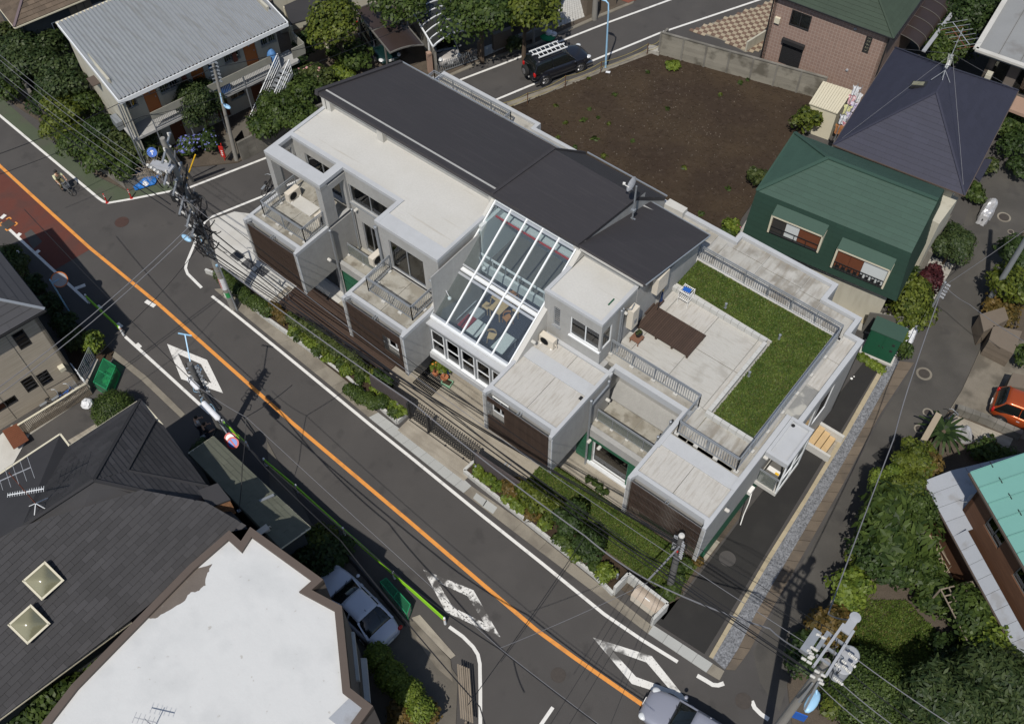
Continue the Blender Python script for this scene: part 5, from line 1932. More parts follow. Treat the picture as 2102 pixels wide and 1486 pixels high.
def holes_px(p,q,rects):
 out = []
 for (a,b) in rects:
  u0,z1 = GV(*a,p,q)
  u1,z0 = GV(*b,p,q)
  out.append((max(0.05,min(u0,u1)),max(u0,u1),min(z0,z1),max(z0,z1)))
 return out
def frame_dir(deg):
 return Vector((math.cos(R(deg)),math.sin(R(deg)),0)),Vector((-math.sin(R(deg)),math.cos(R(deg)),0))
def V3(v,z):
 return Vector((v[0],v[1],z))
def gutter_run(parent,pts,r=0.05,m='white_plastic'):
 mb = MB()
 for a,b in zip(pts,pts[1:]):
  mb.bar(a,b,r*1.6,r*1.4)
 return ob('gutter',mb,m,parent)
P0 = G(245,208,5.8)
u_,v_ = frame_dir(77.4)          # u along the front, v away from the street junction (back)
P0 = Vector((P0.x,P0.y,0))
AP = empty('apartment_house',(P0.x,P0.y,0),'two storey apartment block with a pale corrugated roof and four orange upper doors','building')
LN,DP = 11.25,7.7
mb = MB()
nc = 46
prev = None
vs,fs = [],[]
prof = []
for i in range(nc*4+1):
 t = i/(nc*4)
 h = [0.0,0.0,0.12,0.12][i % 4] if i < nc*4 else 0
 prof.append((t*LN,h))
for s_,(vv,zz) in enumerate(((0,5.82),(DP/2,6.24),(DP,6.66))):
 for (uu,h) in prof:
  p = P0+u_*uu+v_*vv
  vs.append((p.x,p.y,zz+h))
np_ = len(prof)
for s_ in range(2):
 for i in range(np_-1):
  fs.append((s_*np_+i,s_*np_+i+1,(s_+1)*np_+i+1,(s_+1)*np_+i))
mb.add(vs,fs)
ob('corrugated_roof',mb,'corr_roof',AP)
mb = MB()
def APp(u,v,z):
 p = P0+u_*u+v_*v
 return Vector((p.x,p.y,z))
mb.bar(APp(-0.05,-0.03,5.72),APp(LN+0.05,-0.03,5.72),0.05,0.26)
mb.bar(APp(-0.05,0,5.74),APp(-0.05,DP,6.58),0.06,0.28)
mb.bar(APp(LN+0.05,0,5.74),APp(LN+0.05,DP,6.58),0.06,0.28)
ob('fascia',mb,'white_metal',AP)
mb = MB()
mb.bar(APp(-0.1,DP+0.06,6.66),APp(LN+2,DP+0.06,6.66),0.14,0.08)
ob('rear_gutter',mb,'cream_trim',AP)
mb = MB()
screws = MB()
for r_ in range(6):
 for i in range(nc):
  p = APp((i+0.62)*LN/nc,0.4+r_*1.4,0)
  z = 5.82+0.84*(0.4+r_*1.4)/DP+0.08
  screws.box(p.x-0.02,p.x+0.02,p.y-0.02,p.y+0.02,z,z+0.02)
ob('roof_screws',screws,'steel_dark',AP,kind='stuff')
w0,w1 = APp(0.15,1.35,0),APp(LN-0.3,1.35,0)
doors_u = [1.7,5.15,8.6]
H_ = []
for k,u in enumerate((1.55,4.75,8.4)):
 H_.append((u,u+0.85,2.95,4.95))
win_u = [(0.35,1.1),(2.6,3.9),(5.9,6.5),(7.0,8.1),(9.6,10.7)]
mb = MB()
allh = H_+[(a,b,3.9,4.9) for a,b in win_u]
wall(mb,(w0.x,w0.y),(w1.x,w1.y),2.8,5.75,0.15,allh)
HL = [(u,u+0.85,0.15,2.1) for u in (2.4,5.6,8.2)]+[(3.6,4.7,1.1,2.0),(6.7,7.8,1.1,2.0)]
wall(mb,(w0.x,w0.y),(w1.x,w1.y),0.0,2.8,0.15,HL)
gb = [APp(0.15,0.1,0),APp(0.15,DP-0.2,0)]
mb.prism([(APp(0.15,1.5,0).x,APp(0.15,1.5,0).y),(APp(0.3,1.5,0).x,APp(0.3,1.5,0).y),(APp(0.3,DP-.2,0).x,APp(0.3,DP-.2,0).y),(APp(0.15,DP-.2,0).x,APp(0.15,DP-.2,0).y)],0,6.3)
mb.prism([(APp(0.15,.12,0).x,APp(0.15,.12,0).y),(APp(0.3,.12,0).x,APp(0.3,.12,0).y),(APp(0.3,1.35,0).x,APp(0.3,1.35,0).y),(APp(0.15,1.35,0).x,APp(0.15,1.35,0).y)],0,5.6)
mb.prism([(APp(LN-.45,1.5,0).x,APp(LN-.45,1.5,0).y),(APp(LN-.3,1.5,0).x,APp(LN-.3,1.5,0).y),(APp(LN-.3,DP-.2,0).x,APp(LN-.3,DP-.2,0).y),(APp(LN-.45,DP-.2,0).x,APp(LN-.45,DP-.2,0).y)],0,6.3)
mb.prism([(APp(0.3,DP-.35,0).x,APp(0.3,DP-.35,0).y),(APp(LN-.45,DP-.35,0).x,APp(LN-.45,DP-.35,0).y),(APp(LN-.45,DP-.2,0).x,APp(LN-.45,DP-.2,0).y),(APp(0.3,DP-.2,0).x,APp(0.3,DP-.2,0).y)],0,6.4)
ob('wall',mb,'plaster_cream',AP)
for (a,b,z0,z1) in H_+HL[:3]:
 d = MB()
 pm_ = APp(0.15+(a+b)/2,1.42,(z0+z1)/2)
 d.obox(pm_,b-a-0.04,0.05,z1-z0-0.02,u_)
 dr = ob('door',d,'door_orange' if z0 > 2 else 'wood_red',AP)
 h = MB()
 h.obox(APp(0.15+(a+b)/2,1.385,z0+1.45),0.1,0.02,0.1,u_)
 h.obox(APp(0.15+b-0.15,1.385,z0+1.0),0.05,0.03,0.1,u_)
 ob('handle',h,'galv',dr)
for (a,b) in win_u:
 window(AP,(w0.x,w0.y),(w1.x,w1.y),a,b,3.9,4.9,bars=1,back='interior_dark',bt=0.6)
for (a,b,z0,z1) in HL[3:]:
 window(AP,(w0.x,w0.y),(w1.x,w1.y),a,b,z0,z1,bars=1,back='interior_dark',bt=0.6)
for (a,b) in (win_u[1],win_u[3],win_u[4]):
 g = MB()
 for k in range(9):
  g.bar(APp(0.15+a+(b-a)*k/8,1.22,3.9),APp(0.15+a+(b-a)*k/8,1.22,4.9),0.02)
 for z in (3.95,4.85):
  g.bar(APp(0.15+a,1.22,z),APp(0.15+b,1.22,z),0.025)
 ob('window_grille',g,'galv',AP)
for u in (4.3,7.75):
 g = MB()
 g.obox(APp(u+0.1,1.25,4.2),0.28,0.18,0.6,u_)
 ob('meter_box',g,'brick_red',AP)
mb = MB()
mb.obox(APp(LN/2+.1,0.75,2.72),LN+0.4,1.35,0.16,u_)
ob('corridor_slab',mb,'conc_wall',AP)
mb = MB()
mb.obox(APp(1.55+4.0,0.12,3.78),8.3,0.05,0.5,u_)
ob('parapet_panel',mb,'plaster_grey',AP)
mb = MB()
for k in range(76):
 p = APp(1.4+k*0.11,0.12,0)
 mb.bar((p.x,p.y,2.86),(p.x,p.y,3.53),0.018)
mb.bar(APp(1.4,0.12,2.9),APp(9.7,0.12,2.9),0.05)
mb.bar(APp(1.4,0.12,3.52),APp(9.7,0.12,3.52),0.03)
for k in range(5):
 mb.bar(APp(1.4+2.07*k,0.1,0.0),APp(1.4+2.07*k,0.1,3.55),0.06)
ob('balustrade',mb,'galv',AP)
mb = MB()
mb.obox(APp(LN+0.25,-0.2,3.7),0.9,0.06,0.75,u_)
mb.obox(APp(LN+0.7,0.45,3.8),0.06,1.35,0.7,u_)
ob('landing_panel',mb,'plaster_grey',AP)
for (a,b) in ((7.2,9.0),):
 mb = MB()
 mb.ell(APp(9.95,0.45,3.5),0.34,0.34,0.75,12,8)
 tag(ob('water_tank_cover',mb,'tarp_blue_light',None),'pale blue wrapped bundle standing on the apartment landing beside the outdoor stair','bundle')
mb = MB()
mb.box(APp(6.3,.5,0).x-0.25,APp(6.3,.5,0).x+0.25,APp(6.3,.5,0).y-0.4,APp(6.3,.5,0).y+0.4,2.82,3.35)
tag(ob('storage_crate',mb,'tarp_blue'),'blue crate on the apartment corridor behind the balustrade','crate')
ST = empty('outdoor_stair',G(560,200),'steep outdoor metal stair with pipe handrails at the right end of the apartment block','stair')
s0,s1 = APp(LN-0.9,-0.35,2.85),APp(LN-4.1,-1.2,0.1)
d_ = (s1-s0)
side = Vector((d_.y,-d_.x,0)).normalized()
for k in range(13):
 mb = MB()
 c = s0+d_*((k+0.5)/13)
 mb.obox(c,0.24,0.95,0.04,Vector((d_.x,d_.y,0)))
 ob('tread',mb,'galv',ST)
for s_ in (-1,1):
 mb = MB()
 o_ = side*0.5*s_
 mb.bar(s0+o_,s1+o_,0.05,0.2)
 ob('stringer',mb,'galv',ST)
 mb = MB()
 for hh in (0.35,0.6,0.85,1.1):
  mb.bar(s0+o_+Vector((0,0,hh)),s1+o_+Vector((0,0,hh)),0.05 if hh > 1 else 0.03)
 for k in range(4):
  c = s0+d_*(k/3)+o_
  mb.bar(c,c+Vector((0,0,1.1)),0.035)
 ob('handrail',mb,'white_metal',ST)
mb = MB()
mb.bar(APp(-0.15,0.0,5.6),APp(-0.15,0.0,0.2),0.07)
mb.bar(APp(-0.02,0.0,5.6),APp(-0.02,0.0,0.2),0.05)
ob('downpipe',mb,'galv',AP)
c = APp(-0.1,4.2,4.6)
mb = MB()
mb.obox(c+Vector((0,0,0)),0.5,0.9,0.06,u_,az=(u_*-0.3+Vector((0,0,1))))
ob('window_hood',mb,'coping_brown',AP)
mb = MB()
mb.obox(APp(-0.1,2.4,2.6),0.4,0.9,0.6,u_)
ob('window_bay',mb,'galv',AP)
c0 = Vector((-57.64,21.46,0))
ut,vt = frame_dir(76.5)
TL = empty('tiled_house',c0,'house with a mossy brown tiled roof and dark grey walls in the top left corner','building')
e0 = V3(c0,5.5)
A_,B_,C_ = e0,V3(c0+ut*10.5,5.5),V3(c0+vt*8,5.5)
rp = V3(c0+ut*4+vt*4,7.4)
rq = V3(c0+ut*10.5+vt*4,7.4)
for f_,mp_ in (([A_,B_,rq,rp],130),([A_,rp,C_],0)):
 mb = MB()
 mb.slab([Vector(p) for p in f_],0.1)
 ob('roof_deck',mb,'tile_brown',TL)
 tiled(TL,'roof_tile',f_,'tile_brown',0.42,0.32,0.035,0.025,maxparts=mp_,near=A_)
mb = MB()
mb.bar(e0+Vector((0,0,0.06)),rp+Vector((0,0,0.06)),0.16,0.1)
mb.bar(rp+Vector((0,0,0.06)),rq+Vector((0,0,0.06)),0.16,0.1)
ob('ridge_cap',mb,'ridge_mauve',TL)
gutter_run(TL,[C_-Vector((0,0,.05)),A_-Vector((0,0,.05)),B_-Vector((0,0,.05))],0.06,'cream_trim')
w = c0+ut*0.5+vt*0.5
p_,q_ = (w.x,w.y),((w+ut*10).x,(w+ut*10).y)
hs = [(1.7,2.2,3.6,4.5),(6.6,7.1,3.6,4.5),(4.4,5.2,2.6,4.6)]
mb = MB()
wall(mb,p_,q_,0,5.45,0.2,hs)
wall(mb,((w+vt*7).x,(w+vt*7).y),p_,0,5.45,0.2)
ob('wall',mb,'wall_slate',TL)
for h in hs[:2]:
 window(TL,p_,q_,*h,fm='white_metal',back='interior_dark',bars=0,inset=0.02,bt=0.3)
mb = MB()
cc_ = w+ut*4.8+vt*0.05
mb.obox((cc_.x,cc_.y,3.6),0.8,0.06,2.0,ut)
ob('shutter',mb,'trafo_grey',TL)
for k in range(3):
 mb = MB()
 cc_ = w+ut*(3.3+k*0.5)-vt*0.02
 mb.obox((cc_.x,cc_.y,3.0),0.46,0.04,4.6,ut)
 ob('board',mb,'wood_grey',TL)
cb = Vector((-36.9,8.92,0))
ub,vb = frame_dir(170.5)         # u towards the upper left, v down along the visible side
BH = empty('sided_house',cb,'house with horizontal beige siding and a dark slate roof at the left edge','building')
cz = 6.3
A_,B_,C_ = V3(cb,cz),V3(cb+ub*9.5,cz),V3(cb+vb*9.5,cz)
rp = V3(cb+ub*4.5+vb*4.5,cz+1.9)
for f_,mp_ in (([B_,A_,rp,V3(cb+ub*9.5+vb*4.5,cz+1.9)],60),([A_,C_,rp],60)):
 mb = MB()
 mb.slab([Vector(p) for p in f_],0.12)
 ob('roof_deck',mb,'slate_beige_house',BH)
 tiled(BH,'slate',f_,'slate_beige_house',1.8,0.4,0.03,0.015,maxparts=mp_,near=A_)
mb = MB()
mb.bar(A_+Vector((0,0,0.07)),rp+Vector((0,0,0.07)),0.14,0.05)
ob('ridge_cap',mb,'galv',BH)
gutter_run(BH,[B_-Vector((0,0,.08)),A_-Vector((0,0,.08)),C_-Vector((0,0,.08))],0.07,'steel_dark')
mb = MB()
ed = cb+ub*0.45+vb*0.45
E1 = ed+vb*8.4
P_,Q_ = (E1.x,E1.y),(ed.x,ed.y)      # outward to the right of P->Q
hp = holes_px(P_,Q_,[((30,690),(50,706)),((84,766),(102,786)),((52,779),(70,797)),((5,823),(22,832))])
hp = []
for (cx,cy,ww,hh) in ((45,697,0.62,1.25),(92,776,0.62,1.0),(61,788,0.62,1.05),(12,830,1.2,0.55)):
 u,z = GV(cx,cy,P_,Q_)
 hp.append((u-ww/2,u+ww/2,z-hh/2,z+hh/2))
wall(mb,P_,Q_,0,cz-0.1,0.2,[h for h in hp])
e2 = ed+ub*8
wall(mb,Q_,(e2.x,e2.y),0,cz-0.1,0.2)
ob('wall',mb,'siding_beige',BH)
for h in hp:
 window(BH,P_,Q_,*h,fm='steel_dark',back='interior_dark',bars=1 if h[1]-h[0] > 1 else 0,hbars=3 if h[1]-h[0] < 1 else 0,inset=0.03,bt=0.2,fw=0.06)
mb = MB()
for u in (1.0,2.9,4.8,6.7,8.35):
 p = Vector((*P_,0))+(ed-E1).normalized()*u
 n_ = Vector(((ed-E1).y,-(ed-E1).x,0)).normalized()
 p = p+n_*0.005
 mb.bar((p.x,p.y,0.1),(p.x,p.y,cz-0.15),0.02)
ob('siding_joint',mb,'trafo_dark',BH)
u,z = GV(124,752,P_,Q_)
p = Vector((*P_,0))+(ed-E1).normalized()*u+n_*0.15
mb = MB()
mb.obox((p.x,p.y,z),0.3,0.3,0.25,(ed-E1))
ob('vent_hood',mb,'cream_trim',BH)
def px_wall(name,label,a,b,h,t,m,z0=0.0,cat='wall',group=None):
 A,B = G(*a,z0),G(*b,z0)
 mb = MB()
 d = (B-A).normalized()
 n_ = Vector((-d.y,d.x,0))*t/2
 mb.prism([tuple((A+n_).xy),tuple((B+n_).xy),tuple((B-n_).xy),tuple((A-n_).xy)],z0,z0+h)
 o = ob(name,mb,m)
 return tag(o,label,cat,group)
sheet('yard',W2([(40,872),(172,784),(190,806),(60,893)],0.04),0.04,'conc_slab',0.05)
sheet('yard',W2([(0,893),(25,872),(60,893),(28,950),(-30,990)],0.04),0.045,'conc_light',0.05)
bf = empty('board_fence',G(55,890),'low brown board fence with a pale cap in front of the beige house','fence')
A,B = G(52,893,0.05),G(190,808,0.05)
d = B-A
for k in range(46):
 mb = MB()
 c = A+d*((k+0.5)/46)
 mb.obox((c.x,c.y,0.5),d.length/46-0.02,0.03,0.9,d)
 ob('board',mb,'wood_grey',bf)
mb = MB()
mb.bar(A+Vector((0,0,0.98)),B+Vector((0,0,0.98)),0.1,0.05)
ob('cap',mb,'cream_trim',bf)
wd = empty('timber_platform',G(30,900),'reddish brown timber platform at the left edge in front of the beige house','deck')
q0,q1,q2,q3 = (G(4,884,0.4),G(36,868,0.4),G(59,903,0.4),G(28,922,0.4))
for k in range(12):
 mb = MB()
 a,b = q0.lerp(q3,k/12),q0.lerp(q3,(k+0.9)/12)
 c,d2 = q1.lerp(q2,(k+0.9)/12),q1.lerp(q2,k/12)
 mb.slab([a,b,c,d2],0.04)
 ob('board',mb,'wood_red',wd)
rf_ = empty('wire_fence',G(195,770),'grey metal rail fence between beige house and green rubbish cage','fence')
A,B = G(178,790,0.3),G(200,742,0.3)
mb = MB()
for k in range(8):
 mb.bar(A+Vector((0,0,0.2+0.16*k)),B+Vector((0,0,0.2+0.16*k)),0.03)
for t in (0,0.5,1):
 c = A.lerp(B,t)
 mb.bar((c.x,c.y,0),(c.x,c.y,1.6),0.05)
ob('rails',mb,'galv',rf_)
mb = MB()
mb.bar(A+Vector((0.12,0,0.0)),B+Vector((0.12,0,0.0)),0.18,0.7)
ob('plinth',mb,'conc_slab',rf_)
tf = empty('trellis_panel',G(170,790),'white trellis panel beside the bicycles at the beige house','trellis')
A,B = G(157,765,0.2),G(185,800,0.2)
mb = MB()
for k in range(6):
 c = A.lerp(B,k/5)
 mb.bar((c.x,c.y,0.1),(c.x,c.y,1.1),0.03)
for z in (0.15,0.6,1.08):
 mb.bar((A.x,A.y,z),(B.x,B.y,z),0.04)
ob('lattice',mb,'white_metal',tf)
pvs = tag(empty('paving_left_lane',G(200,870)),kind='structure')
pieces('paving_slab',pvs,[(140,905),(215,860),(228,852)],[(152,915),(236,862),(252,852)],0.6,0.0,0.05,'conc_terrace')
sheet('left_kerb',W2([(236,722),(300,772),(350,820),(380,850),(372,858),(290,780),(228,730)]),0.03,'gutter_conc',0.05)
sheet('left_verge',W2([(-40,500),(60,560),(140,650),(235,723),(228,740),(190,745),(160,780),(100,640),(-40,520)]),0.03,'soil',0.05)
DH = empty('slate_house',G(200,1100),'large dark slate roofed house with two square skylights and a brick chimney','building')
S = {}
for k,(px,py,z) in dict(E0=(-60,1012,5.5),E1=(124,891,5.5),E2=(143,916,5.5),E3=(288,821,5.5),E4=(334,873,5.5),E5=(509,1085,5.5),E6=(270,1276,5.5),E7=(-60,1520,5.5),
      R1=(193,987,8.1),R2=(261,968,7.2),P=(319,862,5.6),Q=(428,1000,5.75),Q2=(428,1038,6.1),L1=(43,1085,7.6),L0=(-60,1125,7.0)).items():
 S[k] = G(px,py,z)
faces = [('R2','P','E4','Q'),('R1','E3','P','R2'),('R1','R2','Q','Q2'),('R1','E2','E3'),('R1','L1','E2'),('L1','L0','E1'),('E2','L1','E1'),('L0','E0','E1'),('Q','E5','Q2')]
BIG = ['R1','Q2','E5','E6','E7','L0','L1']
for i,f_ in enumerate(faces+[tuple(BIG)]):
 pts = [S[k] for k in f_]
 mb = MB()
 if len(pts) > 4:
  n_ = len(pts)
  mb.add(pts+[p-Vector((0,0,0.12)) for p in pts],[tuple(range(n_)),tuple(range(2*n_-1,n_-1,-1))]+[(j,j+n_,(j+1) % n_+n_,(j+1) % n_) for j in range(n_)])
 else:
  mb.slab(pts,0.1)
 ob('roof_deck',mb,'slate_dark',DH)
tiled(DH,'slate',[S[k] for k in BIG],'slate_dark',0.62,0.25,0.03,0.014,maxparts=300,near=G(330,1080,6),updir=(S['R1']-(S['E6']+S['E5'])/2))
for i,f_ in enumerate(faces[:5]):
 tiled(DH,'slate',[S[k] for k in f_],'slate_dark',0.62,0.25,0.03,0.014)
mb = MB()
for a,b in (('R1','Q2'),('R1','L1'),('R2','P'),('R2','Q'),('R1','E3')):
 mb.bar(S[a]+Vector((0,0,0.06)),S[b]+Vector((0,0,0.06)),0.14,0.05)
ob('ridge_cap',mb,'slate_dark',DH)
gutter_run(DH,[S['E0'],S['E1'],S['E2'],S['E3'],S['E4']],0.05,'cream_trim')
gutter_run(DH,[S['E6'],S['E7']],0.05,'cream_trim')
mb = MB()
ins = [('E0',0.5,-0.5),]
foot = [S[k] for k in ('E0','E1','E2','E3','E5','E6','E7')]
cen = sum(foot,Vector((0,0,0)))/len(foot)
fp = [cen+(p-cen)*0.93 for p in foot]
mb.prism([(p.x,p.y) for p in fp],0,5.3)
ob('wall',mb,'wall_slate',DH)
mb = MB()
a,b = S['R2'].lerp(S['Q'],0.98),S['E5']
c1,c2,c3,c4 = G(411,1008,6.6),G(446,995,6.6),G(470,1025,6.6),G(430,1040,6.6)
mb.prism([(p.x,p.y) for p in (c1,c2,c3,c4)],5.3,6.55)
ch = ob('chimney',mb,'brick_orange',DH)
mb = MB()
mb.prism([(p.x,p.y) for p in (c1+(c1-c3)*.06,c2+(c2-c4)*.06,c3+(c3-c1)*.06,c4+(c4-c2)*.06)],6.55,6.65)
ob('chimney_cap',mb,'slate_dark',ch)
for k in range(11):
 mb = MB()
 mb.prism([(p.x,p.y) for p in (c1+(c1-c3)*.02,c2+(c2-c4)*.02,c3+(c3-c1)*.02,c4+(c4-c2)*.02)],5.4+k*0.105,5.4+k*0.105+0.085)
 ob('brick_course',mb,'brick_orange',ch)
for (px,py) in ((89,1192),(60,1281)):
 nrm = (S['Q2']-S['R1']).cross(S['E6']-S['R1']).normalized()
 if nrm.z < 0:
  nrm = -nrm
 d = _r2*((px-1051)/2079.5)-_u2*((py-743)/2079.5)+_fw
 t = (S['R1']-Vector((0,0,CAMH))).dot(nrm)/d.dot(nrm)
 c = Vector((0,0,CAMH))+d*t
 ux = (G(px+45,py-40,c.z)-G(px,py,c.z))
 ux = Vector((0.995,-0.1,0))
 ux = (ux-nrm*ux.dot(nrm)).normalized()
 uy = nrm.cross(ux)
 ux = (ux+uy*0.12).normalized()
 uy = nrm.cross(ux)
 fr_ = MB()
 s_ = 0.5
 for sgn in (-1,1):
  fr_.obox(c+uy*s_*sgn+nrm*0.09,2*s_+0.08,0.08,0.18,ux,az=nrm)
  fr_.obox(c+ux*s_*sgn+nrm*0.09,0.08,2*s_,0.18,ux,az=nrm)
 sk_ = ob('skylight',fr_,'cream_trim',DH)
 dm = MB()
 N = 8
 vs,fs = [],[]
 for i in range(N+1):
  for j in range(N+1):
   a,b = -1+2*i/N,-1+2*j/N
   h = 0.3*(1-max(abs(a),abs(b)) ** 1.3)+0.16
   vs.append(c+ux*a*(s_-.04)+uy*b*(s_-.04)+nrm*h)
 for i in range(N):
  for j in range(N):
   fs.append((i*(N+1)+j,(i+1)*(N+1)+j,(i+1)*(N+1)+j+1,i*(N+1)+j+1))
 dm.add(vs,fs)
 ob('dome',dm,'dome_bronze',sk_,smooth=True)
CP = empty('canopy_roof',G(530,1000,3.1),'lower olive grey tiled roof beside the street in front of the slate house','roof')
Cf = [G(387,931,4.2),G(438,897,3.2),G(560,1016,3.2),G(637,1083,3.2),G(580,1124,3.2),G(509,1085,4.0)]
Cf2 = [G(387,931,3.9),G(438,897,3.2),G(637,1083,3.2),G(575,1127,3.9)]
mb = MB()
mb.slab(Cf2,0.1)
ob('roof_deck',mb,'canopy_tile',CP)
tiled(CP,'roof_tile',Cf2,'canopy_tile',0.5,0.3,0.03,0.018,maxparts=60,near=G(600,1050,3.2))
gutter_run(CP,[Cf2[0],Cf2[1],Cf2[2],Cf2[3]],0.045,'cream_trim')
mb = MB()
mb.bar(G(487,1050,3.75),G(562,1016,3.4),0.12,0.1)
ob('ridge_cap',mb,'galv',CP)
mb = MB()
mb.prism([(p.x,p.y) for p in (G(400,935,3),G(438,910,3),G(620,1085,3),G(560,1120,3))],0,2.9)
ob('wall',mb,'wall_slate',CP)
ac_unit(G(540,1092,3.9).x,G(540,1092,3.9).y,3.7,R(80),'pale unit with a vent on the tiled canopy beside the white flat roof',0.6,0.3,0.4)
WB = empty('flat_roof_house',G(500,1350),'building with a glaring white flat roof edged by brown coping at the bottom','building')
OUTP = [(471,1089),(495,1111),(514,1082),(664,1190),(640,1211),(702,1244),(719,1412),(766,1449),(700,1540),(640,1640),(-40,1640),(85,1486),(148,1405),(389,1160)]
wp = [G(px,py,7.0) for px,py in OUTP]
mb = MB()
pts = [(p.x,p.y) for p in wp]
a = sum(pts[i][0]*pts[(i+1) % len(pts)][1]-pts[(i+1) % len(pts)][0]*pts[i][1] for i in range(len(pts)))
if a < 0:
 pts = pts[::-1]
bm_ = bmesh.new()
vv = [bm_.verts.new((p[0],p[1],6.9)) for p in pts]
bm_.faces.new(vv)
bmesh.ops.triangulate(bm_,faces=bm_.faces[:])
me = bpy.data.meshes.new('white_roof')
bm_.to_mesh(me)
bm_.free()
me.materials.append(MATS['white_membrane'])
o = bpy.data.objects.new('white_roof',me)
COL.objects.link(o)
o.parent = WB
o.location = -wpos(WB)
mb = MB()
n = len(pts)
mb.add([(p[0],p[1],0) for p in pts]+[(p[0],p[1],6.85) for p in pts],[(i,(i+1) % n,n+(i+1) % n,n+i) for i in range(n)])
ob('wall',mb,'wall_taupe',WB)
st_pts = [(437,1158),(425,1176),(421,1200),(404,1214),(388,1217),(375,1236),(352,1250),(330,1262),(318,1270),(300,1268),(268,1292),(240,1330),(222,1350),(214,1352),(250,1300),(330,1222),(390,1170)]
rd = random.Random(4)
sp_ = []
for i,p in enumerate(st_pts):
 q = st_pts[(i+1) % len(st_pts)]
 for k in range(4):
  j_ = 0 if i > 12 else 1.6
  sp_.append((p[0]+(q[0]-p[0])*k/4+rd.uniform(-j_,j_),p[1]+(q[1]-p[1])*k/4+rd.uniform(-j_,j_)))
bm_ = bmesh.new()
bm_.faces.new([bm_.verts.new(G(*p,6.905)) for p in sp_])
bmesh.ops.triangulate(bm_,faces=bm_.faces[:])
me = bpy.data.meshes.new('worn_patch')
bm_.to_mesh(me)
bm_.free()
me.materials.append(MATS['worn_membrane'])
o = bpy.data.objects.new('worn_patch',me)
COL.objects.link(o)
o.parent = WB
o.location = -wpos(WB)
for i in range(n):
 A,B = Vector(pts[i]),Vector(pts[(i+1) % n])
 Z,D = Vector(pts[i-1]),Vector(pts[(i+2) % n])
 def off(P,Q,Rr):
  d1,d2 = (Q-P).normalized(),(Rr-Q).normalized()
  n1,n2 = Vector((-d1.y,d1.x)),Vector((-d2.y,d2.x))
  b = (n1+n2)
  b = b/max(0.4,b.dot(n1))
  return Q+b*0.3
 a2,b2 = off(Z,A,B),off(A,B,D)
 k = max(1,int((B-A).length/2.2))
 for j in range(k):
  q = [A.lerp(B,j/k),A.lerp(B,(j+1)/k),a2.lerp(b2,(j+1)/k),a2.lerp(b2,j/k)]
  mb = MB()
  mb.prism([tuple(x) for x in q],6.6,7.05)
  ob('coping',mb,'coping_brown',WB)
mb = MB()
q = [G(717,1431,7),G(747,1453,7),G(710,1500,7),G(674,1473,7)]
mb.prism([(p.x,p.y) for p in q],6.91,6.97)
ob('roof_hatch',mb,'sheet_grey',WB)
for (a,b,c,d,z) in (((714,1296),(727,1296),(738,1395),(725,1395),4.6),((740,1350),(752,1350),(760,1440),(748,1436),3.6)):
 mb = MB()
 q = [G(*x,z) for x in (a,b,c,d)]
 mb.prism([(p.x,p.y) for p in q],z-0.25,z)
 ob('balcony',mb,'conc_light',WB)
GH = empty('green_house',G(1730,400),'dark green slate clad house with two cream framed dormer windows at the upper right','building')
gA,gB,gC,gD = G(1629,269,5.8),G(1553,392,5.8),G(1870,522,5.8),G(1935,389,5.8)
ux,uy = frame_dir(7.3)
gC = gB+ux*(gC-gB).dot(ux)
gD = gC+uy*(gD-gC).dot(uy)
gA = gB+uy*(gD-gC).length
rA = G(1689,345,7.2)
rA = gB+ux*2.6+uy*(gD-gC).length/2
rA.z = 7.3
rB = gC+uy*(gD-gC).length/2
rB.z = 7.3
for f_ in ([gB,gC,rB,rA],[gD,gA,rA,rB],[gA,gB,rA]):
 mb = MB()
 mb.slab([Vector(p) for p in f_],0.1)
 ob('roof_deck',mb,'slate_green',GH)
 tiled(GH,'slate',f_,'slate_green',0.9,0.3,0.02,0.01)
mb = MB()
for a,b in ((rA,rB),(gA,rA),(gB,rA)):
 mb.bar(a+Vector((0,0,0.06)),b+Vector((0,0,0.06)),0.2,0.06)
mb.bar(gA+Vector((0,0,0.03)),gB+Vector((0,0,0.03)),0.1,0.08)
ob('ridge_cap',mb,'slate_green',GH)
gw = 0.75
mB = V3(gB-uy*gw,2.95)
mC = V3(gC-uy*gw+ux*0.35,2.95)
mD = V3(gD+ux*0.35,2.95)
mA = V3(gA,2.95)
for f_ in ([mB,mC,gC,gB],[mC,mD,gD,gC]):
 f2 = [Vector(p) for p in f_]
 mb = MB()
 mb.slab(f2,0.1)
 ob('mansard',mb,'slate_green_dark',GH)
 tiled(GH,'slate',f2,'slate_green_dark',0.9,0.3,0.018,0.01)
mb = MB()
fw_ = [mB+ux*.5+uy*.5,mC-ux*.5+uy*.5,mD-ux*.5-uy*.4,mA+ux*.5-uy*.4]
mb.prism([(p.x,p.y) for p in fw_],0,2.95)
fw_ = [gB+ux*.1,gC-ux*.05,gD-ux*.05,gA+ux*.1]
mb.prism([(p.x,p.y) for p in fw_],2.95,5.7)
ob('wall',mb,'plaster_cream',GH)
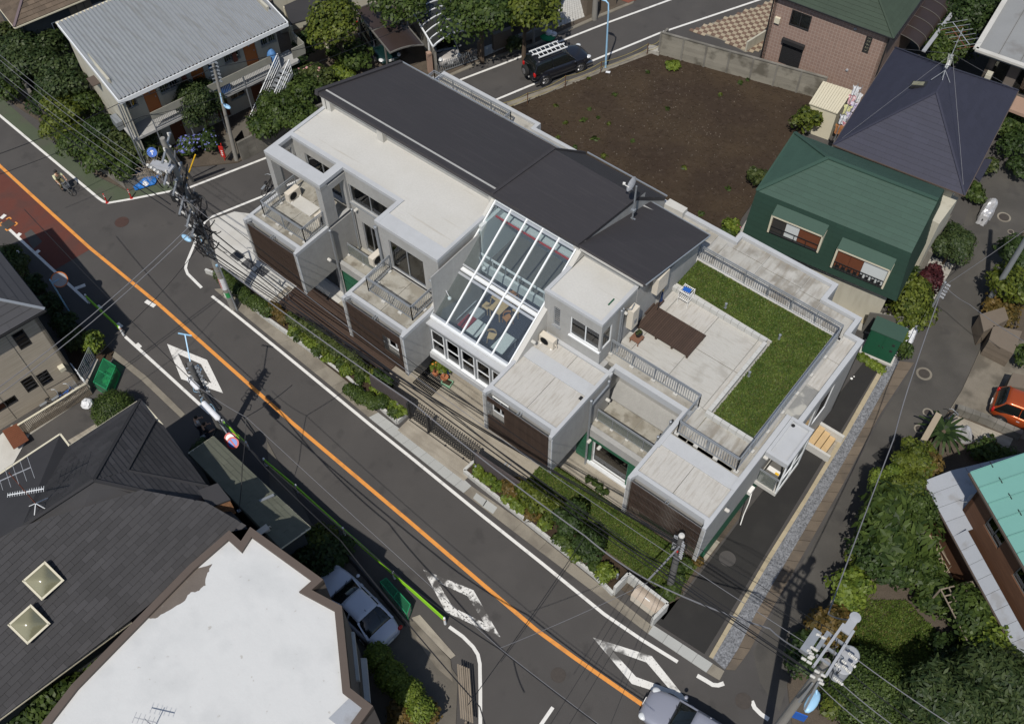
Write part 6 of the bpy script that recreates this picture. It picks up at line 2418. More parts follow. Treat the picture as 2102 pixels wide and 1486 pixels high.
for (tl,tr,lab) in (((1585,441),(1691,485),0),((1719,509),(1830,554),1)):
 zt = (5.25,4.92)[lab]
 a = G(*tl,zt)
 b = G(*tr,zt)
 Lw = (b-a).dot(ux)
 p = V3(a,0)
 q = p+ux*Lw
 hh = (1.3,1.5)[lab]
 dmr = MB()
 dmr.obox(V3(p+ux*0.04+uy*0.3,zt-hh/2),0.1,0.7,hh,ux)
 dmr.obox(V3(q-ux*0.04+uy*0.3,zt-hh/2),0.1,0.7,hh,ux)
 dmr.obox(V3((p+q)/2+uy*0.3,zt-0.05),Lw,0.7,0.1,ux)
 df = ob('dormer_frame',dmr,'cream_trim',GH)
 mb = MB()
 mb.slab([V3(p-uy*0.05,zt+0.02),V3(q-uy*0.05,zt+0.02),V3(q+uy*0.55,zt+0.3),V3(p+uy*0.55,zt+0.3)],0.04)
 ob('dormer_roof',mb,'slate_green',df)
 mb = MB()
 mb.obox(V3((p+q)/2+uy*0.16,zt-hh/2),Lw-0.2,0.04,hh,ux)
 ob('shutter_back',mb,'wood_red',df)
 k0 = 0.12
 segs = [(0.12,0.85,'interior_dark'),(0.87,1.6,'interior_white'),(1.62,Lw-0.15,'wood_red')] if not lab else [(0.12,0.8,'wood_red'),(0.82,1.5,'wood_red'),(1.52,Lw-0.1,'interior_white')]
 for (s0_,s1_,mm) in segs:
  mb = MB()
  mb.obox(V3(p+ux*(s0_+s1_)/2+uy*0.1,zt-hh/2),s1_-s0_,0.04,hh-0.15,ux)
  ob('shutter',mb,mm,df)
 mb = MB()
 mb.bar(V3(p-ux*0.05+uy*0.05,zt-hh),V3(q+uy*0.05,zt-hh),0.1,0.05)
 mb.bar(V3(p-uy*0.0,zt-hh+0.5),V3(q,zt-hh+0.5),0.03)
 for k in range(18 if lab else 5):
  x = p+ux*(0.1+(Lw-0.2)*k/(17 if lab else 4))
  mb.bar(V3(x,zt-hh),V3(x,zt-hh+0.5),0.03)
 if lab:
  for k in range(8):
   x = p+ux*(0.3+(Lw-0.6)*k/7)
   mb.lathe(V3(x,zt-hh+0.25),[(0.1,0),(0.1,0.02),(0.07,0.02),(0.07,0)],8,uy)
 ob('guard_rail',mb,'steel_dark',df)
sheet('green_house_yard',[tuple((V3(mA,0)-ux*0.9+uy*0.5).xy),tuple((V3(mB,0)-ux*0.9-uy*0.3).xy),tuple((V3(mC,0)+ux*1.6-uy*0.3).xy),tuple((V3(mD,0)+ux*1.9+uy*1).xy)],0.05,'conc_slab',0.1)
mb = MB()
q = [G(1937,393,4.6),G(1968,406,4.6),G(1928,460,4.6),G(1905,448,4.6)]
mb.prism([(p.x,p.y) for p in q],0,4.6)
tag(ob('annex',mb,'plaster_cream'),'cream flat roofed annex squeezed between green and blue roofed houses','building')
mb = MB()
q = [G(1944,448,1.6),G(1955,440,1.6),G(1930,480,1.6),G(1915,520,1.6),G(1898,512,1.6)]
mb.prism([(p.x,p.y) for p in q],0,1.6)
tag(ob('stone_wall',mb,'block_grey'),'grey stacked stone wall behind the green house gable','wall')
BL = empty('blue_house',G(1890,300),'house with a dark blue hipped slate roof and tall antenna','building')
bA,bB,bC = G(1829,96,5.6),G(1710,298,5.6),G(1979,404,5.6)
ux,uy = frame_dir(6.8)
Lx,Ly = (bC-bB).dot(ux),(bA-bB).dot(uy)
bC = bB+ux*Lx
bA = bB+uy*Ly
bD = bC+uy*Ly
r1_ = bB+ux*Lx*0.5+uy*(Ly-3.7)
r1_.z = 8.2
r2_ = bB+ux*Lx*0.5+uy*3.7
r2_.z = 8.2
for f_ in ([bB,bC,r2_],[bC,bD,r1_,r2_],[bD,bA,r1_],[bA,bB,r2_,r1_]):
 mb = MB()
 mb.slab([Vector(p) for p in f_],0.12)
 ob('roof_deck',mb,'slate_blue',BL)
 tiled(BL,'slate',f_,'slate_blue',0.9,0.3,0.02,0.01)
gutter_run(BL,[bA,bB,bC,bD],0.05,'coping_brown')
mb = MB()
fw_ = [bB+ux*.6+uy*.6,bC-ux*.6+uy*.6,bD-ux*.6-uy*.6,bA+ux*.6-uy*.6]
mb.prism([(p.x,p.y) for p in fw_],0,5.5)
ob('wall',mb,'plaster_cream',BL)
mb = MB()
for a,b in ((bB,r2_),(bC,r2_),(r1_,r2_),(r1_,bA),(r1_,bD)):
 mb.bar(a+Vector((0,0,0.05)),b+Vector((0,0,0.05)),0.12,0.04)
ob('ridge_cap',mb,'slate_blue',BL)
nrm = (bB-bA).cross(r2_-bA).normalized()
nrm = nrm if nrm.z > 0 else -nrm
d = _r2*((1887-1051)/2079.5)-_u2*((177-743)/2079.5)+_fw
c = Vector((0,0,CAMH))+d*((bA-Vector((0,0,CAMH))).dot(nrm)/d.dot(nrm))
fr_ = MB()
fr_.obox(c+nrm*0.08,0.85,0.5,0.16,ux+Vector((0,0,0.35)),az=nrm)
sk_ = ob('skylight',fr_,'steel_dark',BL)
mb = MB()
mb.obox(c+nrm*0.17,0.62,0.32,0.03,ux+Vector((0,0,0.35)),az=nrm)
ob('pane',mb,'dome_bronze',sk_)
mb = MB()
q = [G(2001,330,3.2),G(2027,326,3.2),G(2037,328,3.2),G(2012,372,3.2),G(2000,362,3.2)]
mb.prism([(p.x,p.y) for p in q],3.1,3.2)
ob('lean_to_roof',mb,'slate_blue',BL)
PH = empty('pink_house',G(1700,60),'two storey house clad in pink tiles with a dark green roof at the top','building')
ux,uy = frame_dir(5.0)
e = G(1834,81,5.8)
eL = e-ux*8.2
pts = [eL,e,e+uy*9.0,eL+uy*9.0]
rr1,rr2 = e-ux*4.1+uy*3.9,e-ux*4.1+uy*7
rr1.z = rr2.z = 7.6
for f_ in ([eL,e,rr1],[e,e+uy*9,rr2,rr1],[eL+uy*9,eL,rr1,rr2]):
 mb = MB()
 mb.slab([Vector(p) for p in f_],0.12)
 ob('roof_deck',mb,'slate_pinkhouse',PH)
 tiled(PH,'slate',f_,'slate_pinkhouse',0.9,0.3,0.02,0.01)
gutter_run(PH,[eL,e,e+uy*9],0.05,'steel_dark')
mb = MB()
mb.bar(e+Vector((0,0,0.05)),rr1+Vector((0,0,0.05)),0.12,0.05)
ob('ridge_cap',mb,'slate_pinkhouse',PH)
a,b = eL+ux*0.35+uy*0.4,e-ux*0.35+uy*0.4
P_,Q_ = (a.x,a.y),(b.x,b.y)
rects = []
for (cx,cy,ww,hh) in ((1643,43,1.35,1.15),(1623,114,1.45,1.75),(1780,93,0.4,1.2)):
 u,z = GV(cx,cy,P_,Q_)
 rects.append((u-ww/2,u+ww/2,z-hh/2,z+hh/2))
mb = MB()
wall(mb,P_,Q_,0,5.7,0.2,rects)
c = b+uy*8
wall(mb,Q_,(c.x,c.y),0,5.7,0.2)
d = a+uy*8
wall(mb,(d.x,d.y),P_,0,5.7,0.2)
ob('wall',mb,'tile_pink',PH)
window(PH,P_,Q_,*rects[0],fm='steel_dark',back='interior_white',bars=1,inset=0.04,fw=0.09,bt=0.3,gm='pane_window')
window(PH,P_,Q_,*rects[2],fm='steel_dark',back='interior_dark',bars=0,hbars=4,inset=0.04,fw=0.08,bt=0.3)
h = rects[1]
for k in range(12):
 mb = MB()
 p = a+(b-a).normalized()*(h[0]+h[1])/2+uy*0.05
 mb.obox((p.x,p.y,h[2]+(h[3]-h[2])*(k+0.5)/12),h[1]-h[0],0.04,(h[3]-h[2])/12-0.012,ux)
 ob('shutter_slat',mb,'steel_dark',PH)
mb = MB()
p = a+(b-a).normalized()*(h[0]+h[1])/2-uy*0.1
mb.obox((p.x,p.y,h[3]+0.12),h[1]-h[0]+0.1,0.28,0.26,ux)
ob('shutter_box',mb,'steel_dark',PH)
mb = MB()
for px_,py_ in ((1756,60),(1739,144)):
 u,z = GV(px_,py_,P_,Q_)
 p = a+(b-a).normalized()*u
 mb.lathe((p.x,p.y,z),[(0.09,0),(0.09,0.06),(0.03,0.08)],12,-uy)
ob('vent',mb,'trafo_grey',PH)
u,z = GV(1597,41,P_,Q_)
p = a+(b-a).normalized()*u
mb = MB()
mb.obox((p.x,p.y-0.08,z),0.35,0.16,0.4,ux)
ob('meter_box',mb,'cream_trim',PH)
mb = MB()
mb.bar(V3(a-ux*0.05-uy*0.06,0),V3(a-ux*0.05-uy*0.06,5.7),0.07)
mb.bar(V3(b+ux*0.05-uy*0.06,0),V3(b+ux*0.05-uy*0.06,5.7),0.07)
ob('downpipe',mb,'steel_dark',PH)
ar = empty('arcade_roof',G(1890,40,3),'long dark curved lean-to roof with pale ribs behind the pink house','roof')
A0,A1 = G(1838,84,3.0),G(1990,-110,3.0)
d = (A1-A0)
side = Vector((d.y,-d.x,0)).normalized()
mb = MB()
vs = []
N = 8
for t in (0,1):
 for i in range(N+1):
  a_ = math.pi*0.5*i/N
  vs.append(A0+d*t+side*(1.6*math.sin(a_))+Vector((0,0,0.55*math.cos(a_))))
mb.add(vs,[(i,i+1,N+2+i,N+1+i) for i in range(N)])
ob('sheet',mb,'poly_brown',ar)
for k in range(12):
 mb = MB()
 for i in range(N):
  a0,a1 = math.pi*0.5*i/N,math.pi*0.5*(i+1)/N
  o_ = A0+d*(k/11)
  mb.bar(o_+side*(1.62*math.sin(a0))+Vector((0,0,0.58*math.cos(a0))),o_+side*(1.62*math.sin(a1))+Vector((0,0,0.58*math.cos(a1))),0.025)
 ob('rib',mb,'trafo_dark',ar)
mb = MB()
mb.bar(A0+side*1.9,A1+side*1.9,0.25,0.06)
ob('gutter',mb,'trafo_grey',ar)
FR = empty('flat_grey_house',G(2060,70),'house with a pale grey flat roof in the top right corner','building')
c0 = G(2003,101,5.5)
ux,uy = frame_dir(6.0)
q = [c0,c0+ux*7,c0+ux*7+uy*9,c0+uy*9]
mb = MB()
mb.prism([(p.x,p.y) for p in q],5.25,5.45)
ob('roof',mb,'flat_grey',FR)
mb = MB()
for a_,b_ in ((q[0],q[1]),(q[0],q[3])):
 mb.bar(a_+Vector((0,0,0.0)),b_+Vector((0,0,0.0)),0.3,0.14)
ob('coping',mb,'conc_light',FR)
mb = MB()
for k in range(1,4):
 mb.bar(c0+ux*(k*1.3)+Vector((0,0,-0.03)),c0+ux*(k*1.3)+uy*9+Vector((0,0,-0.03)),0.03)
ob('roof_seam',mb,'trafo_dark',FR)
a,b = c0+ux*0.9+uy*0.9,c0+ux*7+uy*0.9
hs = [(0.4,1.3,2.9,4.8),(1.9,5.0,2.9,4.8)]
mb = MB()
wall(mb,(a.x,a.y),(b.x,b.y),0,5.25,0.2,hs)
d = a+uy*8
wall(mb,(d.x,d.y),(a.x,a.y),0,5.25,0.2)
ob('wall',mb,'wall_taupe',FR)
for h in hs:
 window(FR,(a.x,a.y),(b.x,b.y),*h,fm='steel_dark',back='interior_dark',bars=2 if h[0] > 1 else 0,bt=0.5)
mb = MB()
p = a-uy*0.45+ux*0.2
mb.obox((p.x+0.2,p.y,3.3),0.35,0.5,1.3,ux)
ob('balcony_post',mb,'plaster_cream',FR)
mb = MB()
q = [G(2085,196,3.0),G(2140,216,3.0),G(2140,250,3.0),G(2068,222,3.0)]
mb.prism([(p.x,p.y) for p in q],2.8,3.0)
ob('lower_roof',mb,'pave_pink',FR)
TQ = empty('turquoise_house',G(2060,1050),'house with a bright turquoise sheet roof above a grey sheet lean-to at the right edge','building')
c0 = G(1991,969,6.2)
ud,vd = frame_dir(-37.0)          # ud along the near eave, vd inward
for k in range(9):
 mb = MB()
 a,b = c0+ud*(k*0.78+0.01),c0+ud*((k+1)*0.78-0.01)
 mb.slab([a,b,b+vd*6+Vector((0,0,1.6)),a+vd*6+Vector((0,0,1.6))],0.05)
 pn = ob('roof_panel',mb,'turquoise',TQ)
 mb = MB()
 mb.bar(a+Vector((0,0,0.03)),a+vd*6+Vector((0,0,1.63)),0.03,0.05)
 ob('seam',mb,'turquoise',pn)
 mb = MB()
 mb.bar(a+vd*0.9+ud*0.0+Vector((0,0,0.28))-ud*0.14,a+vd*0.9+Vector((0,0,0.28))+ud*0.14,0.02,0.05)
 ob('snow_guard',mb,'steel_dark',pn)
gutter_run(TQ,[c0-Vector((0,0,0.1)),c0+ud*7.1-Vector((0,0,0.1))],0.07,'coping_brown')
mb = MB()
w = c0+vd*0.5+ud*0.5
w2 = w+ud*8
hs = [(1.2,2.4,4.2,5.4),(3.6,5.0,4.2,5.4)]
wall(mb,(w.x,w.y),(w2.x,w2.y),0,6.1,0.2,hs)
w3 = w+vd*5
wall(mb,(w3.x,w3.y),(w.x,w.y),0,6.1,0.2)
ob('wall',mb,'wall_brown',TQ)
for h in hs:
 window(TQ,(w.x,w.y),(w2.x,w2.y),*h,fm='trafo_dark',back='curtain',bars=1,bt=0.3)
l0 = G(1895,987,3.0)
for k in range(12):
 mb = MB()
 a,b = l0+ud*(k*0.72+0.008),l0+ud*((k+1)*0.72-0.008)
 wdt = (c0-l0).dot(vd)+(0.55 if k > 3 else 0.9)-(0.0 if k < 4 else 0.4)
 mb.slab([a,b,b+vd*wdt+Vector((0,0,0.45)),a+vd*wdt+Vector((0,0,0.45))],0.05)
 ob('lean_to_panel',mb,'sheet_grey',TQ)
for k in range(8):
 mb = MB()
 a = l0+vd*((c0-l0).dot(vd)+0.9+k*0.72)+Vector((0,0,0.45))
 mb.slab([a+ud*0.0,a+ud*3.0,a+ud*3.0+vd*0.7,a+vd*0.7],0.05)
 ob('lean_to_panel',mb,'sheet_grey',TQ)
gutter_run(TQ,[l0-Vector((0,0,0.08)),l0+ud*8.6-Vector((0,0,0.08))],0.05,'coping_brown')
mb = MB()
mb.prism([tuple((l0+vd*.6+ud*.4).xy),tuple((l0+vd*.6+ud*9).xy),tuple((l0+vd*6+ud*9).xy),tuple((l0+vd*6+ud*.4).xy)],0,2.8)
ob('lower_wall',mb,'wall_brown',TQ)
sd2 = empty('satellite_dish',G(1995,1035,3.6),'small grey satellite dish on the grey lean-to below the turquoise roof','satellite dish')
mb = MB()
mb.lathe((0,0,0.35),[(0.04,0),(0.2,0.03),(0.3,0.08),(0.2,0.05),(0.03,0.02)],18,(-0.5,-0.7,0.5))
ob('dish',mb,'trafo_grey',sd2,local=True)
mb = MB()
mb.bar((0,0,-0.1),(0,0,0.35),0.04)
mb.bar((0,0,0.2),(-0.35,-0.35,0.35),0.025)
ob('mast',mb,'galv',sd2,local=True)
pg = empty('pergola',G(1960,1180,2.2),'weathered timber lattice pergola beside the brown wall of the turquoise house','pergola')
o0 = G(1930,1210,2.3)
for k in range(9):
 mb = MB()
 mb.bar(o0+ud*(k*0.32)*1+Vector((0,0,0)),o0+ud*(k*0.32)+vd*1.9,0.05)
 ob('slat',mb,'wood_grey',pg)
for k in range(6):
 mb = MB()
 mb.bar(o0+vd*(0.38*k)+Vector((0,0,0.05)),o0+vd*(0.38*k)+ud*2.7+Vector((0,0,0.05)),0.05)
 ob('slat',mb,'wood_grey',pg)
for a_ in (0,2.6):
 mb = MB()
 p = o0+ud*a_
 mb.bar((p.x,p.y,0),p,0.08)
 ob('post',mb,'wood_grey',pg)
pg2 = copy_tree(pg)
pg2['label'] = 'second stretch of timber lattice pergola nearer the bottom right corner'
pg2.location = Vector(pg.location)+(G(2060,1290,2.3)-G(1990,1185,2.3))
sheet('wood_walk',W2([(1905,1075),(1925,1095),(1990,1190),(1960,1200),(1910,1140)],0.1),0.1,'pave_tan',0.1)
bench = empty('garden_bench',G(1935,1130,0.1),'narrow weathered timber bench leaning by the brown wall under the pines','bench')
mb = MB()
a,b = G(1918,1105,0.5),G(1950,1158,0.5)
for k in range(4):
 o_ = Vector((0.09*k,0.05*k,0))
 mb.bar(a+o_,b+o_,0.06,0.03)
ob('seat',mb,'wood_grey',bench)
mb = MB()
for p in (a,b):
 mb.bar((p.x+.1,p.y,0.1),(p.x+.1,p.y,0.48),0.06)
ob('leg',mb,'wood_grey',bench)
CF = empty('concrete_fence',G(1500,150),'old grey precast concrete panel fence along the far side of the bare lot','fence')
A,B = G(1352,112,0.05),G(1676,212,0.05)
B = G(1683,205,0.0)
n = 7
Hh = 1.75
for k in range(n+1):
 p = A.lerp(B,k/n)
 mb = MB()
 mb.obox((p.x,p.y,Hh/2+0.03),0.13,0.17,Hh+0.1,B-A)
 ob('post',mb,'block_grey',CF)
for k in range(n):
 for r in range(6):
  p,q = A.lerp(B,(k+0.03)/n),A.lerp(B,(k+0.97)/n)
  mb = MB()
  c = (p+q)/2
  mb.obox((c.x,c.y,0.05+(r+0.5)*Hh/6),(q-p).length,0.06+0.006*(r % 2),Hh/6-0.012,B-A)
  ob('panel',mb,'panel_grey',CF)
mb = MB()
mb.bar(A+Vector((0,0,Hh+0.06)),B+Vector((0,0,Hh+0.06)),0.16,0.06)
ob('cap',mb,'block_grey',CF)
mb = MB()
c = G(1343,103,0.2)
mb.obox((c.x,c.y,0.18),0.9,0.6,0.3,(1,0.2,0.1))
tag(ob('concrete_lump',mb,'conc_slab'),'broken pale concrete lump at the near end of the panel fence','rubble')
px_wall('return_wall','short concrete wall piece at the street end of the panel fence',(1352,112),(1366,96),1.5,0.15,'block_grey')
cp_ = tag(empty('checkered_paving',G(1500,70)),kind='structure')
ck = [MB(),MB()]
c0 = G(1420,62,0.04)
uc,vc = frame_dir(8)
poly = W2([(1417,64),(1568,10),(1620,-20),(1590,100),(1530,108),(1480,82)])
for i in range(-4,60):
 for j in range(-30,40):
  p = c0+uc*(i*0.3)+vc*(j*0.3)
  if inside(p.x,p.y,poly):
   q = [p+uc*.145+vc*.145,p-uc*.145+vc*.145,p-uc*.145-vc*.145,p+uc*.145-vc*.145]
   ck[(i+j) % 2].prism([(x.x,x.y) for x in q],0.02,0.045)
for k in range(2):
 ob('checker_tiles',ck[k],('pave_brown','pave_tan')[k],cp_,kind='stuff')
sheet('checker_bed',poly,0.02,'gutter_conc',0.05)
px_wall('curved_wall','low cream garden wall beside the checkered paving',(1530,106),(1575,78),0.8,0.12,'plaster_cream')
sh = empty('storage_shed',G(1705,220),'cream storage shed with a ribbed flat lid at the corner of the bare lot','shed')
q = [G(1690,166,2.3),G(1752,186,2.3),G(1720,233,2.3),G(1661,212,2.3)]
mb = MB()
qq = [(p.x,p.y) for p in q]
cx,cy = sum(p[0] for p in qq)/4,sum(p[1] for p in qq)/4
mb.prism([(cx+(x-cx)*.93,cy+(y-cy)*.93) for x,y in qq],0,2.2)
ob('body',mb,'cream_trim',sh)
for k in range(12):
 mb = MB()
 a0,a1 = q[3].lerp(q[2],k/12),q[3].lerp(q[2],(k+0.9)/12)
 b0,b1 = q[0].lerp(q[1],k/12),q[0].lerp(q[1],(k+0.9)/12)
 mb.prism([(p.x,p.y) for p in (a0,a1,b1,b0)],2.2,2.27+0.01*(k % 2))
 ob('lid_rib',mb,'cream_trim',sh)
gs = empty('garden_shed',G(1790,700),'dark green double door metal garden shed beside the black asphalt','shed')
pF = [G(1768,721,0.15),G(1801,735,0.15)]
zt = 2.15
tA,tB = G(1780,666,zt),G(1825,689,zt)
d = (pF[1]-pF[0]).normalized()
bk_ = Vector((-d.y,d.x,0))
w = 1.62
o0 = V3(pF[0],0)
base = [o0,o0+d*w,o0+d*w+bk_*0.9,o0+bk_*0.9]
mb = MB()
mb.prism([(p.x,p.y) for p in base],0.15,zt)
ob('body',mb,'green_paint',gs)
mb = MB()
mb.slab([V3(base[0]-bk_*.05-d*.05,zt+.02),V3(base[1]-bk_*.05+d*.05,zt+.02),V3(base[2]+d*.05,zt+0.12),V3(base[3]-d*.05,zt+0.12)],0.05)
ob('roof',mb,'slate_green',gs)
for k in range(2):
 mb = MB()
 p = o0+d*(0.06+k*0.76)+d*0.37-bk_*0.02
 mb.obox((p.x,p.y,1.15),0.72,0.03,1.9,d)
 dr = ob('door',mb,'green_paint',gs)
 mb = MB()
 p = o0+d*(0.7+k*0.2)-bk_*0.05
 mb.obox((p.x,p.y,1.2),0.05,0.04,0.09,d)
 ob('handle',mb,'steel_dark',dr)
for z in (1.65,1.15):
 mb = MB()
 p = o0+d*1.35-bk_*0.05
 mb.obox((p.x,p.y,z),0.14,0.04,0.14,d)
 ob('lock_box',mb,'steel_dark',gs)
mb = MB()
mb.prism([(p.x,p.y) for p in (base[0]-bk_*.1-d*.1,base[1]-bk_*.1+d*.1,base[2]+d*.1,base[3]-d*.1)],0,0.15)
ob('plinth',mb,'conc_light',gs)
px_wall('screen_wall','thin grey screen wall right of the green shed',(1802,731),(1838,680),1.6,0.06,'trafo_dark')
px_wall('screen_wall','thin dark screen wall running behind the green shed',(1768,680),(1836,690),1.7,0.05,'trafo_dark')
sheet('back_court',W2([(1716,590),(1812,625),(1780,668),(1700,622)],0.1),0.1,'stone_kerb',0.1)
mb = MB()
q = [G(1735,588,1.1),G(1793,612,1.1),G(1787,628,1.1),G(1729,604,1.1)]
mb.prism([(p.x,p.y) for p in q],1.02,1.1)
tag(ob('bench_top',mb,'trafo_grey'),'long pale counter top in the small court behind the concrete terrace','counter')
c = G(1745,619,0.6)
mb = MB()
mb.lathe((c.x,c.y,0.1),[(0.25,0),(0.3,0.3),(0.22,0.5),(0.05,0.55)],14)
tag(ob('blue_bundle',mb,'tarp_blue'),'round blue and white bundle on the beige floor of the small court','bundle')
cr = empty('wire_crate',G(1765,636,0.1),'grey wire crate near the low wall of the small court','crate')
mb = MB()
for k in range(5):
 for z in (0.1,0.45):
  mb.bar((-0.3+0.15*k,-0.22,z),(-0.3+0.15*k,0.22,z),0.02)
 mb.bar((-0.3+0.15*k,-0.22,0.1),(-0.3+0.15*k,-0.22,0.45),0.02)
ob('wires',mb,'galv',cr,local=True)
sheet('north_yard',W2([(262,392),(371,345),(488,333),(525,312),(600,282),(700,235),(800,195),(919,153),(980,126),(1099,87),(1228,30),(1303,0),(1420,-60),(1300,-200),(-40,-60),(-60,100),
      (0,196),(98,260),(199,360)],0.08),0.08,'earth',0.1)
wall_blocks('yard_wall','weathered grey block wall along the green pavement on the left',[(0,148),(62,196),(98,248)],1.3,0.15,0.55,'block_grey',rows=5)
wall_blocks('yard_wall','low stone wall under the hedge at the junction corner behind the blue net',[(120,290),(262,388),(300,372),(366,345)],0.7,0.2,0.5,'block_grey',rows=2)
wall_blocks('yard_wall','grey block wall below the bushes right of the street lamp',[(497,330),(545,305),(640,262),(700,236)],1.5,0.15,0.5,'block_grey',rows=5)
sheet('apartment_court',W2([(440,300),(500,240),(520,250),(500,310),(488,332)],0.1),0.1,'conc_dark',0.1)
bfl = px_wall('gate_panel','dark brown gate panel standing below the street lamp pole',(492,318),(506,300),1.3,0.06,'black')
OB = empty('outbuilding',G(640,20),'dark grey roofed carport beside the apartment block at the top','carport')
q = [G(583,12,3.2),G(596,50,3.2),G(660,32,3.2),G(700,-40,3.4)]
mb = MB()
mb.slab(q,0.1)
ob('roof',mb,'slate_dark',OB)
mb = MB()
for p in q[:3]:
 mb.bar((p.x,p.y,0),(p.x,p.y,3.1),0.14)
p = q[0].lerp(q[1],.5)
ob('post',mb,'cream_trim',OB)
NH = empty('cream_house',G(680,-30),'cream house wall with a dark framed window at the top edge','building')
a,b = G(560,-5,3.0),G(770,-62,3.0)
mb = MB()
wall(mb,(a.x,a.y),(b.x,b.y),0,5.0,0.2,[(8.4,9.3,1.2,2.6)])
ob('wall',mb,'plaster_cream',NH)
window(NH,(a.x,a.y),(b.x,b.y),8.4,9.3,1.2,2.6,fm='steel_dark',back='interior_dark',bars=0,fw=0.1,bt=0.3)
def carport(name,label,c4,z,bow,m,ribs,rm):
 q = [G(*p,z) for p in c4]
 r = empty(name,V3((q[0]+q[1]+q[2]+q[3])/4,0),label,'carport')
 N = 10
 vs = []
 M = 6
 for j in range(M+1):
  a,b = q[0].lerp(q[3],j/M),q[1].lerp(q[2],j/M)
  for i in range(N+1):
   t = i/N
   vs.append(a.lerp(b,t)+Vector((0,0,bow*4*t*(1-t))))
 fs = [(j*(N+1)+i,j*(N+1)+i+1,(j+1)*(N+1)+i+1,(j+1)*(N+1)+i) for j in range(M) for i in range(N)]
 mb = MB()
 mb.add(vs,fs)
 ob('sheet',mb,m,r)
 for j in range(ribs):
  mb = MB()
  a,b = q[0].lerp(q[3],j/(ribs-1)),q[1].lerp(q[2],j/(ribs-1))
  pp = [a.lerp(b,i/N)+Vector((0,0,bow*4*(i/N)*(1-i/N)+0.03)) for i in range(N+1)]
  for x,y in zip(pp,pp[1:]):
   mb.bar(x,y,0.055 if j else 0.08)
  ob('rib',mb,rm,r)
 for (a,b) in ((q[0],q[3]),(q[1],q[2])):
  mb = MB()
  mb.bar(a,b,0.09)
  ob('edge_beam',mb,rm,r)
 for p in (q[0].lerp(q[3],0.15),q[0].lerp(q[3],0.9)):
  mb = MB()
  mb.bar((p.x,p.y,0),p,0.09)
  ob('post',mb,rm,r)
 return r
carport('carport','arched dark carport roof with white ribs over a silver van',[(889,97),(961,64),(905,-38),(826,-10)],2.5,0.35,'poly_dark',9,'white_metal')
carport('carport','brown translucent carport roof with fallen leaves over a dark green car',[(801,110),(870,94),(795,5),(730,22)],2.3,0.18,'poly_brown',3,'trafo_dark')
px_wall('party_wall','tall weathered concrete wall between the two carports',(897,152),(845,40),1.9,0.15,'block_grey')
px_wall('gate_pillar','mauve grey gate pillar beside the brown carport',(880,152),(888,149),1.7,0.3,'pave_pink')
for k,(a,b) in enumerate((((984,122),(990,118)),((1012,105),(1050,92)))):
 px_wall('gate_pillar',['slim tiled gate pillar right of the silver van','low tiled wall piece right of the slim gate pillar'][k],a,b,1.4,0.3,'wall_tile_brown')
gt2 = empty('folding_gate',G(940,135),'low folding metal gate in front of the silver van','gate')
A,B = G(899,153,0.1),G(980,124,0.1)
mb = MB()
for k in range(22):
 p,q = A.lerp(B,k/22),A.lerp(B,min(1,(k+1.5)/22))
 mb.bar(p+Vector((0,0,0.1)),q+Vector((0,0,0.95)),0.02)
 mb.bar(q+Vector((0,0,0.1)),p+Vector((0,0,0.95)),0.02)
mb.bar(A+Vector((0,0,0.1)),B+Vector((0,0,0.1)),0.03)
ob('lattice',mb,'galv',gt2)
pw = tag(empty('porch_paving',G(1020,110)),kind='structure')
for (poly,nm) in (([(985,121),(1050,92),(1040,80),(992,98)],0),([(1140,58),(1200,35),(1188,-10),(1150,0)],1)):
 P4 = [G(*p,0.1) for p in poly]
 N,M = (12,5) if not nm else (10,12)
 mb = MB()
 for i in range(N):
  for j in range(M):
   def Bp(s,t):
    return P4[0].lerp(P4[1],s).lerp(P4[3].lerp(P4[2],s),t)
   mb.prism([(x.x,x.y) for x in (Bp((i+.04)/N,(j+.04)/M),Bp((i+.96)/N,(j+.04)/M),Bp((i+.96)/N,(j+.96)/M),Bp((i+.04)/N,(j+.96)/M))],0.08,0.13)
 ob('porch_tiles',mb,'pave_white',pw,kind='stuff')
sheet('red_apron',W2([(1260,-5),(1290,6),(1390,-40),(1330,-60)],0.1),0.1,'brick_red',0.1)
px_wall('street_wall','dark planted bank wall along the side road under the big tree',(1050,96),(1140,62),0.7,0.25,'block_grey')
px_wall('street_wall','tiled wall pillar beside the thick concrete pole at the top',(1200,33),(1217,26),2.0,0.4,'wall_tile_brown')
px_wall('street_wall','tiled wall right of the thick concrete pole at the top',(1232,22),(1262,10),2.0,0.3,'wall_tile_brown')
for (a,b,hh,lab) in (((1060,92),(1128,66),1.6,'dark house front wall in the shade of the big tree'),):
 px_wall('shade_wall',lab,(1030,70),(1150,20),1.6,0.2,'wall_slate')
sheet('north_kerb',W2([(919,153),(980,127),(1099,88),(1226,31),(1303,0),(1300,8),(1228,38),(1101,94),(983,133),(922,159)]),0.06,'gutter_conc',0.06)
sheet('right_yard',W2([(2102,470),(2027,640),(2027,685),(1975,800),(1950,840),(1869,955),(1744,1160),(1680,1297),(1616,1404),(1640,1600),(2500,1600),(2500,300)],0.06),0.06,'earth',0.07)
sheet('car_apron',W2([(2027,690),(2102,700),(2180,800),(2110,905),(1952,842),(1975,800)],0.08),0.075,'conc_dirty',0.04)
sheet('entry_path',W2([(1955,850),(2080,900),(2070,920),(1930,895)],0.08),0.085,'conc_terrace',0.04)
pv2 = tag(empty('path_paving',G(2000,880)),kind='structure')
pieces('paving_slab',pv2,[(1960,856),(2075,902)],[(1952,872),(2065,920)],0.7,0.05,0.1,'conc_terrace')
sheet('kerb_right',W2([(2027,686),(1975,800),(1951,840),(1958,843),(1982,802),(2033,690)]),0.07,'gutter_conc',0.07)
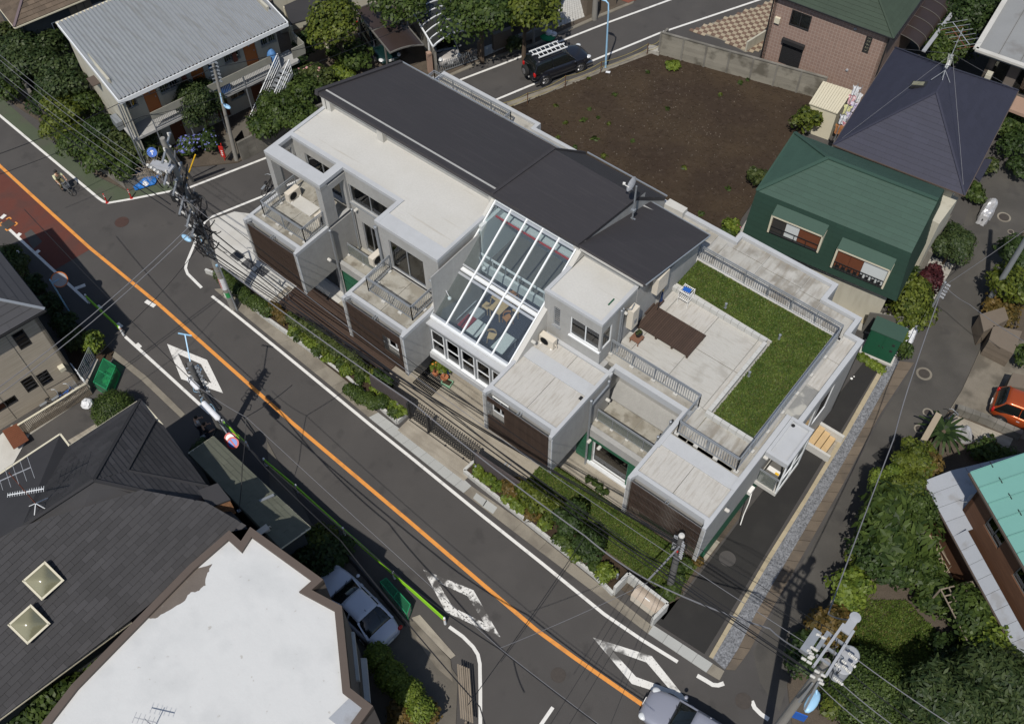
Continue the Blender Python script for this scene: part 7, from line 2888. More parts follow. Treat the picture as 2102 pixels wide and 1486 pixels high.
wall_blocks('entry_wall','dark low open block wall between parking space and entry path',[(1958,846),(2020,868),(2090,900)],0.6,0.3,0.4,'block_grey',rows=3)
for (px,py,lab,a,b,c,d) in ((2030,650,'tiled gate pillar nearest the leaning steel pole',(2012,645),(2062,630),(2070,655),(2020,680)),
        (2060,700,'tiled gate pillar with a name plate beside the parking space',(2040,668),(2098,680),(2080,725),(2030,700)),
        (2080,780,'tiled low wall behind the orange car',(2080,765),(2130,775),(2130,800),(2068,792))):
 q = [G(*p,1.3) for p in (a,b,c,d)]
 r = empty('gate_pillar',V3(sum(q,Vector((0,0,0)))/4,0),lab,'pillar')
 mb = MB()
 mb.prism([(p.x,p.y) for p in q],0,1.25)
 ob('core',mb,'block_dark',r)
 for k in range(9):
  mb = MB()
  cc = sum(q,Vector((0,0,0)))/4
  mb.prism([(cc.x+(p.x-cc.x)*1.02,cc.y+(p.y-cc.y)*1.02) for p in q],0.04+k*0.14,0.04+k*0.14+0.125)
  ob('tile_course',mb,'wall_tile_brown',r)
gp1 = px_wall('gate_wall','beige tiled gate wall with a small name plate by the palm',(1868,950),(1908,880),1.5,0.3,'wall_tile_tan')
sheet('garden_lawn',W2([(1720,1230),(1800,1290),(1830,1250),(1920,1290),(1925,1370),(1890,1400),(1780,1400),(1700,1330)],0.08),0.09,'grass_base',0.04)
GL = W2([(1730,1232),(1860,1232),(1925,1300),(1920,1390),(1780,1400),(1700,1320)],0.1)
blades('garden_grass',GL,0.1,16000,0.09,'grass_blade2',0.04)
wall_blocks('alley_wall','low mossy stone wall along the right side of the alley',[(1866,957),(1742,1160),(1678,1297),(1625,1390)],0.9,0.2,0.6,'block_grey',rows=3)
ORD = ['first','second','third','fourth','fifth','sixth','seventh','eighth','ninth','tenth','eleventh','twelfth','thirteenth','fourteenth','fifteenth','sixteenth','seventeenth','eighteenth',
 'nineteenth','twentieth','twenty-first','twenty-second','twenty-third','twenty-fourth']
def T(px,py,zc,r,rz,m,label,cat='tree',z0=0.08,trunk=True,group=None,size=0.14,k=10,s=0.5,name='tree',n=None,flowers=None,ry=None,aspect=1.6):
 c = G(px,py,zc)
 if cat == 'tree' or r > 0.8:
  r,rz = r*1.08,rz*1.08
  ry = ry*1.08 if ry else None
 return tree(c.x,c.y,z0,zc,r,ry or r,rz,m,label,cat,group,n,size,k,s,trunk,name,flowers,aspect=aspect)
def bush(px,py,zc,r,rz,m,label,**k):
 k.setdefault('cat','shrub')
 return T(px,py,zc,r,rz,m,label,trunk=False,name='shrub',**k)
T(55,112,3.4,1.9,1.3,'leaf_cypress','broad dark pine with a flat crown below the brown tiled roof',size=0.13,k=12)
T(105,88,3.0,1.1,1.0,'leaf_dark','dark tree squeezed against the apartment roof corner')
T(125,160,3.2,1.5,1.2,'leaf_cypress','round pine in the middle of the garden left of the apartment block',size=0.13,k=12)
T(10,95,2.6,1.4,1.3,'leaf_olive','olive green tree cut by the left picture edge in the garden')
bush(10,160,1.2,1.4,1.3,'leaf_dark','dark shrub mass at the left edge above the green pavement')
bush(25,190,0.9,0.8,0.8,'leaf_mid','bright leafy shrub overhanging the wall at the far left of the green pavement')
bush(90,215,0.8,0.9,0.8,'leaf_dark','dark low shrub behind the grey block wall at the left')
T(135,225,2.0,1.3,1.1,'leaf_yellow','yellow green tree under the overhead cables left of the apartment gable',size=0.13)
T(175,215,1.8,1.0,1.0,'leaf_mid','mid green tree touching the white apartment gable wall')
bush(130,265,1.3,1.2,1.0,'leaf_yellow','large yellow green shrub overhanging the green pavement, the farthest left of the corner hedge')
bush(165,300,1.2,1.2,1.0,'leaf_mid','dense green shrub of the corner hedge, second from the left')
bush(205,275,1.3,1.1,1.1,'leaf_dark','dark shrub at the foot of the apartment gable')
bush(215,325,1.1,1.1,0.9,'leaf_mid','round green shrub of the corner hedge above the blue net')
bush(250,300,1.2,1.1,0.9,'leaf_olive','feathery olive shrub behind the blue round sign')
bush(295,298,1.3,1.1,0.8,'leaf_olive','feathery bamboo like shrub in front of the apartment corner',size=0.12)
bush(262,345,0.9,0.9,0.7,'leaf_mid','low shrub at the junction corner beside the blue net')
bush(335,325,0.9,0.8,0.6,'leaf_olive','low shrub left of the blue hydrangea')
T(415,226,2.3,1.3,2.1,'leaf_cypress','tall dense oval cypress in front of the apartment corridor',size=0.09,k=14,s=0.5,n=14000)
bush(392,298,0.9,0.75,0.6,'leaf_mid','hydrangea bush with many blue flower heads left of the red postbox',flowers=('flower_blue',260,0.13))
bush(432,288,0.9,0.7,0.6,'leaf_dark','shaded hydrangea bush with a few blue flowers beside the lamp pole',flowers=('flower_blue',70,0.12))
bush(545,262,1.8,1.1,0.8,'leaf_mid','lowest green shrub above the block wall between lamp and concrete building')
bush(560,225,2.0,1.3,1.0,'leaf_mid','large green shrub beside the outdoor stair')
bush(605,240,1.8,1.2,0.9,'leaf_mid','green shrub closest to the concrete building left roof edge')
bush(620,195,1.8,1.2,0.9,'leaf_mid','green shrub behind the left end of the dark roof')
bush(600,150,1.5,1.1,1.1,'leaf_dark','dark rose bush dotted with pale blooms right of the outdoor stair',flowers=('flower_pink',26,0.13))
bush(650,160,1.5,1.2,0.9,'leaf_olive','rose bush dotted with pale blooms above the left end of the dark roof',flowers=('flower_pink',34,0.14))
bush(628,95,1.5,0.8,1.0,'leaf_dark','dark narrow shrub right of the apartment landing')
T(693,52,3.8,1.6,1.9,'leaf_yellow','tall light green tree beside the grey roofed carport at the top',size=0.15,k=14)
bush(733,118,1.2,1.0,0.9,'leaf_mid','round large leaved shrub beside the dark green car',size=0.2)
bush(705,145,0.4,0.9,0.4,'leaf_bright','low bright ground plant left of the round large leaved shrub')
bush(700,100,0.4,0.9,0.3,'leaf_mid','low green ground cover under the tall light green tree')
T(818,10,3.6,1.6,1.2,'leaf_mid','green tree between the two carports at the top edge',size=0.15)
T(985,20,4.2,2.5,1.8,'leaf_mid','large spreading tree over the side road pavement right of the arched carport',size=0.17,k=16)
T(1075,15,4.2,2.2,1.6,'leaf_yellow','right hand crown of the spreading trees over the side road',size=0.17,k=14)
bush(1058,92,0.7,0.6,0.6,'leaf_olive','clipped dark shrub beside the white tiled porch')
bush(1110,20,0.8,1.3,0.8,'leaf_dark','dark shrubs behind the street wall under the spreading trees')
bush(780,95,0.5,0.5,0.4,'leaf_yellow','yellow leaved plant seen under the front edge of the brown carport')
bush(1655,250,1.1,0.85,1.0,'leaf_yellow','yellow green shrub below the cream storage shed')
bush(1690,165+80,1.0,0.5,0.8,'leaf_mid','narrow green shrub beside the hanging laundry')
bush(1552,362,0.8,0.6,0.7,'leaf_olive','small olive shrub on the lot edge left of the green roof')
bush(1500,465,0.6,0.5,0.5,'leaf_bright','bright shrub at the corner between bare lot and concrete terrace',flowers=('flower_magenta',5,0.1))
bush(1490,440+45,0.5,0.5,0.4,'leaf_mid','small shrub hugging the terrace parapet corner by the lot')
bush(1745,168,0.6,0.4,0.5,'leaf_mid','little shrub at the foot of the pink tiled wall')
bush(1380,108+25,0.3,0.5,0.2,'leaf_bright','weedy clump at the foot of the concrete panel fence')
T(1948,95,2.0,1.5,1.2,'leaf_mid','round green tree behind the blue roofed house')
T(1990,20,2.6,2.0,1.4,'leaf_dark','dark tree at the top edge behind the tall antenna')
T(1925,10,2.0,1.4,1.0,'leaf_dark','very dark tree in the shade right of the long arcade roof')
bush(2075,255,1.2,1.1,0.9,'leaf_mid','green shrub right of the blue roof at the right edge')
bush(2085,300,1.0,1.0,0.8,'leaf_dark','dark shrub below the green shrub at the right edge')
bush(2030,345,0.8,0.5,0.7,'leaf_olive','narrow clipped hedge right of the small blue lean-to roof')
bush(2005,395,0.6,0.7,0.5,'leaf_mid','low green hedge below the blue roof corner')
bush(2095,345,0.8,0.8,0.6,'leaf_dark','dark shrub at the right edge above the covered motorcycle')
T(1957,500,1.8,1.05,1.1,'leaf_cypress','feathery bright green round tree beside the alley',size=0.09,n=7000)
bush(1935,470,0.7,0.7,0.5,'leaf_dark','dark shrub behind the feathery round tree')
T(1910,578,1.6,0.8,0.9,'leaf_red','small dark red maple beside the alley',size=0.1,n=4000)
bush(1890,520,0.5,0.5,0.4,'leaf_mid','leafy plant at the corner of the green mansard')
T(1852,605,1.8,1.25,1.1,'leaf_yellow','large yellow green garden tree beside the alley wall',size=0.13)
bush(1878,640,1.2,0.9,0.9,'leaf_yellow','yellow shrub hanging over the alley wall')
bush(1860,575,1.0,0.9,0.7,'leaf_dark','dark shrub between red maple and yellow green tree')
bush(1838,692,1.0,0.6,0.8,'leaf_bright','potted leafy shrub beside the green garden shed',size=0.12)
bush(1856,720,0.8,0.45,0.6,'leaf_mid','smaller potted shrub at the top end of the gravel strip',size=0.1)
for i,(px,py) in enumerate(((1812,638),(1828,640),(1846,645),(1862,648))):
 c = G(px,py,0.1)
 pot_plant(c.x,c.y,0.1,0.24,0.85,'leaf_dark',ORD[i]+' from the left of the row of dark leaved pots behind the back court','potted plant','row of potted shrubs behind the court','trafo_dark',lr=0.42,n=260,ls=0.12)
for i,(px,py) in enumerate(((1818,660),(1843,669))):
 c = G(px,py,0.5)
 o = ob('flower_cluster',leaf_mesh([(0,0,0.1,0.2,0.2,0.12)],60,0.1,m='flower_magenta',thick=0.5),None)
 o.location = c
 tag(o,['larger pink flower cluster behind the green shed','smaller pink flower cluster behind the green shed'][i],'flowers')
o = ob('ground_cover',leaf_mesh([(*G2(1768+i*5.2,731+i*3.4,0.15),0.1,0.28,0.28,0.2) for i in range(9)],700,0.1,m='leaf_bright',thick=0.6),None,kind='stuff')
bush(2085,520,1.4,1.0,1.0,'leaf_dark','dark shrub right of the leaning steel pole')
T(2080,590,1.8,1.2,1.1,'leaf_yellow','yellow green tree at the right edge above the tiled gate pillars')
bush(2060,635,0.7,0.9,0.6,'leaf_rust','brownish shrub behind the tiled gate pillar')
bush(2100,730,1.0,0.5,0.8,'leaf_mid','green shrub at the right edge beside the tiled pillar')
bush(2020,918,0.6,0.7,0.5,'leaf_mid','clipped green hedge below the silver covered scooter')
bush(2055,935,0.6,0.8,0.5,'leaf_mid','clipped green hedge touching the grey lean-to roof')
T(1878,945,2.6,1.05,0.7,'leaf_yellow','layered garden pine with yellowish tips at the alley bend',size=0.1,k=12,s=0.35)
T(1905,957,2.5,0.7,0.6,'leaf_rust','small rust coloured tree against the grey lean-to corner',size=0.1)
T(1832,985,2.4,0.85,0.6,'leaf_bright','pale clipped pine cloud nearest the alley',size=0.08,k=12,s=0.4)
T(1862,1000,2.6,1.0,0.7,'leaf_yellow','middle clipped pine cloud left of the grey lean-to',size=0.08,k=12,s=0.4)
T(1888,1035,2.6,0.95,0.9,'leaf_mid','clipped pine cloud above the narrow timber bench',size=0.08,k=12,s=0.4)
T(1838,1080,2.2,1.6,1.3,'leaf_mid','shrub with long glossy leaves in the right garden',size=0.2,k=14,aspect=3.0)
bush(1810,1130,1.6,1.2,1.1,'leaf_dark','dark round leaved shrub over the mossy alley wall')
bush(1818,1165,1.2,1.0,.9,'leaf_dark','dark blue green shrub above the garden lawn')
bush(1880,1160,1.2,1.0,.9,'leaf_mid','fresh green shrub in the middle of the right garden')
bush(1915,1215,1.0,0.9,0.7,'leaf_mid','fern like shrub on the upper right of the garden lawn',aspect=2.6)
bush(1745,1205,1.1,0.9,0.8,'leaf_bright','bright shrub with yellow leaves at the upper left of the garden lawn')
bush(1768,1150,1.0,0.7,0.7,'leaf_yellow','yellowish small shrub leaning over the mossy wall')
bush(1700,1280,0.9,0.9,0.8,'leaf_rust','brownish shrub left of the utility pole crossarms')
bush(1655,1345,0.9,0.9,0.8,'leaf_dark','dark shrub below the utility pole crossarms')
T(1985,1262,2.0,1.1,1.0,'leaf_mid','green tree over the near end of the timber pergola',size=0.14)
T(2025,1305,2.0,1.0,1.0,'leaf_mid','large green tree between lawn and pergola',size=0.15)
T(2045,1340,2.2,1.2,1.1,'leaf_bright','yellow green tree at the lower right beside the grey roof',size=0.14)
bush(2020,1375,1.2,1.1,.9,'leaf_yellow','yellow green shrub right of the shaded lawn corner')
bush(1965,1335,0.7,.9,0.5,'leaf_dark','dark low shrub at the right side of the garden lawn')
T(1960,1440,2.6,1.8,1.2,'leaf_cypress','dark pine in the bottom right corner, the left one of two',size=0.1,k=14,aspect=3)
T(2060,1430,2.6,1.8,1.3,'leaf_cypress','dark pine in the bottom right corner, the right one of two',size=0.1,k=14,aspect=3)
bush(1790,1425,1.1,1.9,1.3,'leaf_mid','huge clipped round hedge right of the bottom utility pole',size=0.075,k=0,s=0.42,n=16000,ry=1.6)
bush(1878,1450,0.9,1.1,0.9,'leaf_yellow','smaller clipped round hedge right of the huge one',size=0.075,n=8000,k=0)
bush(1712,1440,0.9,0.7,0.8,'leaf_yellow','yellow green shrub beside the pale blue street lamp head')
cy = empty('cycad',G(1925,905,0.1),'dark green cycad with long arching fronds behind the beige gate wall','palm')
mb = MB()
for k in range(22):
 a = k*2.4
 L_ = 1.1+0.15*(k % 3)
 pts = [Vector((math.cos(a)*L_*t,math.sin(a)*L_*t,0.9+0.55*t-0.75*t*t+0.25*(k % 2)*t)) for t in (0,.25,.5,.75,1)]
 for i in range(4):
  p,q = pts[i],pts[i+1]
  s_ = Vector((-math.sin(a),math.cos(a),0))*(0.13*(1-i/5))
  mb.add([p-s_,p+s_,q+s_*.8,q-s_*.8],[(0,1,2,3)])
ob('frond',mb,'leaf_dark',cy,local=True)
mb = MB()
mb.tube((0,0,0),(0,0,0.95),0.16,8)
ob('trunk',mb,'bark',cy,local=True)
hm = hedge_mesh([G2(452,562,.6),G2(500,605,.6),G2(548,636,.6)],0.8,0.3,0.85,7000,0.07,'leaf_mid',0.05)
tag(ob('clipped_hedge',hm,None),'clipped dark green hedge at the left end of the street planter','hedge')
hm = hedge_mesh([G2(556,630,.6),G2(582,650,.6)],0.75,0.3,0.8,2500,0.08,'leaf_rust',0.08)
tag(ob('rusty_hedge',hm,None),'rust tinged low hedge beside the white planter divider','hedge')
hm = hedge_mesh([G2(596,655,.6),G2(640,680,.6),G2(700,722,.6),G2(745,760,.6)],0.7,0.35,1.0,5200,0.09,'leaf_olive',0.1)
tag(ob('rear_hedge',hm,None),'feathery olive hedge running behind the low planter shrubs','hedge')
hm = hedge_mesh([G2(720,800,.5),G2(765,828,.5),G2(785,822,.5)],0.8,0.3,0.75,5000,0.07,'leaf_mid',0.06)
tag(ob('clipped_hedge',hm,None),'clipped green hedge patch in the middle of the left planter','hedge')
LP = [(600,678),(612,688),(626,692),(634,704),(648,707),(655,720),(668,720),(676,735),(688,730),(698,748),(712,742),(716,760),(730,755),(742,775),(752,765),(765,780),(775,795),(790,800),
 (800,818),(812,830),(822,843),(808,850)]
for i,(px,py) in enumerate(LP):
 bush(px,py,0.42,0.34+0.05*((i*7) % 3),0.3,['leaf_bright','leaf_mid','leaf_yellow','leaf_bright'][i % 4],
  ORD[i]+' low shrub from the left in the planter left of the black gate',group='low shrubs in the left street planter',size=0.1,z0=0.25,k=6,n=330)
hm = hedge_mesh([G2(775,775,.6),G2(800,790,.6)],0.5,0.3,1.2,1500,0.1,'leaf_dark',0.1)
tag(ob('dark_shrubs',hm,None),'dark shrubs at the upper end of the brown block wall','shrub')
RP = [(983,966),(995,980),(1010,985),(1022,1000),(1036,1003),(1044,1020),(1058,1030),(1072,1040)]
for i,(px,py) in enumerate(RP):
 bush(px,py,0.42,0.36,0.3,'leaf_bright',ORD[i]+' low bright shrub from the gate in the planter right of it',group='low bright shrubs in the right street planter',size=0.1,z0=0.25,k=6,n=330)
for i,(px,py,r,rz,m,zc,lab) in enumerate(((1052,1000,.5,.45,'leaf_rust',.8,'rust tinged shrub beside the dark block wall in the right planter'),
            (1082,1016,.6,.6,'leaf_yellow',1.1,'yellowish upright shrub in front of the lawn'),
            (1104,1032,.6,.7,'leaf_yellow',1.1,'small yellow green tree casting a shadow on the lawn'),
            (1095,1058,.45,.4,'leaf_rust',.6,'low rusty shrub at the kerb of the right planter'),
            (1115,1075,.4,.35,'leaf_bright',.5,'bright low shrub at the kerb below the yellow green tree'),
            (1140,1050,.6,.6,'leaf_yellow',1.0,'olive shrub left of the airy dark tree'),
            (1170,1062,.8,.8,'leaf_dark',1.6,'airy dark small tree over the planter beside the lawn'),
            (1155,1110,.5,.4,'leaf_mid',.6,'mid green low shrub below the airy dark tree'),
            (1205,1120,.8,.9,'leaf_dark',1.4,'dark blue green rounded tree in the right planter'),
            (1185,1138,.45,.4,'leaf_bright',.6,'bright yellow shrub left of the dark rounded tree'),
            (1245,1178,.5,.4,'leaf_bright',.6,'bright yellow shrub nearest the bin enclosure'),
            (1222,1160,.3,.3,'leaf_mid',.5,'tiny shrub between dark rounded tree and bright yellow shrub'))):
 bush(px,py,zc,r,rz,m,lab,size=0.1,z0=0.25)
hm = hedge_mesh([G2(1352,1240,.4),G2(1372,1215,.4),G2(1385,1185,.4),G2(1405,1160,.4)],0.7,0.1,0.7,2600,0.09,'leaf_mid',0.2)
tag(ob('corner_plants',hm,None),'loose green plants round the foot of the small concrete pole','shrub')
hm = hedge_mesh([G2(1398,1160,.3),G2(1425,1150,.3)],0.5,0.1,0.5,700,0.09,'leaf_rust',0.2)
tag(ob('rusty_plants',hm,None),'rust tinged low plants under the slatted box corner','shrub')
for i,(px,py) in enumerate(((1208,985),(1220,992),(1232,1000),(1242,1010),(1228,1005))):
 bush(px,py,0.25,0.2,0.2,'leaf_mid',ORD[i]+' small plant of the clump on the paved strip behind the lawn',group='small plants on the paved strip',size=0.1,z0=0.05,k=4,n=90)
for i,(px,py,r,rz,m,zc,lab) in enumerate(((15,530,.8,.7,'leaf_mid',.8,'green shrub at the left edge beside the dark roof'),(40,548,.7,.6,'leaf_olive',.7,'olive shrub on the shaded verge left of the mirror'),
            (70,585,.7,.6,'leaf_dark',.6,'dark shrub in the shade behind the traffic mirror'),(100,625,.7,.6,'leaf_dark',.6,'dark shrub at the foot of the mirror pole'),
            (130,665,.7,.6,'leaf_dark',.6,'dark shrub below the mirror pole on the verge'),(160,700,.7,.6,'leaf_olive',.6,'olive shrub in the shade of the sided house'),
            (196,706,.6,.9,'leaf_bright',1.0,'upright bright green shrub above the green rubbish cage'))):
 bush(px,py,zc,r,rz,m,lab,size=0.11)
bush(233,842,0.9,0.95,0.8,'leaf_mid','neatly clipped round topiary shrub in the lane between the left houses',size=0.06,n=7000,k=0)
T(165,1345,3.5,1.3,1.3,'leaf_mid','green tree rising between slate roof and white roof, the upper one',size=0.16)
T(120,1420,3.5,1.3,1.2,'leaf_mid','green tree rising between slate roof and white roof, the middle one',size=0.16)
T(60,1475,3.0,1.4,1.2,'leaf_dark','dark tree at the bottom left edge',size=0.16)
T(215,1310,3.2,0.8,0.9,'leaf_mid','small green crown at the roof valley right of the middle tree',size=0.14)
hm = hedge_mesh([G2(775,1350,1.2),G2(800,1385,1.2),G2(835,1425,1.2),G2(868,1462,1.2)],1.25,0.1,1.9,16000,0.075,'leaf_bright',0.03)
tag(ob('clipped_hedge',hm,None),'long clipped yellow green hedge beside the white roofed building','hedge')
bush(850,1478,0.9,1.0,0.8,'leaf_rust','rusty leaved shrub at the bottom edge below the clipped hedge')
bush(660,1105,0.9,0.7,0.7,'leaf_yellow','yellow tipped shrub beside the street fence near the canopy')
bush(650,1135,0.8,1.0,0.8,'leaf_dark','dark shrub in the shade behind the silver sedan')
bush(700,1130,0.6,0.7,0.6,'leaf_dark','low dark shrub at the nose of the silver sedan')
bush(420,925,0.8,0.6,0.7,'leaf_dark','dark shrub beside the tiled canopy and the two people')
sheet('white_house_yard',W2([(548,905),(640,1075),(690,1060+40),(780,1205),(900,1330),(940,1390),(935,1500),(700,1500),(560,1100)],0.05),0.05,'conc_dark',0.06)
sheet('side_kerb',W2([(845,1268),(862,1262),(935,1345),(925,1352),(862,1290)]),0.04,'conc_terrace',0.04)
sheet('sunlit_verge_tone',W2([(832,1280),(850,1275),(925,1355),(930,1400),(895,1370)]),0.07,'conc_dirty',0.02)  # lighter sheet paints the sunlit strip between the building's shadow edge and kerb
tr = empty('timber_screen',G(945,1420,0),'low weathered timber slat screen at the corner near the bottom edge','screen')
A,B = G(938,1370,0),G(945,1480,0)
for k in range(6):
 mb = MB()
 o_ = Vector((0.1+0.1*k,0.03*k,0))
 mb.bar(A+o_+Vector((0,0,0.7)),B+o_+Vector((0,0,0.7)),0.07,0.03)
 ob('slat',mb,'wood_grey',tr)
mb = MB()
for t in (0,.5,1):
 p = A.lerp(B,t)
 mb.bar(p+Vector((0.35,0,0)),p+Vector((0.35,0,.68)),0.08)
ob('post',mb,'wood_grey',tr)
def paint(name,col,metal=0.15,rough=0.35):
 mat(name,col,rough,0.02,1,0,metal=metal,coat=0.6)
paint('paint_silver',(0.5,0.52,0.57),0.1)
paint('paint_grey',(0.26,0.27,0.32),0.2)
paint('paint_navy',(0.018,0.02,0.028),0.4,0.3)
paint('paint_orange',(0.4,0.075,0.02),0.4,0.3)
paint('paint_teal',(0.008,0.03,0.03),0.4,0.3)
paint('paint_pearl',(0.42,0.4,0.38),0.3,0.35)
def loft(stations,n_sec):
 mb = MB()
 rows = []
 for x,sec in stations:
  full = [(x,y,z) for (y,z) in sec]+[(x,-y,z) for (y,z) in reversed(sec[:-1] if sec[-1][0] < 1e-6 else sec)]
  rows.append(full)
 m = len(rows[0])
 vs = [p for r_ in rows for p in r_]
 fs = []
 for i in range(len(rows)-1):
  for j in range(m):
   a,b = i*m+j,i*m+(j+1) % m
   fs.append((a,a+m,b+m,b))
 fs.append(tuple(range(m)))
 fs.append(tuple((len(rows)-1)*m+j for j in range(m-1,-1,-1)))
 mb.add(vs,fs)
 return mb
def car(x,y,rz,kind,pm,label,z=0.0,roofload=False):
 K = dict(
  sedan=dict(L=4.7,W=1.76,hood=[(-2.35,.62),(-2.28,.86),(-2.1,.96),(-1.5,1.0),(-1.0,0.98),(0.6,.92),(1.0,.9),(1.7,.84),(2.15,.74),(2.32,.6),(2.36,.5)],
    cab=dict(rb=-1.75,rt=-1.0,ft=0.25,fb=1.05,h=1.43,base=.93),wb=1.35,gc=.18),
  suv=dict(L=4.6,W=1.86,hood=[(-2.2,.75),(-2.15,1.12),(-2.0,1.16),(-1.0,1.18),(0.5,1.14),(0.9,1.12),(1.6,1.06),(2.1,.96),(2.28,.8),(2.33,.62)],
    cab=dict(rb=-2.12,rt=-1.85,ft=0.35,fb=0.98,h=1.82,base=1.1),wb=1.35,gc=.32),
  hatch=dict(L=3.8,W=1.68,hood=[(-1.88,.65),(-1.84,.95),(-1.7,1.0),(-.8,1.0),(0.5,.97),(0.95,.95),(1.4,.86),(1.75,.72),(1.9,.5)],
    cab=dict(rb=-1.78,rt=-1.42,ft=0.25,fb=1.12,h=1.52,base=.94),wb=1.2,gc=.2),
  van=dict(L=4.5,W=1.78,hood=[(-2.2,.7),(-2.15,1.05),(-1.0,1.08),(0.5,1.05),(1.1,1.03),(1.7,.95),(2.1,.8),(2.25,.55)],
    cab=dict(rb=-2.1,rt=-1.9,ft=0.5,fb=1.5,h=1.7,base=1.0),wb=1.35,gc=.2))[kind]
 r = empty('parked_car' if kind != 'sedan_drive' else 'car',(x,y,z),label,'car',None,rz)
 W2_ = K['W']/2
 st_ = []
 xs = [h[0] for h in K['hood']]
 x0,x1 = xs[0],xs[-1]
 mid = (x0+x1)/2
 for (hx,hz) in K['hood']:
  t = abs(hx-mid)/((x1-x0)/2)
  w = W2_*(1-0.30*t ** 7-0.04*t ** 2)
  g = K['gc']+(0.16*max(0,t-0.88)/0.12)
  sec = [(w*0.55,g),(w*0.9,g+0.02),(w*0.99,g+0.2),(w,(g+hz)/2+.05),(w*0.985,hz-0.12),(w*0.9,hz-0.02),(w*0.6,hz+0.025),(0.0,hz+0.04)]
  st_.append((hx,sec))
 body = loft(st_,8)
 b = ob('body',body,pm,r,local=True,smooth=True)
 md = b.modifiers.new('s','SUBSURF')
 md.levels = md.render_levels = 1
 C_ = K['cab']
 bz,h = C_['base'],C_['h']
 wb_,wt = W2_*0.86,W2_*0.68
 cs = []
 N = 5
 for i in range(N+1):
  t = i/N
  cs.append((C_['rb']+(C_['rt']-C_['rb'])*t,bz+(h-bz)*(1-(1-t) ** 1.8)))
 for i in range(1,4):
  cs.append((C_['rt']+(C_['ft']-C_['rt'])*i/4,h+0.03))
 for i in range(N+1):
  t = i/N
  cs.append((C_['ft']+(C_['fb']-C_['ft'])*t,h-(h-bz)*(t ** 1.25)))
 st_ = []
 for (cx,cz) in cs:
  f = (cz-bz)/(h-bz)
  wz = wb_+(wt-wb_)*f
  e = 1-0.07*max(0,(abs(cx-(C_['rt']+C_['ft'])/2)-(C_['ft']-C_['rt'])/2))/0.8
  wl = wb_*e
  sec = [(wl,bz-0.12),(wl,bz),(wl+(wz-wl)*0.5,bz+(cz-bz)*0.5),(wz*e*1.0,max(bz,cz-0.05)),(wz*e*0.86,max(bz,cz)+0.0),(wz*0.45,max(bz,cz)+0.02),(0.0,max(bz,cz)+0.03)]
  st_.append((cx,sec))
 cabm = loft(st_,7)
 ob('windows',cabm,'car_glass',r,local=True,smooth=True)
 rs = []
 a_,b_ = C_['rt']+0.02,C_['ft']-0.02
 for i in range(7):
  t = i/6
  cx = a_+(b_-a_)*t
  cz = h+0.025-0.02*abs(2*t-1) ** 3
  rs.append((cx,[(wt*0.995,cz-0.06),(wt*0.99,cz-0.02),(wt*0.84,cz+0.035),(wt*0.45,cz+0.05),(0.0,cz+0.055)]))
 rf = loft(rs,5)
 ob('roof',rf,pm,r,local=True,smooth=True)
 for s_ in (-1,1):
  for (p,q,w_) in (((C_['ft']-.03,s_*wt*0.97,h-0.01),(C_['fb']+0.03,s_*wb_*0.965,bz+0.02),0.07),((C_['rt']+.03,s_*wt*0.97,h-0.01),(C_['rb']-0.0,s_*wb_*0.965,bz+0.03),0.11),
      (((C_['rt']+C_['ft'])/2,s_*wt*0.995,h),((C_['rt']+C_['ft'])/2+.05,s_*wb_*1.0,bz),0.07)):
   mb = MB()
   mb.bar(p,q,w_,0.035)
   ob('pillar',mb,pm,r,local=True)
  mb = MB()
  mb.ell((C_['fb']-0.15,s_*(W2_+0.08),bz+0.06),0.09,0.1,0.07,10,6)
  ob('mirror',mb,pm,r,local=True,smooth=True)
  mb = MB()
  hx = x1-0.2
  hz = K['hood'][-3][1]-0.1
  mb.ell((hx-0.05,s_*W2_*0.72,hz),0.2,0.17,0.09,12,8)
  ob('headlight',mb,'lamp_glass',r,local=True,smooth=True)
  mb = MB()
  mb.ell((x0+0.1,s_*W2_*0.78,K['hood'][1][1]-0.1),0.09,0.14,0.12 if kind in ('sedan',) else 0.2,12,8)
  ob('tail_light',mb,'lamp_red',r,local=True,smooth=True)
  rw = 0.31 if kind != 'suv' else 0.38
  for wx in (-K['wb'],K['wb']):
   mb = MB()
   mb.lathe((wx,s_*(W2_-0.21),rw),[(rw*0.6,0),(rw,0.02),(rw,0.19),(rw*0.92,0.215),(rw*0.68,0.205),(rw*0.66,0.19),(0.01,0.19)],20,(0,s_,0))
   wh = ob('wheel',mb,'tyre',r,local=True)
   mb = MB()
   mb.lathe((wx,s_*(W2_-0.02),rw),[(rw*0.64,0),(rw*0.62,0.012),(rw*0.2,-0.01),(0.02,0.02)],20,(0,s_,0))
   for k in range(5):
    a = k*2*math.pi/5
    mb.bar((wx,s_*(W2_+0.002),rw),(wx+math.cos(a)*rw*0.62,s_*(W2_+0.002),rw+math.sin(a)*rw*0.62),0.05,0.015)
   o_ = ob('rim',mb,'rim',wh,local=True)
   mb = MB()
   mb.lathe((wx,s_*(W2_-0.2),rw+0.02),[(rw*1.16,0),(rw*1.16,0.2 if kind != 'suv' else .23),(rw*1.0,0.2),(rw,0.0)],24,(0,s_,0))
   ob('wheel_arch',mb,'black' if kind != 'suv' else pm,r,local=True)
  mb = MB()
  for dx in (-0.55,0.45):
   mb.box(dx,dx+0.16,s_*(W2_*0.985)-0.012,s_*(W2_*0.985)+0.025,bz-0.2,bz-0.17)
  ob('door_handle',mb,pm if kind != 'hatch' else 'trafo_grey',r,local=True)
 mb = MB()
 gx_ = x1-0.02
 mb.box(gx_-0.12,gx_+0.0,-0.4,0.4,0.45,0.58)
 ob('grille',mb,'black',r,local=True)
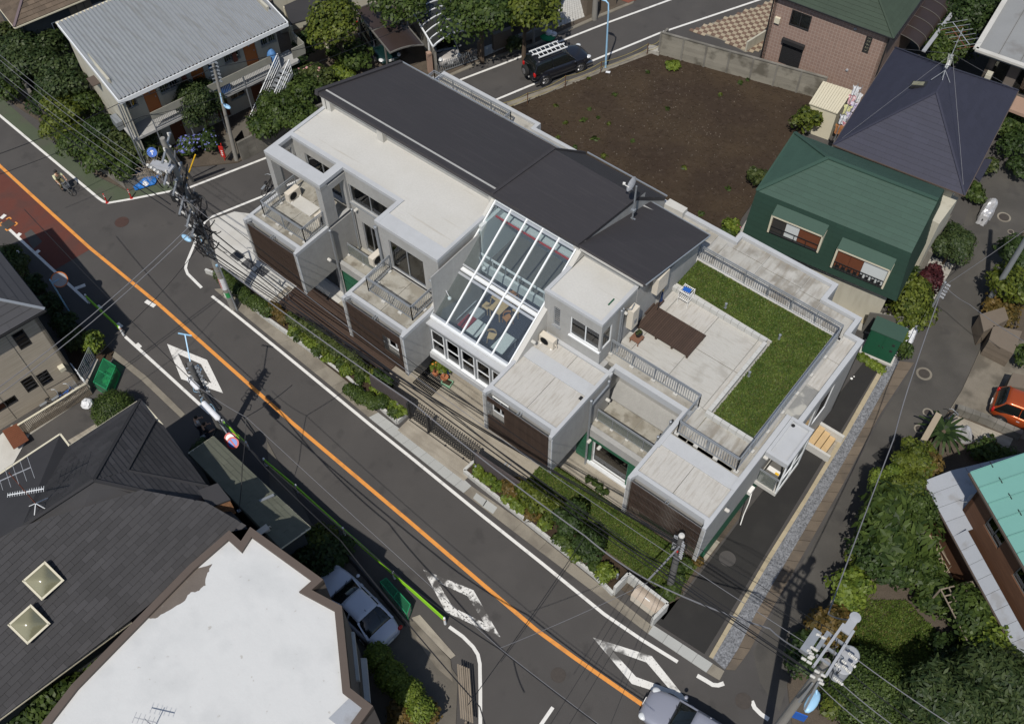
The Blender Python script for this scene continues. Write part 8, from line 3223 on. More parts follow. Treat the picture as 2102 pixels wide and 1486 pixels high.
 for xx,mm in ((x1+0.0,'white_plastic'),(x0-0.015,'white_plastic')):
  mb = MB()
  mb.box(xx-0.01,xx+0.02,-0.17,0.17,0.5,0.66)
  ob('number_plate',mb,mm,r,local=True)
 mb = MB()
 mb.bar((C_['fb']+0.05,-0.45,bz+0.035),(C_['fb']-0.25,0.1,bz+0.16),0.02)
 mb.bar((C_['fb']+0.05,0.2,bz+0.035),(C_['fb']-0.25,0.65,bz+0.16),0.02)
 ob('wiper',mb,'black',r,local=True)
 if kind == 'sedan':
  mb = MB()
  mb.add([(-0.85,0.0,h+.04),(-0.68,0.02,h+.05),(-0.68,-0.02,h+.05),(-0.9,0.0,h+.14)],[(0,1,3),(0,3,2),(1,2,3)])
  ob('aerial',mb,'black',r,local=True)
  mb = MB()
  mb.box(x0+0.01,x0+0.08,-0.6,0.6,K['hood'][1][1]-0.16,K['hood'][1][1]-0.12)
  ob('boot_trim',mb,'rim',r,local=True)
 if kind == 'suv':
  mb = MB()
  mb.lathe((x0-0.02,0.1,0.95),[(0.2,0),(0.37,0.02),(0.38,0.2),(0.3,0.24),(0.05,0.24)],20,(-1,0,0))
  sw_ = ob('spare_wheel',mb,'tyre',r,local=True)
  mb = MB()
  mb.lathe((x0-0.25,0.1,0.95),[(0.22,0),(0.2,0.02),(0.02,0.02)],16,(-1,0,0))
  ob('rim',mb,'rim',sw_,local=True)
  mb = MB()
  for s_ in (-1,1):
   mb.bar((-1.7,s_*0.6,h+.12),(0.2,s_*0.6,h+.12),0.04)
  for xx in (-1.6,-0.7,0.1):
   mb.bar((xx,-0.62,h+.13),(xx,0.62,h+.13),0.04)
  ob('roof_rack',mb,'steel_dark',r,local=True)
  mb = MB()
  mb.box(x0+0.05,x1-.05,-W2_-0.02,-W2_+0.1,.42,.47)
  mb.box(x0+0.05+.8,x1-.05-.8,W2_-0.1,W2_+0.04,.42,.47)
  ob('side_step',mb,'steel_dark',r,local=True)
 return r
mat('mirror_orange',(0.5,0.14,0.03),0.4,0.05,3,0)
mat('rope',(0.35,0.28,0.08),0.9,0.1,3,0)
mat('locker_beige',(0.34,0.28,0.22),0.45,0.06,3,0)
def at_angle(a,b):
 A,B = G(*a),G(*b)
 d = B-A
 return math.atan2(d.y,d.x)
A,B = G(1122,176,0),G(1190,150,0)
dr = (B-A).normalized()
ang = math.atan2(dr.y,dr.x)
nl = Vector((-dr.y,dr.x,0))
cc_ = (A+B)/2+nl*0.93
suv = car(cc_.x,cc_.y,ang,'suv','paint_navy','dark navy off-road car with aluminium ladders on its roof, parked on the side road')
for k,(oy,lab) in enumerate(((0.18,'aluminium ladder on the off-road car roof, the one farther from the bare lot'),(-0.33,'aluminium ladder on the off-road car roof, the one nearer the bare lot'))):
 ld = empty('ladder',suv.location,lab,'ladder','ladders on the car roof',ang)
 z = 2.08+0.06*k
 for sgn in (-1,1):
  mb = MB()
  mb.bar((-1.9+.2*k,oy+sgn*0.2,z),(0.3+.2*k,oy+sgn*0.2+.03,z),0.05,0.07)
  ob('rail',mb,'white_metal',ld,local=True)
 for i in range(7):
  mb = MB()
  mb.bar((-1.75+.2*k+i*0.32,oy-0.2,z),(-1.75+.2*k+i*0.32,oy+0.2,z),0.035)
  ob('rung',mb,'white_metal',ld,local=True)
A,B = G(690,1205,0.9),G(780,1285,0.9)
c = G(729,1238,0.95)
car(c.x,c.y,at_angle((792,1296),(675,1178)),'sedan','paint_silver','silver grey sedan parked beside the white roofed building, boot towards the corner')
c = G(1425,1497,0.8)
car(c.x,c.y,at_angle((1500,1541),(1362,1456)),'sedan','paint_grey','silver grey car driving in from the bottom edge over the road diamond')
c = G(2087,842,0.8)
A,B = G(2047,871,0),G(2135,905,0)
d = (B-A).normalized()
ang = math.atan2(d.y,d.x)
cc_ = A+d*1.2+Vector((-d.y,d.x,0))*0.84
car(cc_.x,cc_.y,ang,'hatch','paint_orange','metallic orange hatchback cut by the right edge on the concrete parking space')
c = G(905,80,0.9)
car(c.x,c.y,at_angle((880,20),(927,120)),'van','paint_pearl','pearl silver van nosing out from under the arched carport')
c = G(775,75,0.9)
car(c.x,c.y,at_angle((740,20),(810,125)),'sedan','paint_teal','very dark green car under the brown carport')
def bicycle(x,y,rz,label,fm='blue_paint',z=0.0,basket=False,lean=0.0):
 r = empty('bicycle',(x,y,z),label,'bicycle',None,rz)
 for wx in (-0.52,0.52):
  mb = MB()
  N = 18
  for i in range(N):
   a,b = 2*math.pi*i/N,2*math.pi*(i+1)/N
   mb.tube((wx+.32*math.cos(a),lean*0.1,.34+.32*math.sin(a)),(wx+.32*math.cos(b),lean*0.1,.34+.32*math.sin(b)),0.02,5,caps=False)
  wh = ob('wheel',mb,'tyre',r,local=True)
  mb = MB()
  for i in range(8):
   a = math.pi*i/4
   mb.tube((wx,0,.34),(wx+.31*math.cos(a),0,.34+.31*math.sin(a)),0.004,3,caps=False)
  ob('spokes',mb,'galv',wh,local=True)
 mb = MB()
 for p,q in (((-.52,0,.34),(-.1,0,.3)),((-.1,0,.3),(-.22,0,.8)),((-.52,0,.34),(-.2,0,.72)),((-.1,0,.3),(.36,0,.8)),((-.2,0,.62),(.38,0,.72)),((.52,0,.34),(.36,0,.95))):
  mb.tube(p,q,0.022,6)
 ob('frame',mb,fm,r,local=True)
 mb = MB()
 mb.ell((-.24,0,.86),.14,.08,.04,10,5)
 ob('saddle',mb,'black',r,local=True)
 mb = MB()
 mb.path([(.2,-.28,1.0),(.34,-.18,.98),(.36,0,.96),(.34,.18,.98),(.2,.28,1.0)],0.018,6)
 ob('handlebar',mb,'galv',r,local=True)
 mb = MB()
 mb.box(-.72,-.32,-.07,.07,.7,.72)
 mb.bar((-.14,.1,.3),(-.02,.1,.22),.03)
 mb.bar((-.08,-.1,.3),(-.2,-.1,.38),.03)
 ob('carrier',mb,'galv',r,local=True)
 if basket:
  mb = MB()
  for k in range(6):
   mb.bar((.42+.055*k,-.16,.75),(.42+.055*k,.16,.75),.008)
   mb.bar((.42+.055*k,-.16,.75),(.42+.055*k,-.16,.98),.008)
   mb.bar((.42+.055*k,.16,.75),(.42+.055*k,.16,.98),.008)
  for z_ in (.75,.85,.98):
   mb.path([(.42,-.16,z_),(.7,-.16,z_),(.7,.16,z_),(.42,.16,z_),(.42,-.16,z_)],.008,4)
  ob('basket',mb,'galv',r,local=True)
 return r
def skin_mesh(name,joints,bones,radii,m,sub=1):
 me = bpy.data.meshes.new(name)
 me.from_pydata(joints,bones,[])
 o = bpy.data.objects.new(name,me)
 COL.objects.link(o)
 md = o.modifiers.new('k','SKIN')
 for i,v in enumerate(me.skin_vertices[0].data):
  v.radius = (radii[i],radii[i])
  v.use_root = (i == 0)
 s_ = o.modifiers.new('s','SUBSURF')
 s_.levels = s_.render_levels = sub
 dg = bpy.context.evaluated_depsgraph_get()
 m2 = bpy.data.meshes.new_from_object(o.evaluated_get(dg))
 bpy.data.objects.remove(o)
 m2.materials.clear()
 m2.materials.append(MATS[m])
 m2.shade_smooth()
 return m2
def person(x,y,z,rz,label,pose,shirt,trousers,hair='hair_black',scale=1.0):
 r = empty('person',(x,y,z),label,'person',None,rz)
 J = pose
 names = ['pelvis','chest','neck','head','shl','ell','hdl','shr','elr','hdr','hpl','knl','ftl','tol','hpr','knr','ftr','tor']
 P = [tuple(J[n_]) for n_ in names]
 rad = [.12,.13,.05,.09,.06,.043,.035,.06,.043,.035,.085,.06,.04,.035,.085,.06,.04,.035]
 B = [(0,1),(1,2),(2,3),(1,4),(4,5),(5,6),(1,7),(7,8),(8,9),(0,10),(10,11),(11,12),(12,13),(0,14),(14,15),(15,16),(16,17)]
 ob('body',skin_mesh('body',P,B,rad,'skin',2),None,r,local=True)
 def lerp(a,b,t):
  return tuple(J[a][i]+(J[b][i]-J[a][i])*t for i in range(3))
 Sj = [J['pelvis'],J['chest'],J['shl'],lerp('shl','ell',.95),J['shr'],lerp('shr','elr',.95)]
 ob('shirt',skin_mesh('shirt',[tuple(p) for p in Sj],[(0,1),(1,2),(2,3),(1,4),(4,5)],[.145,.16,.08,.065,.08,.065],shirt,2),None,r,local=True)
 Tj = [J['pelvis'],J['hpl'],J['knl'],lerp('knl','ftl',.9),J['hpr'],J['knr'],lerp('knr','ftr',.9)]
 ob('trousers',skin_mesh('trousers',[tuple(p) for p in Tj],[(0,1),(1,2),(2,3),(0,4),(4,5),(5,6)],[.135,.105,.078,.06,.105,.078,.06],trousers,2),None,r,local=True)
 h = Vector(J['head'])
 mb = MB()
 mb.ell(h+Vector((-0.015,0,0.045)),.105,.1,.105,12,8)
 ob('hair',mb,hair,r,local=True,smooth=True)
 mb = MB()
 mb.ell(h+Vector((0.1,0,0.0)),.025,.014,.02,6,4)
 ob('nose',mb,'skin',r,local=True,smooth=True)
 for s_ in (-1,1):
  mb = MB()
  mb.ell(h+Vector((0.085,s_*.035,0.025)),.012,.014,.01,6,4)
  ob('eye',mb,'black',r,local=True)
  mb = MB()
  t = Vector(J['tol' if s_ > 0 else 'tor'])
  f = Vector(J['ftl' if s_ > 0 else 'ftr'])
  mb.obox((t+f)/2-Vector((0,0,.01)),.27,.1,.08,(t-f))
  ob('shoe',mb,'black',r,local=True)
  mb = MB()
  hd = Vector(J['hdl' if s_ > 0 else 'hdr'])
  e = Vector(J['ell' if s_ > 0 else 'elr'])
  dd = (hd-e).normalized()
  sd_ = dd.orthogonal().normalized()
  for k in range(4):
   o_ = sd_*(-.03+.02*k)
   mb.tube(hd+o_+dd*.02,hd+o_+dd*(.085+.01*(k in (1,2)))+Vector((0,0,-.015)),.01,5,.008)
  mb.tube(hd+sd_*.035,hd+sd_*.065+dd*.04,.011,5,.008)
  ob('fingers',mb,'skin',r,local=True)
 return r
mat('shirt_cream',(0.5,0.5,0.33),0.9,0.06,4,0)
mat('shirt_white',(0.45,0.45,0.44),0.9,0.06,4,0)
mat('shirt_black',(0.02,0.02,0.024),0.9,0.06,4,0)
mat('cloth_olive',(0.14,0.12,0.06),0.9,0.06,4,0)
mat('cloth_navy',(0.025,0.03,0.05),0.9,0.06,4,0)
RIDE = dict(pelvis=(-.22,0,.97),chest=(-.08,0,1.36),neck=(-.03,0,1.5),head=(.02,0,1.65),shl=(-.06,.19,1.42),ell=(.12,.27,1.2),hdl=(.3,.25,1.05),shr=(-.06,-.19,1.42),elr=(.12,-.27,1.2),
   hdr=(.3,-.25,1.05),hpl=(-.2,.1,.93),knl=(.16,.12,.85),ftl=(-.02,.12,.42),tol=(.12,.12,.36),hpr=(-.2,-.1,.93),knr=(.12,-.12,.68),ftr=(-.14,-.12,.28),tor=(0,-.12,.22))
STAND = dict(pelvis=(0,0,.93),chest=(.03,0,1.32),neck=(.05,0,1.47),head=(.09,0,1.61),shl=(.03,.19,1.4),ell=(.1,.27,1.14),hdl=(.34,.24,1.04),shr=(.03,-.19,1.4),elr=(.1,-.27,1.14),
   hdr=(.34,-.2,1.04),hpl=(0,.1,.9),knl=(.06,.11,.5),ftl=(0,.12,.09),tol=(.16,.13,.04),hpr=(0,-.1,.9),knr=(-.02,-.11,.5),ftr=(-.16,-.12,.1),tor=(0,-.12,.04))
c = G(135,393,0)
ra = at_angle((112,375),(152,405))
bicycle(c.x,c.y,ra,'bicycle ridden by the cyclist in the cream top','trafo_dark',basket=True)
person(c.x,c.y,0,ra,'cyclist in a cream top and olive trousers riding along the green pavement',RIDE,'shirt_cream','cloth_olive')
c1 = G(416,892,0)
ra = at_angle((405,890),(440,870))
person(c1.x,c1.y,0,ra,'person in a white top standing in the house shade with a bicycle',STAND,'shirt_white','cloth_navy')
c2 = G(432,905,0)
person(c2.x,c2.y,0,ra,'person in a black top beside the one in white in the house shade',STAND,'shirt_black','cloth_navy')
c3 = G(445,898,0)
bicycle(c3.x,c3.y,ra,'dark bicycle held by the two people in the house shade','black',basket=True)
c = G(142,820,0.05)
bicycle(c.x,c.y,at_angle((95,835),(150,800)),'blue bicycle with a covered basket leaning by the beige house','blue_paint',0.05,True)
c = G(118,832,0.05)
bicycle(c.x,c.y,at_angle((95,835),(150,800)),'dark bicycle standing behind the blue one at the beige house','trafo_dark',0.05)
c = G(1938,872,0.1)
bicycle(c.x,c.y,at_angle((1920,880),(1950,858)),'bicycle leaning at the entry beside the silver covered scooter','galv',0.1)
c = G(555,390,0)
bicycle(c.x,c.y,at_angle((545,395),(565,370)),'dark bicycle parked on the side road behind the concrete frame','black',0)
def covered(px,py,L_,w,h,rz,m,label,cat='scooter'):
 c = G(px,py,0.06)
 r = empty('covered_' +cat,c,label,cat,None,rz)
 N,M = 16,8
 vs,fs = [],[]
 rr = np.random.default_rng(int(px))
 for j in range(M+1):
  for i in range(N+1):
   t = -1+2*i/N
   a = math.pi*j/M
   prof_ = (0.62+0.38*math.exp(-((t-.35)/.28) ** 2))*(1-abs(t) ** 6)
   y_ = math.cos(a)*w/2*(1-0.35*abs(t) ** 3)
   z_ = math.sin(a) ** 0.5*h*prof_ if 0 < j < M else 0
   vs.append((t*L_/2+rr.normal()*.02,y_+rr.normal()*.025,max(0,z_+rr.normal()*.03)))
 for j in range(M):
  for i in range(N):
   fs.append((j*(N+1)+i,j*(N+1)+i+1,(j+1)*(N+1)+i+1,(j+1)*(N+1)+i))
 mb = MB()
 mb.add(vs,fs)
 ob('cover',mb,m,r,local=True)
 for wx in (-L_*.32,L_*.34):
  mb = MB()
  mb.lathe((wx,-0.05,0.24),[(.12,0),(.24,.01),(.24,.09),(.12,.1)],14,(0,1,0))
  ob('wheel',mb,'tyre',r,local=True)
 return r
covered(2023,442,1.9,0.7,1.15,at_angle((2010,465),(2035,425)),'tarp_silver','motorcycle under a wrinkled silver sheet standing in the alley','motorcycle')
covered(1866,690,1.7,0.6,0.95,at_angle((1858,712),(1876,665)),'bag_white','motorcycle under a pale crumpled sheet leaning on the alley wall','motorcycle')
covered(1964,893,1.6,0.7,0.9,at_angle((1950,888),(1982,900)),'tarp_silver','scooter under a silver sheet beside the entry path','scooter')
def guard(pts_px,label):
 P = [G(*p,0) for p in pts_px]
 r = empty('guard_rail',P[0],label,'guard rail','green guard rails along the footway')
 for p in P:
  mb = MB()
  mb.lathe((p.x,p.y,0),[(.06,0),(.06,.72),(.045,.78),(.01,.8)],12)
  ps = ob('post',mb,'white_metal',r)
  mb = MB()
  mb.lathe((p.x,p.y,.6),[(.064,0),(.064,.05),(.05,.05)],12)
  ob('reflector',mb,'lamp_orange',ps)
 for a,b in zip(P,P[1:]):
  mb = MB()
  for k,z in enumerate((.66,.52,.4)):
   mb.bar(a+Vector((0,0,z)),b+Vector((0,0,z)),0.06,0.1 if k == 0 else .05)
  ob('rail',mb,'lime_paint',r)
 return r
guard([(184,622),(254,688)],'short lime green guard rail beside the traffic mirror')
guard([(463,878),(511,922)],'lime green guard rail between the two people and the road signs')
guard([(547,956),(612,1010),(708,1097),(810,1187),(914,1280)],'long lime green guard rail along the footway below the dark houses')
mr = empty('traffic_mirror',G(146,646,0),'round orange rimmed traffic mirror on a blue pole at the left footway','mirror')
mb = MB()
tp = G(101,572,2.9)
b0 = G(146,646,0)
mb.tube((b0.x,b0.y,0),(b0.x,b0.y,3.1),.045,8)
mc = G(122,574,2.75)
mb.bar((b0.x,b0.y,2.8),(mc.x,mc.y,2.8),.04)
ob('pole',mb,'lamp_blue',mr)
mb = MB()
ax = Vector((-.75,.25,-.55)).normalized()
mb.lathe(mc,[(.38,0),(.4,.03),(.36,.05),(.34,.02),(.2,.05),(.02,.07)],28,ax)
ob('mirror_face',mb,'trafo_grey',mr)
mb = MB()
for k in range(28):
 e1 = ax.orthogonal().normalized()
 e2 = ax.cross(e1)
 p,q = [mc+e1*(.41*math.cos(t*.2244))+e2*(.41*math.sin(t*.2244)) for t in (k,k+1)]
 mb.tube(p,q,.03,5,caps=False)
ob('rim',mb,'mirror_orange',mr)
for i,(px,py) in enumerate(((220,416),(270,407))):
 c = G(px,py,0)
 r = empty('flexible_bollard',c,['red flexible bollard on the white line bend at the junction','red flexible bollard below the blue net at the junction'][i],'bollard','red flexible bollards')
 mb = MB()
 mb.lathe((0,0,0),[(.1,0),(.1,.02),(.045,.03),(.04,.75),(.02,.77)],12)
 ob('post',mb,'red_paint',r,local=True)
 mb = MB()
 for z in (.5,.62):
  mb.lathe((0,0,z),[(.044,0),(.044,.05),(.04,.05)],12)
 ob('reflector',mb,'white_plastic',r,local=True)
fb = empty('standpipe_sign',G(462,330,0),'leaning red sign post with white symbols left of the street lamp','sign')
mb = MB()
b0,tp = G(462,331,0),G(453,295,1.5)
mb.tube(b0,tp,.035,8)
ob('pole',mb,'red_paint',fb)
mb = MB()
mid = G(456,312,1.15)
mb.obox(mid,.32,.07,.85,(1,.3,0),az=(tp-b0))
bd = ob('board',mb,'red_paint',fb)
mb = MB()
for k in range(3):
 mb.obox(mid+(tp-b0).normalized()*(.12-.16*k)+Vector((0.012,-.04,0)),.14,.012,.04,(1,.3,0),az=(tp-b0))
 mb.obox(mid+(tp-b0).normalized()*(.06-.16*k)+Vector((0.012,-.04,0)),.03,.012,.1,(1,.3,0),az=(tp-b0))
ob('lettering',mb,'white_plastic',bd)
yg = empty('guy_cover',G(381,371,0),'leaning yellow guard tube on the pole stay wire at the junction','guard tube')
mb = MB()
mb.tube(G(382,371,0.02),G(401,318,2.3),.045,8)
ob('tube',mb,'yellow_paint',yg)
bs = empty('cycle_sign',G(320,330,0),'round blue sign with a white arrow above the junction hedge','sign')
c = G(312,313,2.2)
mb = MB()
mb.tube((c.x,c.y,0),c,.03,8)
ob('pole',mb,'galv',bs)
ax = Vector((.55,-.5,.62)).normalized()
mb = MB()
mb.lathe(c,[(.3,0),(.3,.015),(.01,.016)],24,ax)
fc = ob('plate',mb,'blue_paint',bs)
mb = MB()
u1 = ax.cross((0,0,1)).normalized()
v1 = u1.cross(ax)
mb.obox(c+ax*.022,.05,.3,.006,u1,az=ax)
mb.obox(c+ax*.022+v1*.08+u1*.05,.14,.045,.006,u1-v1,az=ax)
mb.obox(c+ax*.022+v1*.08-u1*.05,.14,.045,.006,u1+v1,az=ax)
ob('arrow',mb,'white_plastic',fc)
bn = empty('rubbish_net',G(290,372,0),'blue rubbish net spread over white bags at the junction corner','net')
N = 14
vs,fs = [],[]
P4 = [G(258,348,.3),G(330,356,.15),G(318,380,.05),G(278,393,.03)]
rr = np.random.default_rng(5)
for j in range(N+1):
 for i in range(N+1):
  s_,t = i/N,j/N
  p = P4[0].lerp(P4[1],s_).lerp(P4[3].lerp(P4[2],s_),t)
  h = .28*math.exp(-(((s_-.6)/.3) ** 2+((t-.6)/.25) ** 2))+abs(rr.normal())*.03
  vs.append((p.x,p.y,max(.1,p.z+h)))
for j in range(N):
 for i in range(N):
  fs.append((j*(N+1)+i,j*(N+1)+i+1,(j+1)*(N+1)+i+1,(j+1)*(N+1)+i))
mb = MB()
mb.add(vs,fs)
ob('sheet',mb,'tarp_blue',bn)
def bag(px,py,r_,label,m='bag_white',z=0.05,group=None):
 c = G(px,py,z)
 mb = MB()
 N,M = 12,8
 rr = np.random.default_rng(int(px*7+py))
 vs = []
 for j in range(M+1):
  b = -math.pi/2+math.pi*j/M
  for i in range(N):
   a = 2*math.pi*i/N
   k = 1+rr.normal()*.09
   vs.append((r_*math.cos(b)*math.cos(a)*k*1.1,r_*math.cos(b)*math.sin(a)*k,max(-r_*.7,r_*.8*math.sin(b)*k)+r_*.7))
 fs = [(j*N+i,j*N+(i+1) % N,(j+1)*N+(i+1) % N,(j+1)*N+i) for j in range(M) for i in range(N)]
 mb.add(vs,fs)
 mb.obox((0,0,r_*1.6),.05,.05,.12,(1,.4,0))
 o = ob('rubbish_bag',mb,m)
 o.location = c
 tag(o,label,'bag',group)
 return o
bag(182,833,.3,'single white tied rubbish bag on the lane below the green rubbish cage')
bag(300,380,.18,'white rubbish bag under the near corner of the blue net')
bag(1126,72,.26,'left crumpled white rubbish bag on the green net at the side road')
bag(1137,74,.2,'right crumpled white rubbish bag on the green net at the side road')
mb = MB()
mb.lathe(G(1124,75,.06),[(.55,0),(.5,.05),(.2,.1),(.02,.1)],18)
tag(ob('green_net',mb,'net_green'),'dark green net mat under the rubbish bags at the side road','net')
mb = MB()
c = G(1248,149,.1)
mb.obox((c.x,c.y,.12),.3,.2,.02,(1,.4,.1))
tag(ob('paper_sheet',mb,'bag_white'),'white paper lying on the soil beside the light blue lamp post','paper')
def cage(px4,h,label,bags):
 P = [G(*p,.05) for p in px4]
 r = empty('rubbish_cage',V3(sum(P,Vector((0,0,0)))/4,0),label,'rubbish cage','green mesh rubbish cages')
 mb = MB()
 for i in range(4):
  a,b = P[i],P[(i+1) % 4]
  mb.bar(a,b,.04)
  mb.bar(a+Vector((0,0,h)),b+Vector((0,0,h)),.04)
  mb.bar(a,a+Vector((0,0,h)),.04)
 m1,m2 = (P[0]+P[1])/2,(P[2]+P[3])/2
 mb.bar((P[0]+P[3])/2+Vector((0,0,h)),(P[1]+P[2])/2+Vector((0,0,h)),.04)
 ob('frame',mb,'net_green',r)
 mb = MB()
 for i in range(4):
  a,b = P[i],P[(i+1) % 4]
  mb.add([a,b,b+Vector((0,0,h)),a+Vector((0,0,h))],[(0,1,2,3)])
 mb.add([p+Vector((0,0,h+.01)) for p in P],[(0,1,2,3)])
 ob('mesh_net',mb,'net',r)
 return r
cage([(202,800),(228,815),(247,768),(222,752)],.75,'green mesh rubbish cage full of white bags in the lane at the left',5)
for k,t in enumerate((.2,.42,.62,.82)):
 bag(214+20*t,806-48*t,.24,ORD[k]+' white rubbish bag from the lower end inside the left green cage',group='bags in the left rubbish cage')
cage([(784,1206),(796,1198),(845,1252),(838,1272)],.7,'empty dark green mesh rubbish cage beside the silver sedan fence',0)
ff = empty('mesh_fence',G(760,1190,0),'dark mesh fence between the silver sedan and the footway','fence')
A,B = G(690,1120,0),G(832,1285,0)
mb = MB()
n = 60
for k in range(n):
 p,q = A.lerp(B,k/n),A.lerp(B,(k+1)/n)
 mb.bar(p+Vector((0,0,.1)),q+Vector((0,0,.9)),.012)
 mb.bar(q+Vector((0,0,.1)),p+Vector((0,0,.9)),.012)
mb.bar(A+Vector((0,0,.92)),B+Vector((0,0,.92)),.035)
mb.bar(A+Vector((0,0,.08)),B+Vector((0,0,.08)),.035)
ob('mesh',mb,'steel_dark',ff)
for k in range(7):
 p = A.lerp(B,k/6)
 mb = MB()
 mb.bar(p,p+Vector((0,0,.95)),.04)
 ob('post',mb,'steel_dark',ff)
rfn = empty('rope_fence',G(1160,180,0),'thin stakes with a slack yellow rope along the street edge of the bare lot','fence')
sp = [(1083,213),(1160,178),(1233,149),(1328,112)]
P = [G(*p,.1) for p in sp]
for p in P:
 mb = MB()
 mb.tube((p.x,p.y,.05),(p.x,p.y,1.0),.03,6)
 ob('stake',mb,'wall_brown',rfn)
mb = MB()
PP = [G(1010,236,.1)]+P+[G(1352,104,.1)]
for z in (.85,.45):
 for a,b in zip(PP,PP[1:]):
  q = [a.lerp(b,i/6)+Vector((0,0,z-.2*4*(i/6)*(1-i/6))) for i in range(7)]
  mb.path(q,.012,4)
ob('rope',mb,'rope',rfn)
be = empty('bin_enclosure',G(1315,1245,0),'white block enclosure around a beige rubbish locker at the kerb','enclosure')
q = [(1268,1222),(1292,1182),(1370,1240),(1346,1282)]
Q = [G(*p,.9) for p in ((1262,1205),(1290,1176),(1371,1238),(1340,1270))]
for (a,b) in ((0,1),(1,2),(2,3)):
 A,B = Q[a],Q[b]
 L_ = (B-A).length
 n = max(2,round(L_/.4))
 d = (B-A).normalized()
 nn = Vector((-d.y,d.x,0))*.07
 for i in range(n):
  for r_ in range(4):
   p_,q_ = A+d*(L_*i/n+.006),A+d*(L_*(i+1)/n-.006)
   mb = MB()
   mb.prism([(x.x,x.y) for x in (p_+nn,q_+nn,q_-nn,p_-nn)],r_*.225+.003,(r_+1)*.225-.003)
   ob('block',mb,'block_white',be)
lk = empty('rubbish_locker',G(1318,1240,0),'beige sheet metal rubbish locker with a curved lid inside the block enclosure','locker')
A,B,C_,D_ = [G(*p,.5) for p in ((1302,1228),(1318,1206),(1358,1236),(1340,1262))]
ctr = (A+B+C_+D_)/4
d = (C_-B).normalized()
nn = Vector((-d.y,d.x,0))
mb = MB()
mb.obox((ctr.x,ctr.y,.35),1.45,.62,.6,d)
ob('body',mb,'ivory',lk)
mb = MB()
vs = []
for t in (-.73,.73):
 for i in range(9):
  a = math.pi*.55*i/8
  vs.append(Vector((ctr.x,ctr.y,.66))+d*t+nn*(.33-.66*i/8)+Vector((0,0,.2*math.sin(math.pi*(.15+.85*i/8)+.0)+.02)))
mb.add(vs,[(i,i+1,10+i,9+i) for i in range(8)])
ob('lid',mb,'locker_beige',lk)
mb = MB()
mb.obox((ctr.x-nn.x*.1,ctr.y-nn.y*.1,.88),.3,.06,.01,d)
ob('label_strip',mb,'white_plastic',lk)
for i,(px,py) in enumerate(((818,838),(977,965),(1267,1186),(576,585))):
 c = G(px,py,.3)
 mb = MB()
 mb.lathe((c.x,c.y,.25),[(.05,0),(.05,.4),(.06,.4),(.06,.5),(.03,.53)],12)
 tag(ob('garden_lamp',mb,'galv' if i else 'trafo_dark'),['short round garden lamp in the planter left of the black gate','short round garden lamp in the planter right of the black gate',
               'short garden lamp beside the bright yellow shrub','short garden lamp at the forecourt steps'][i],'lamp')
hs_ = empty('handrail',G(565,600,0),'thin metal handrail at the steps between forecourt and deck','handrail')
mb = MB()
a,b,c = G(563,590,.9),G(572,617,.9),G(590,600,.9)
mb.path([(a.x,a.y,.05),a,b,(b.x,b.y,.05)],.02,6)
mb.path([b,c,(c.x,c.y,.05)],.02,6)
ob('tube',mb,'galv',hs_)
mat('sign_green',(0.03,0.25,0.08),0.4,0.03,3,0)
mat('sign_redbrown',(0.35,0.06,0.03),0.5,0.05,3,0)
mat('pole_dark',(0.1,0.098,0.095),0.8,0.2,3,0.15,25,0.3,30)
mat('rust_red',(0.16,0.05,0.03),0.8,0.1,5,0)
mat('white_cloth',(0.6,0.62,0.66),0.9,0.05,4,0)
mat('cloth_pink',(0.5,0.22,0.26),0.9,0.3,14,0,stain=(0.65,0.6,0.6,.8),ss=9,st=.52,sw=.05)
mat('cloth_lilac',(0.36,0.32,0.5),0.9,0.2,12,0,stain=(0.65,0.62,0.68,.8),ss=8,st=.5,sw=.05)
mat('cloth_yellow',(0.55,0.55,0.3),0.9,0.1,6,0)
mat('cloth_rust',(0.3,0.13,0.05),0.9,0.1,6,0)
def insulator(mb,c,ax,s=1.0):
 for k in range(3):
  mb.lathe(Vector(c)+Vector(ax).normalized()*(.09*k*s),[(.03*s,0),(.075*s,.02*s),(.075*s,.05*s),(.03*s,.08*s)],8,ax)
def PZ(b,t,h,py):
 lo,hi = 0.0,h
 f_ = (py-b[1])/(t[1]-b[1])
 z = h*f_
 return z*(1-.12*(1-f_))
UP = empty('utility_pole',G(480,632),'tall concrete utility pole tangled with black cables and insulators at the road junction','utility pole')
b0 = G(480,632,0)
t0 = G(333,284,12.8)
mb = MB()
mb.tube((b0.x,b0.y,0),t0,.2,14,.12)
ob('shaft',mb,'pole_conc',UP)
up = (t0-b0).normalized()
def onp(z,side=(0,0,0)):
 return b0+up*(z/up.z)+Vector(side)
mb = MB()
mb.tube(G(487,637,0),onp(7.5,(.25,.05,0)),.05,8)
ob('conduit',mb,'galv',UP)
for z in (1.0,2.4,3.4,4.9,7.0,9.2):
 mb = MB()
 c = onp(z)
 mb.lathe(c,[(.2-.006*z+.012,0),(.2-.006*z+.012,.05),(.1,.05)],14)
 ob('band',mb,'galv',UP)
mb = MB()
cdir = Vector((.64,-.77,0))      # street side
ydir = Vector((.35,.94,0))
xdir = Vector((1,0,0))
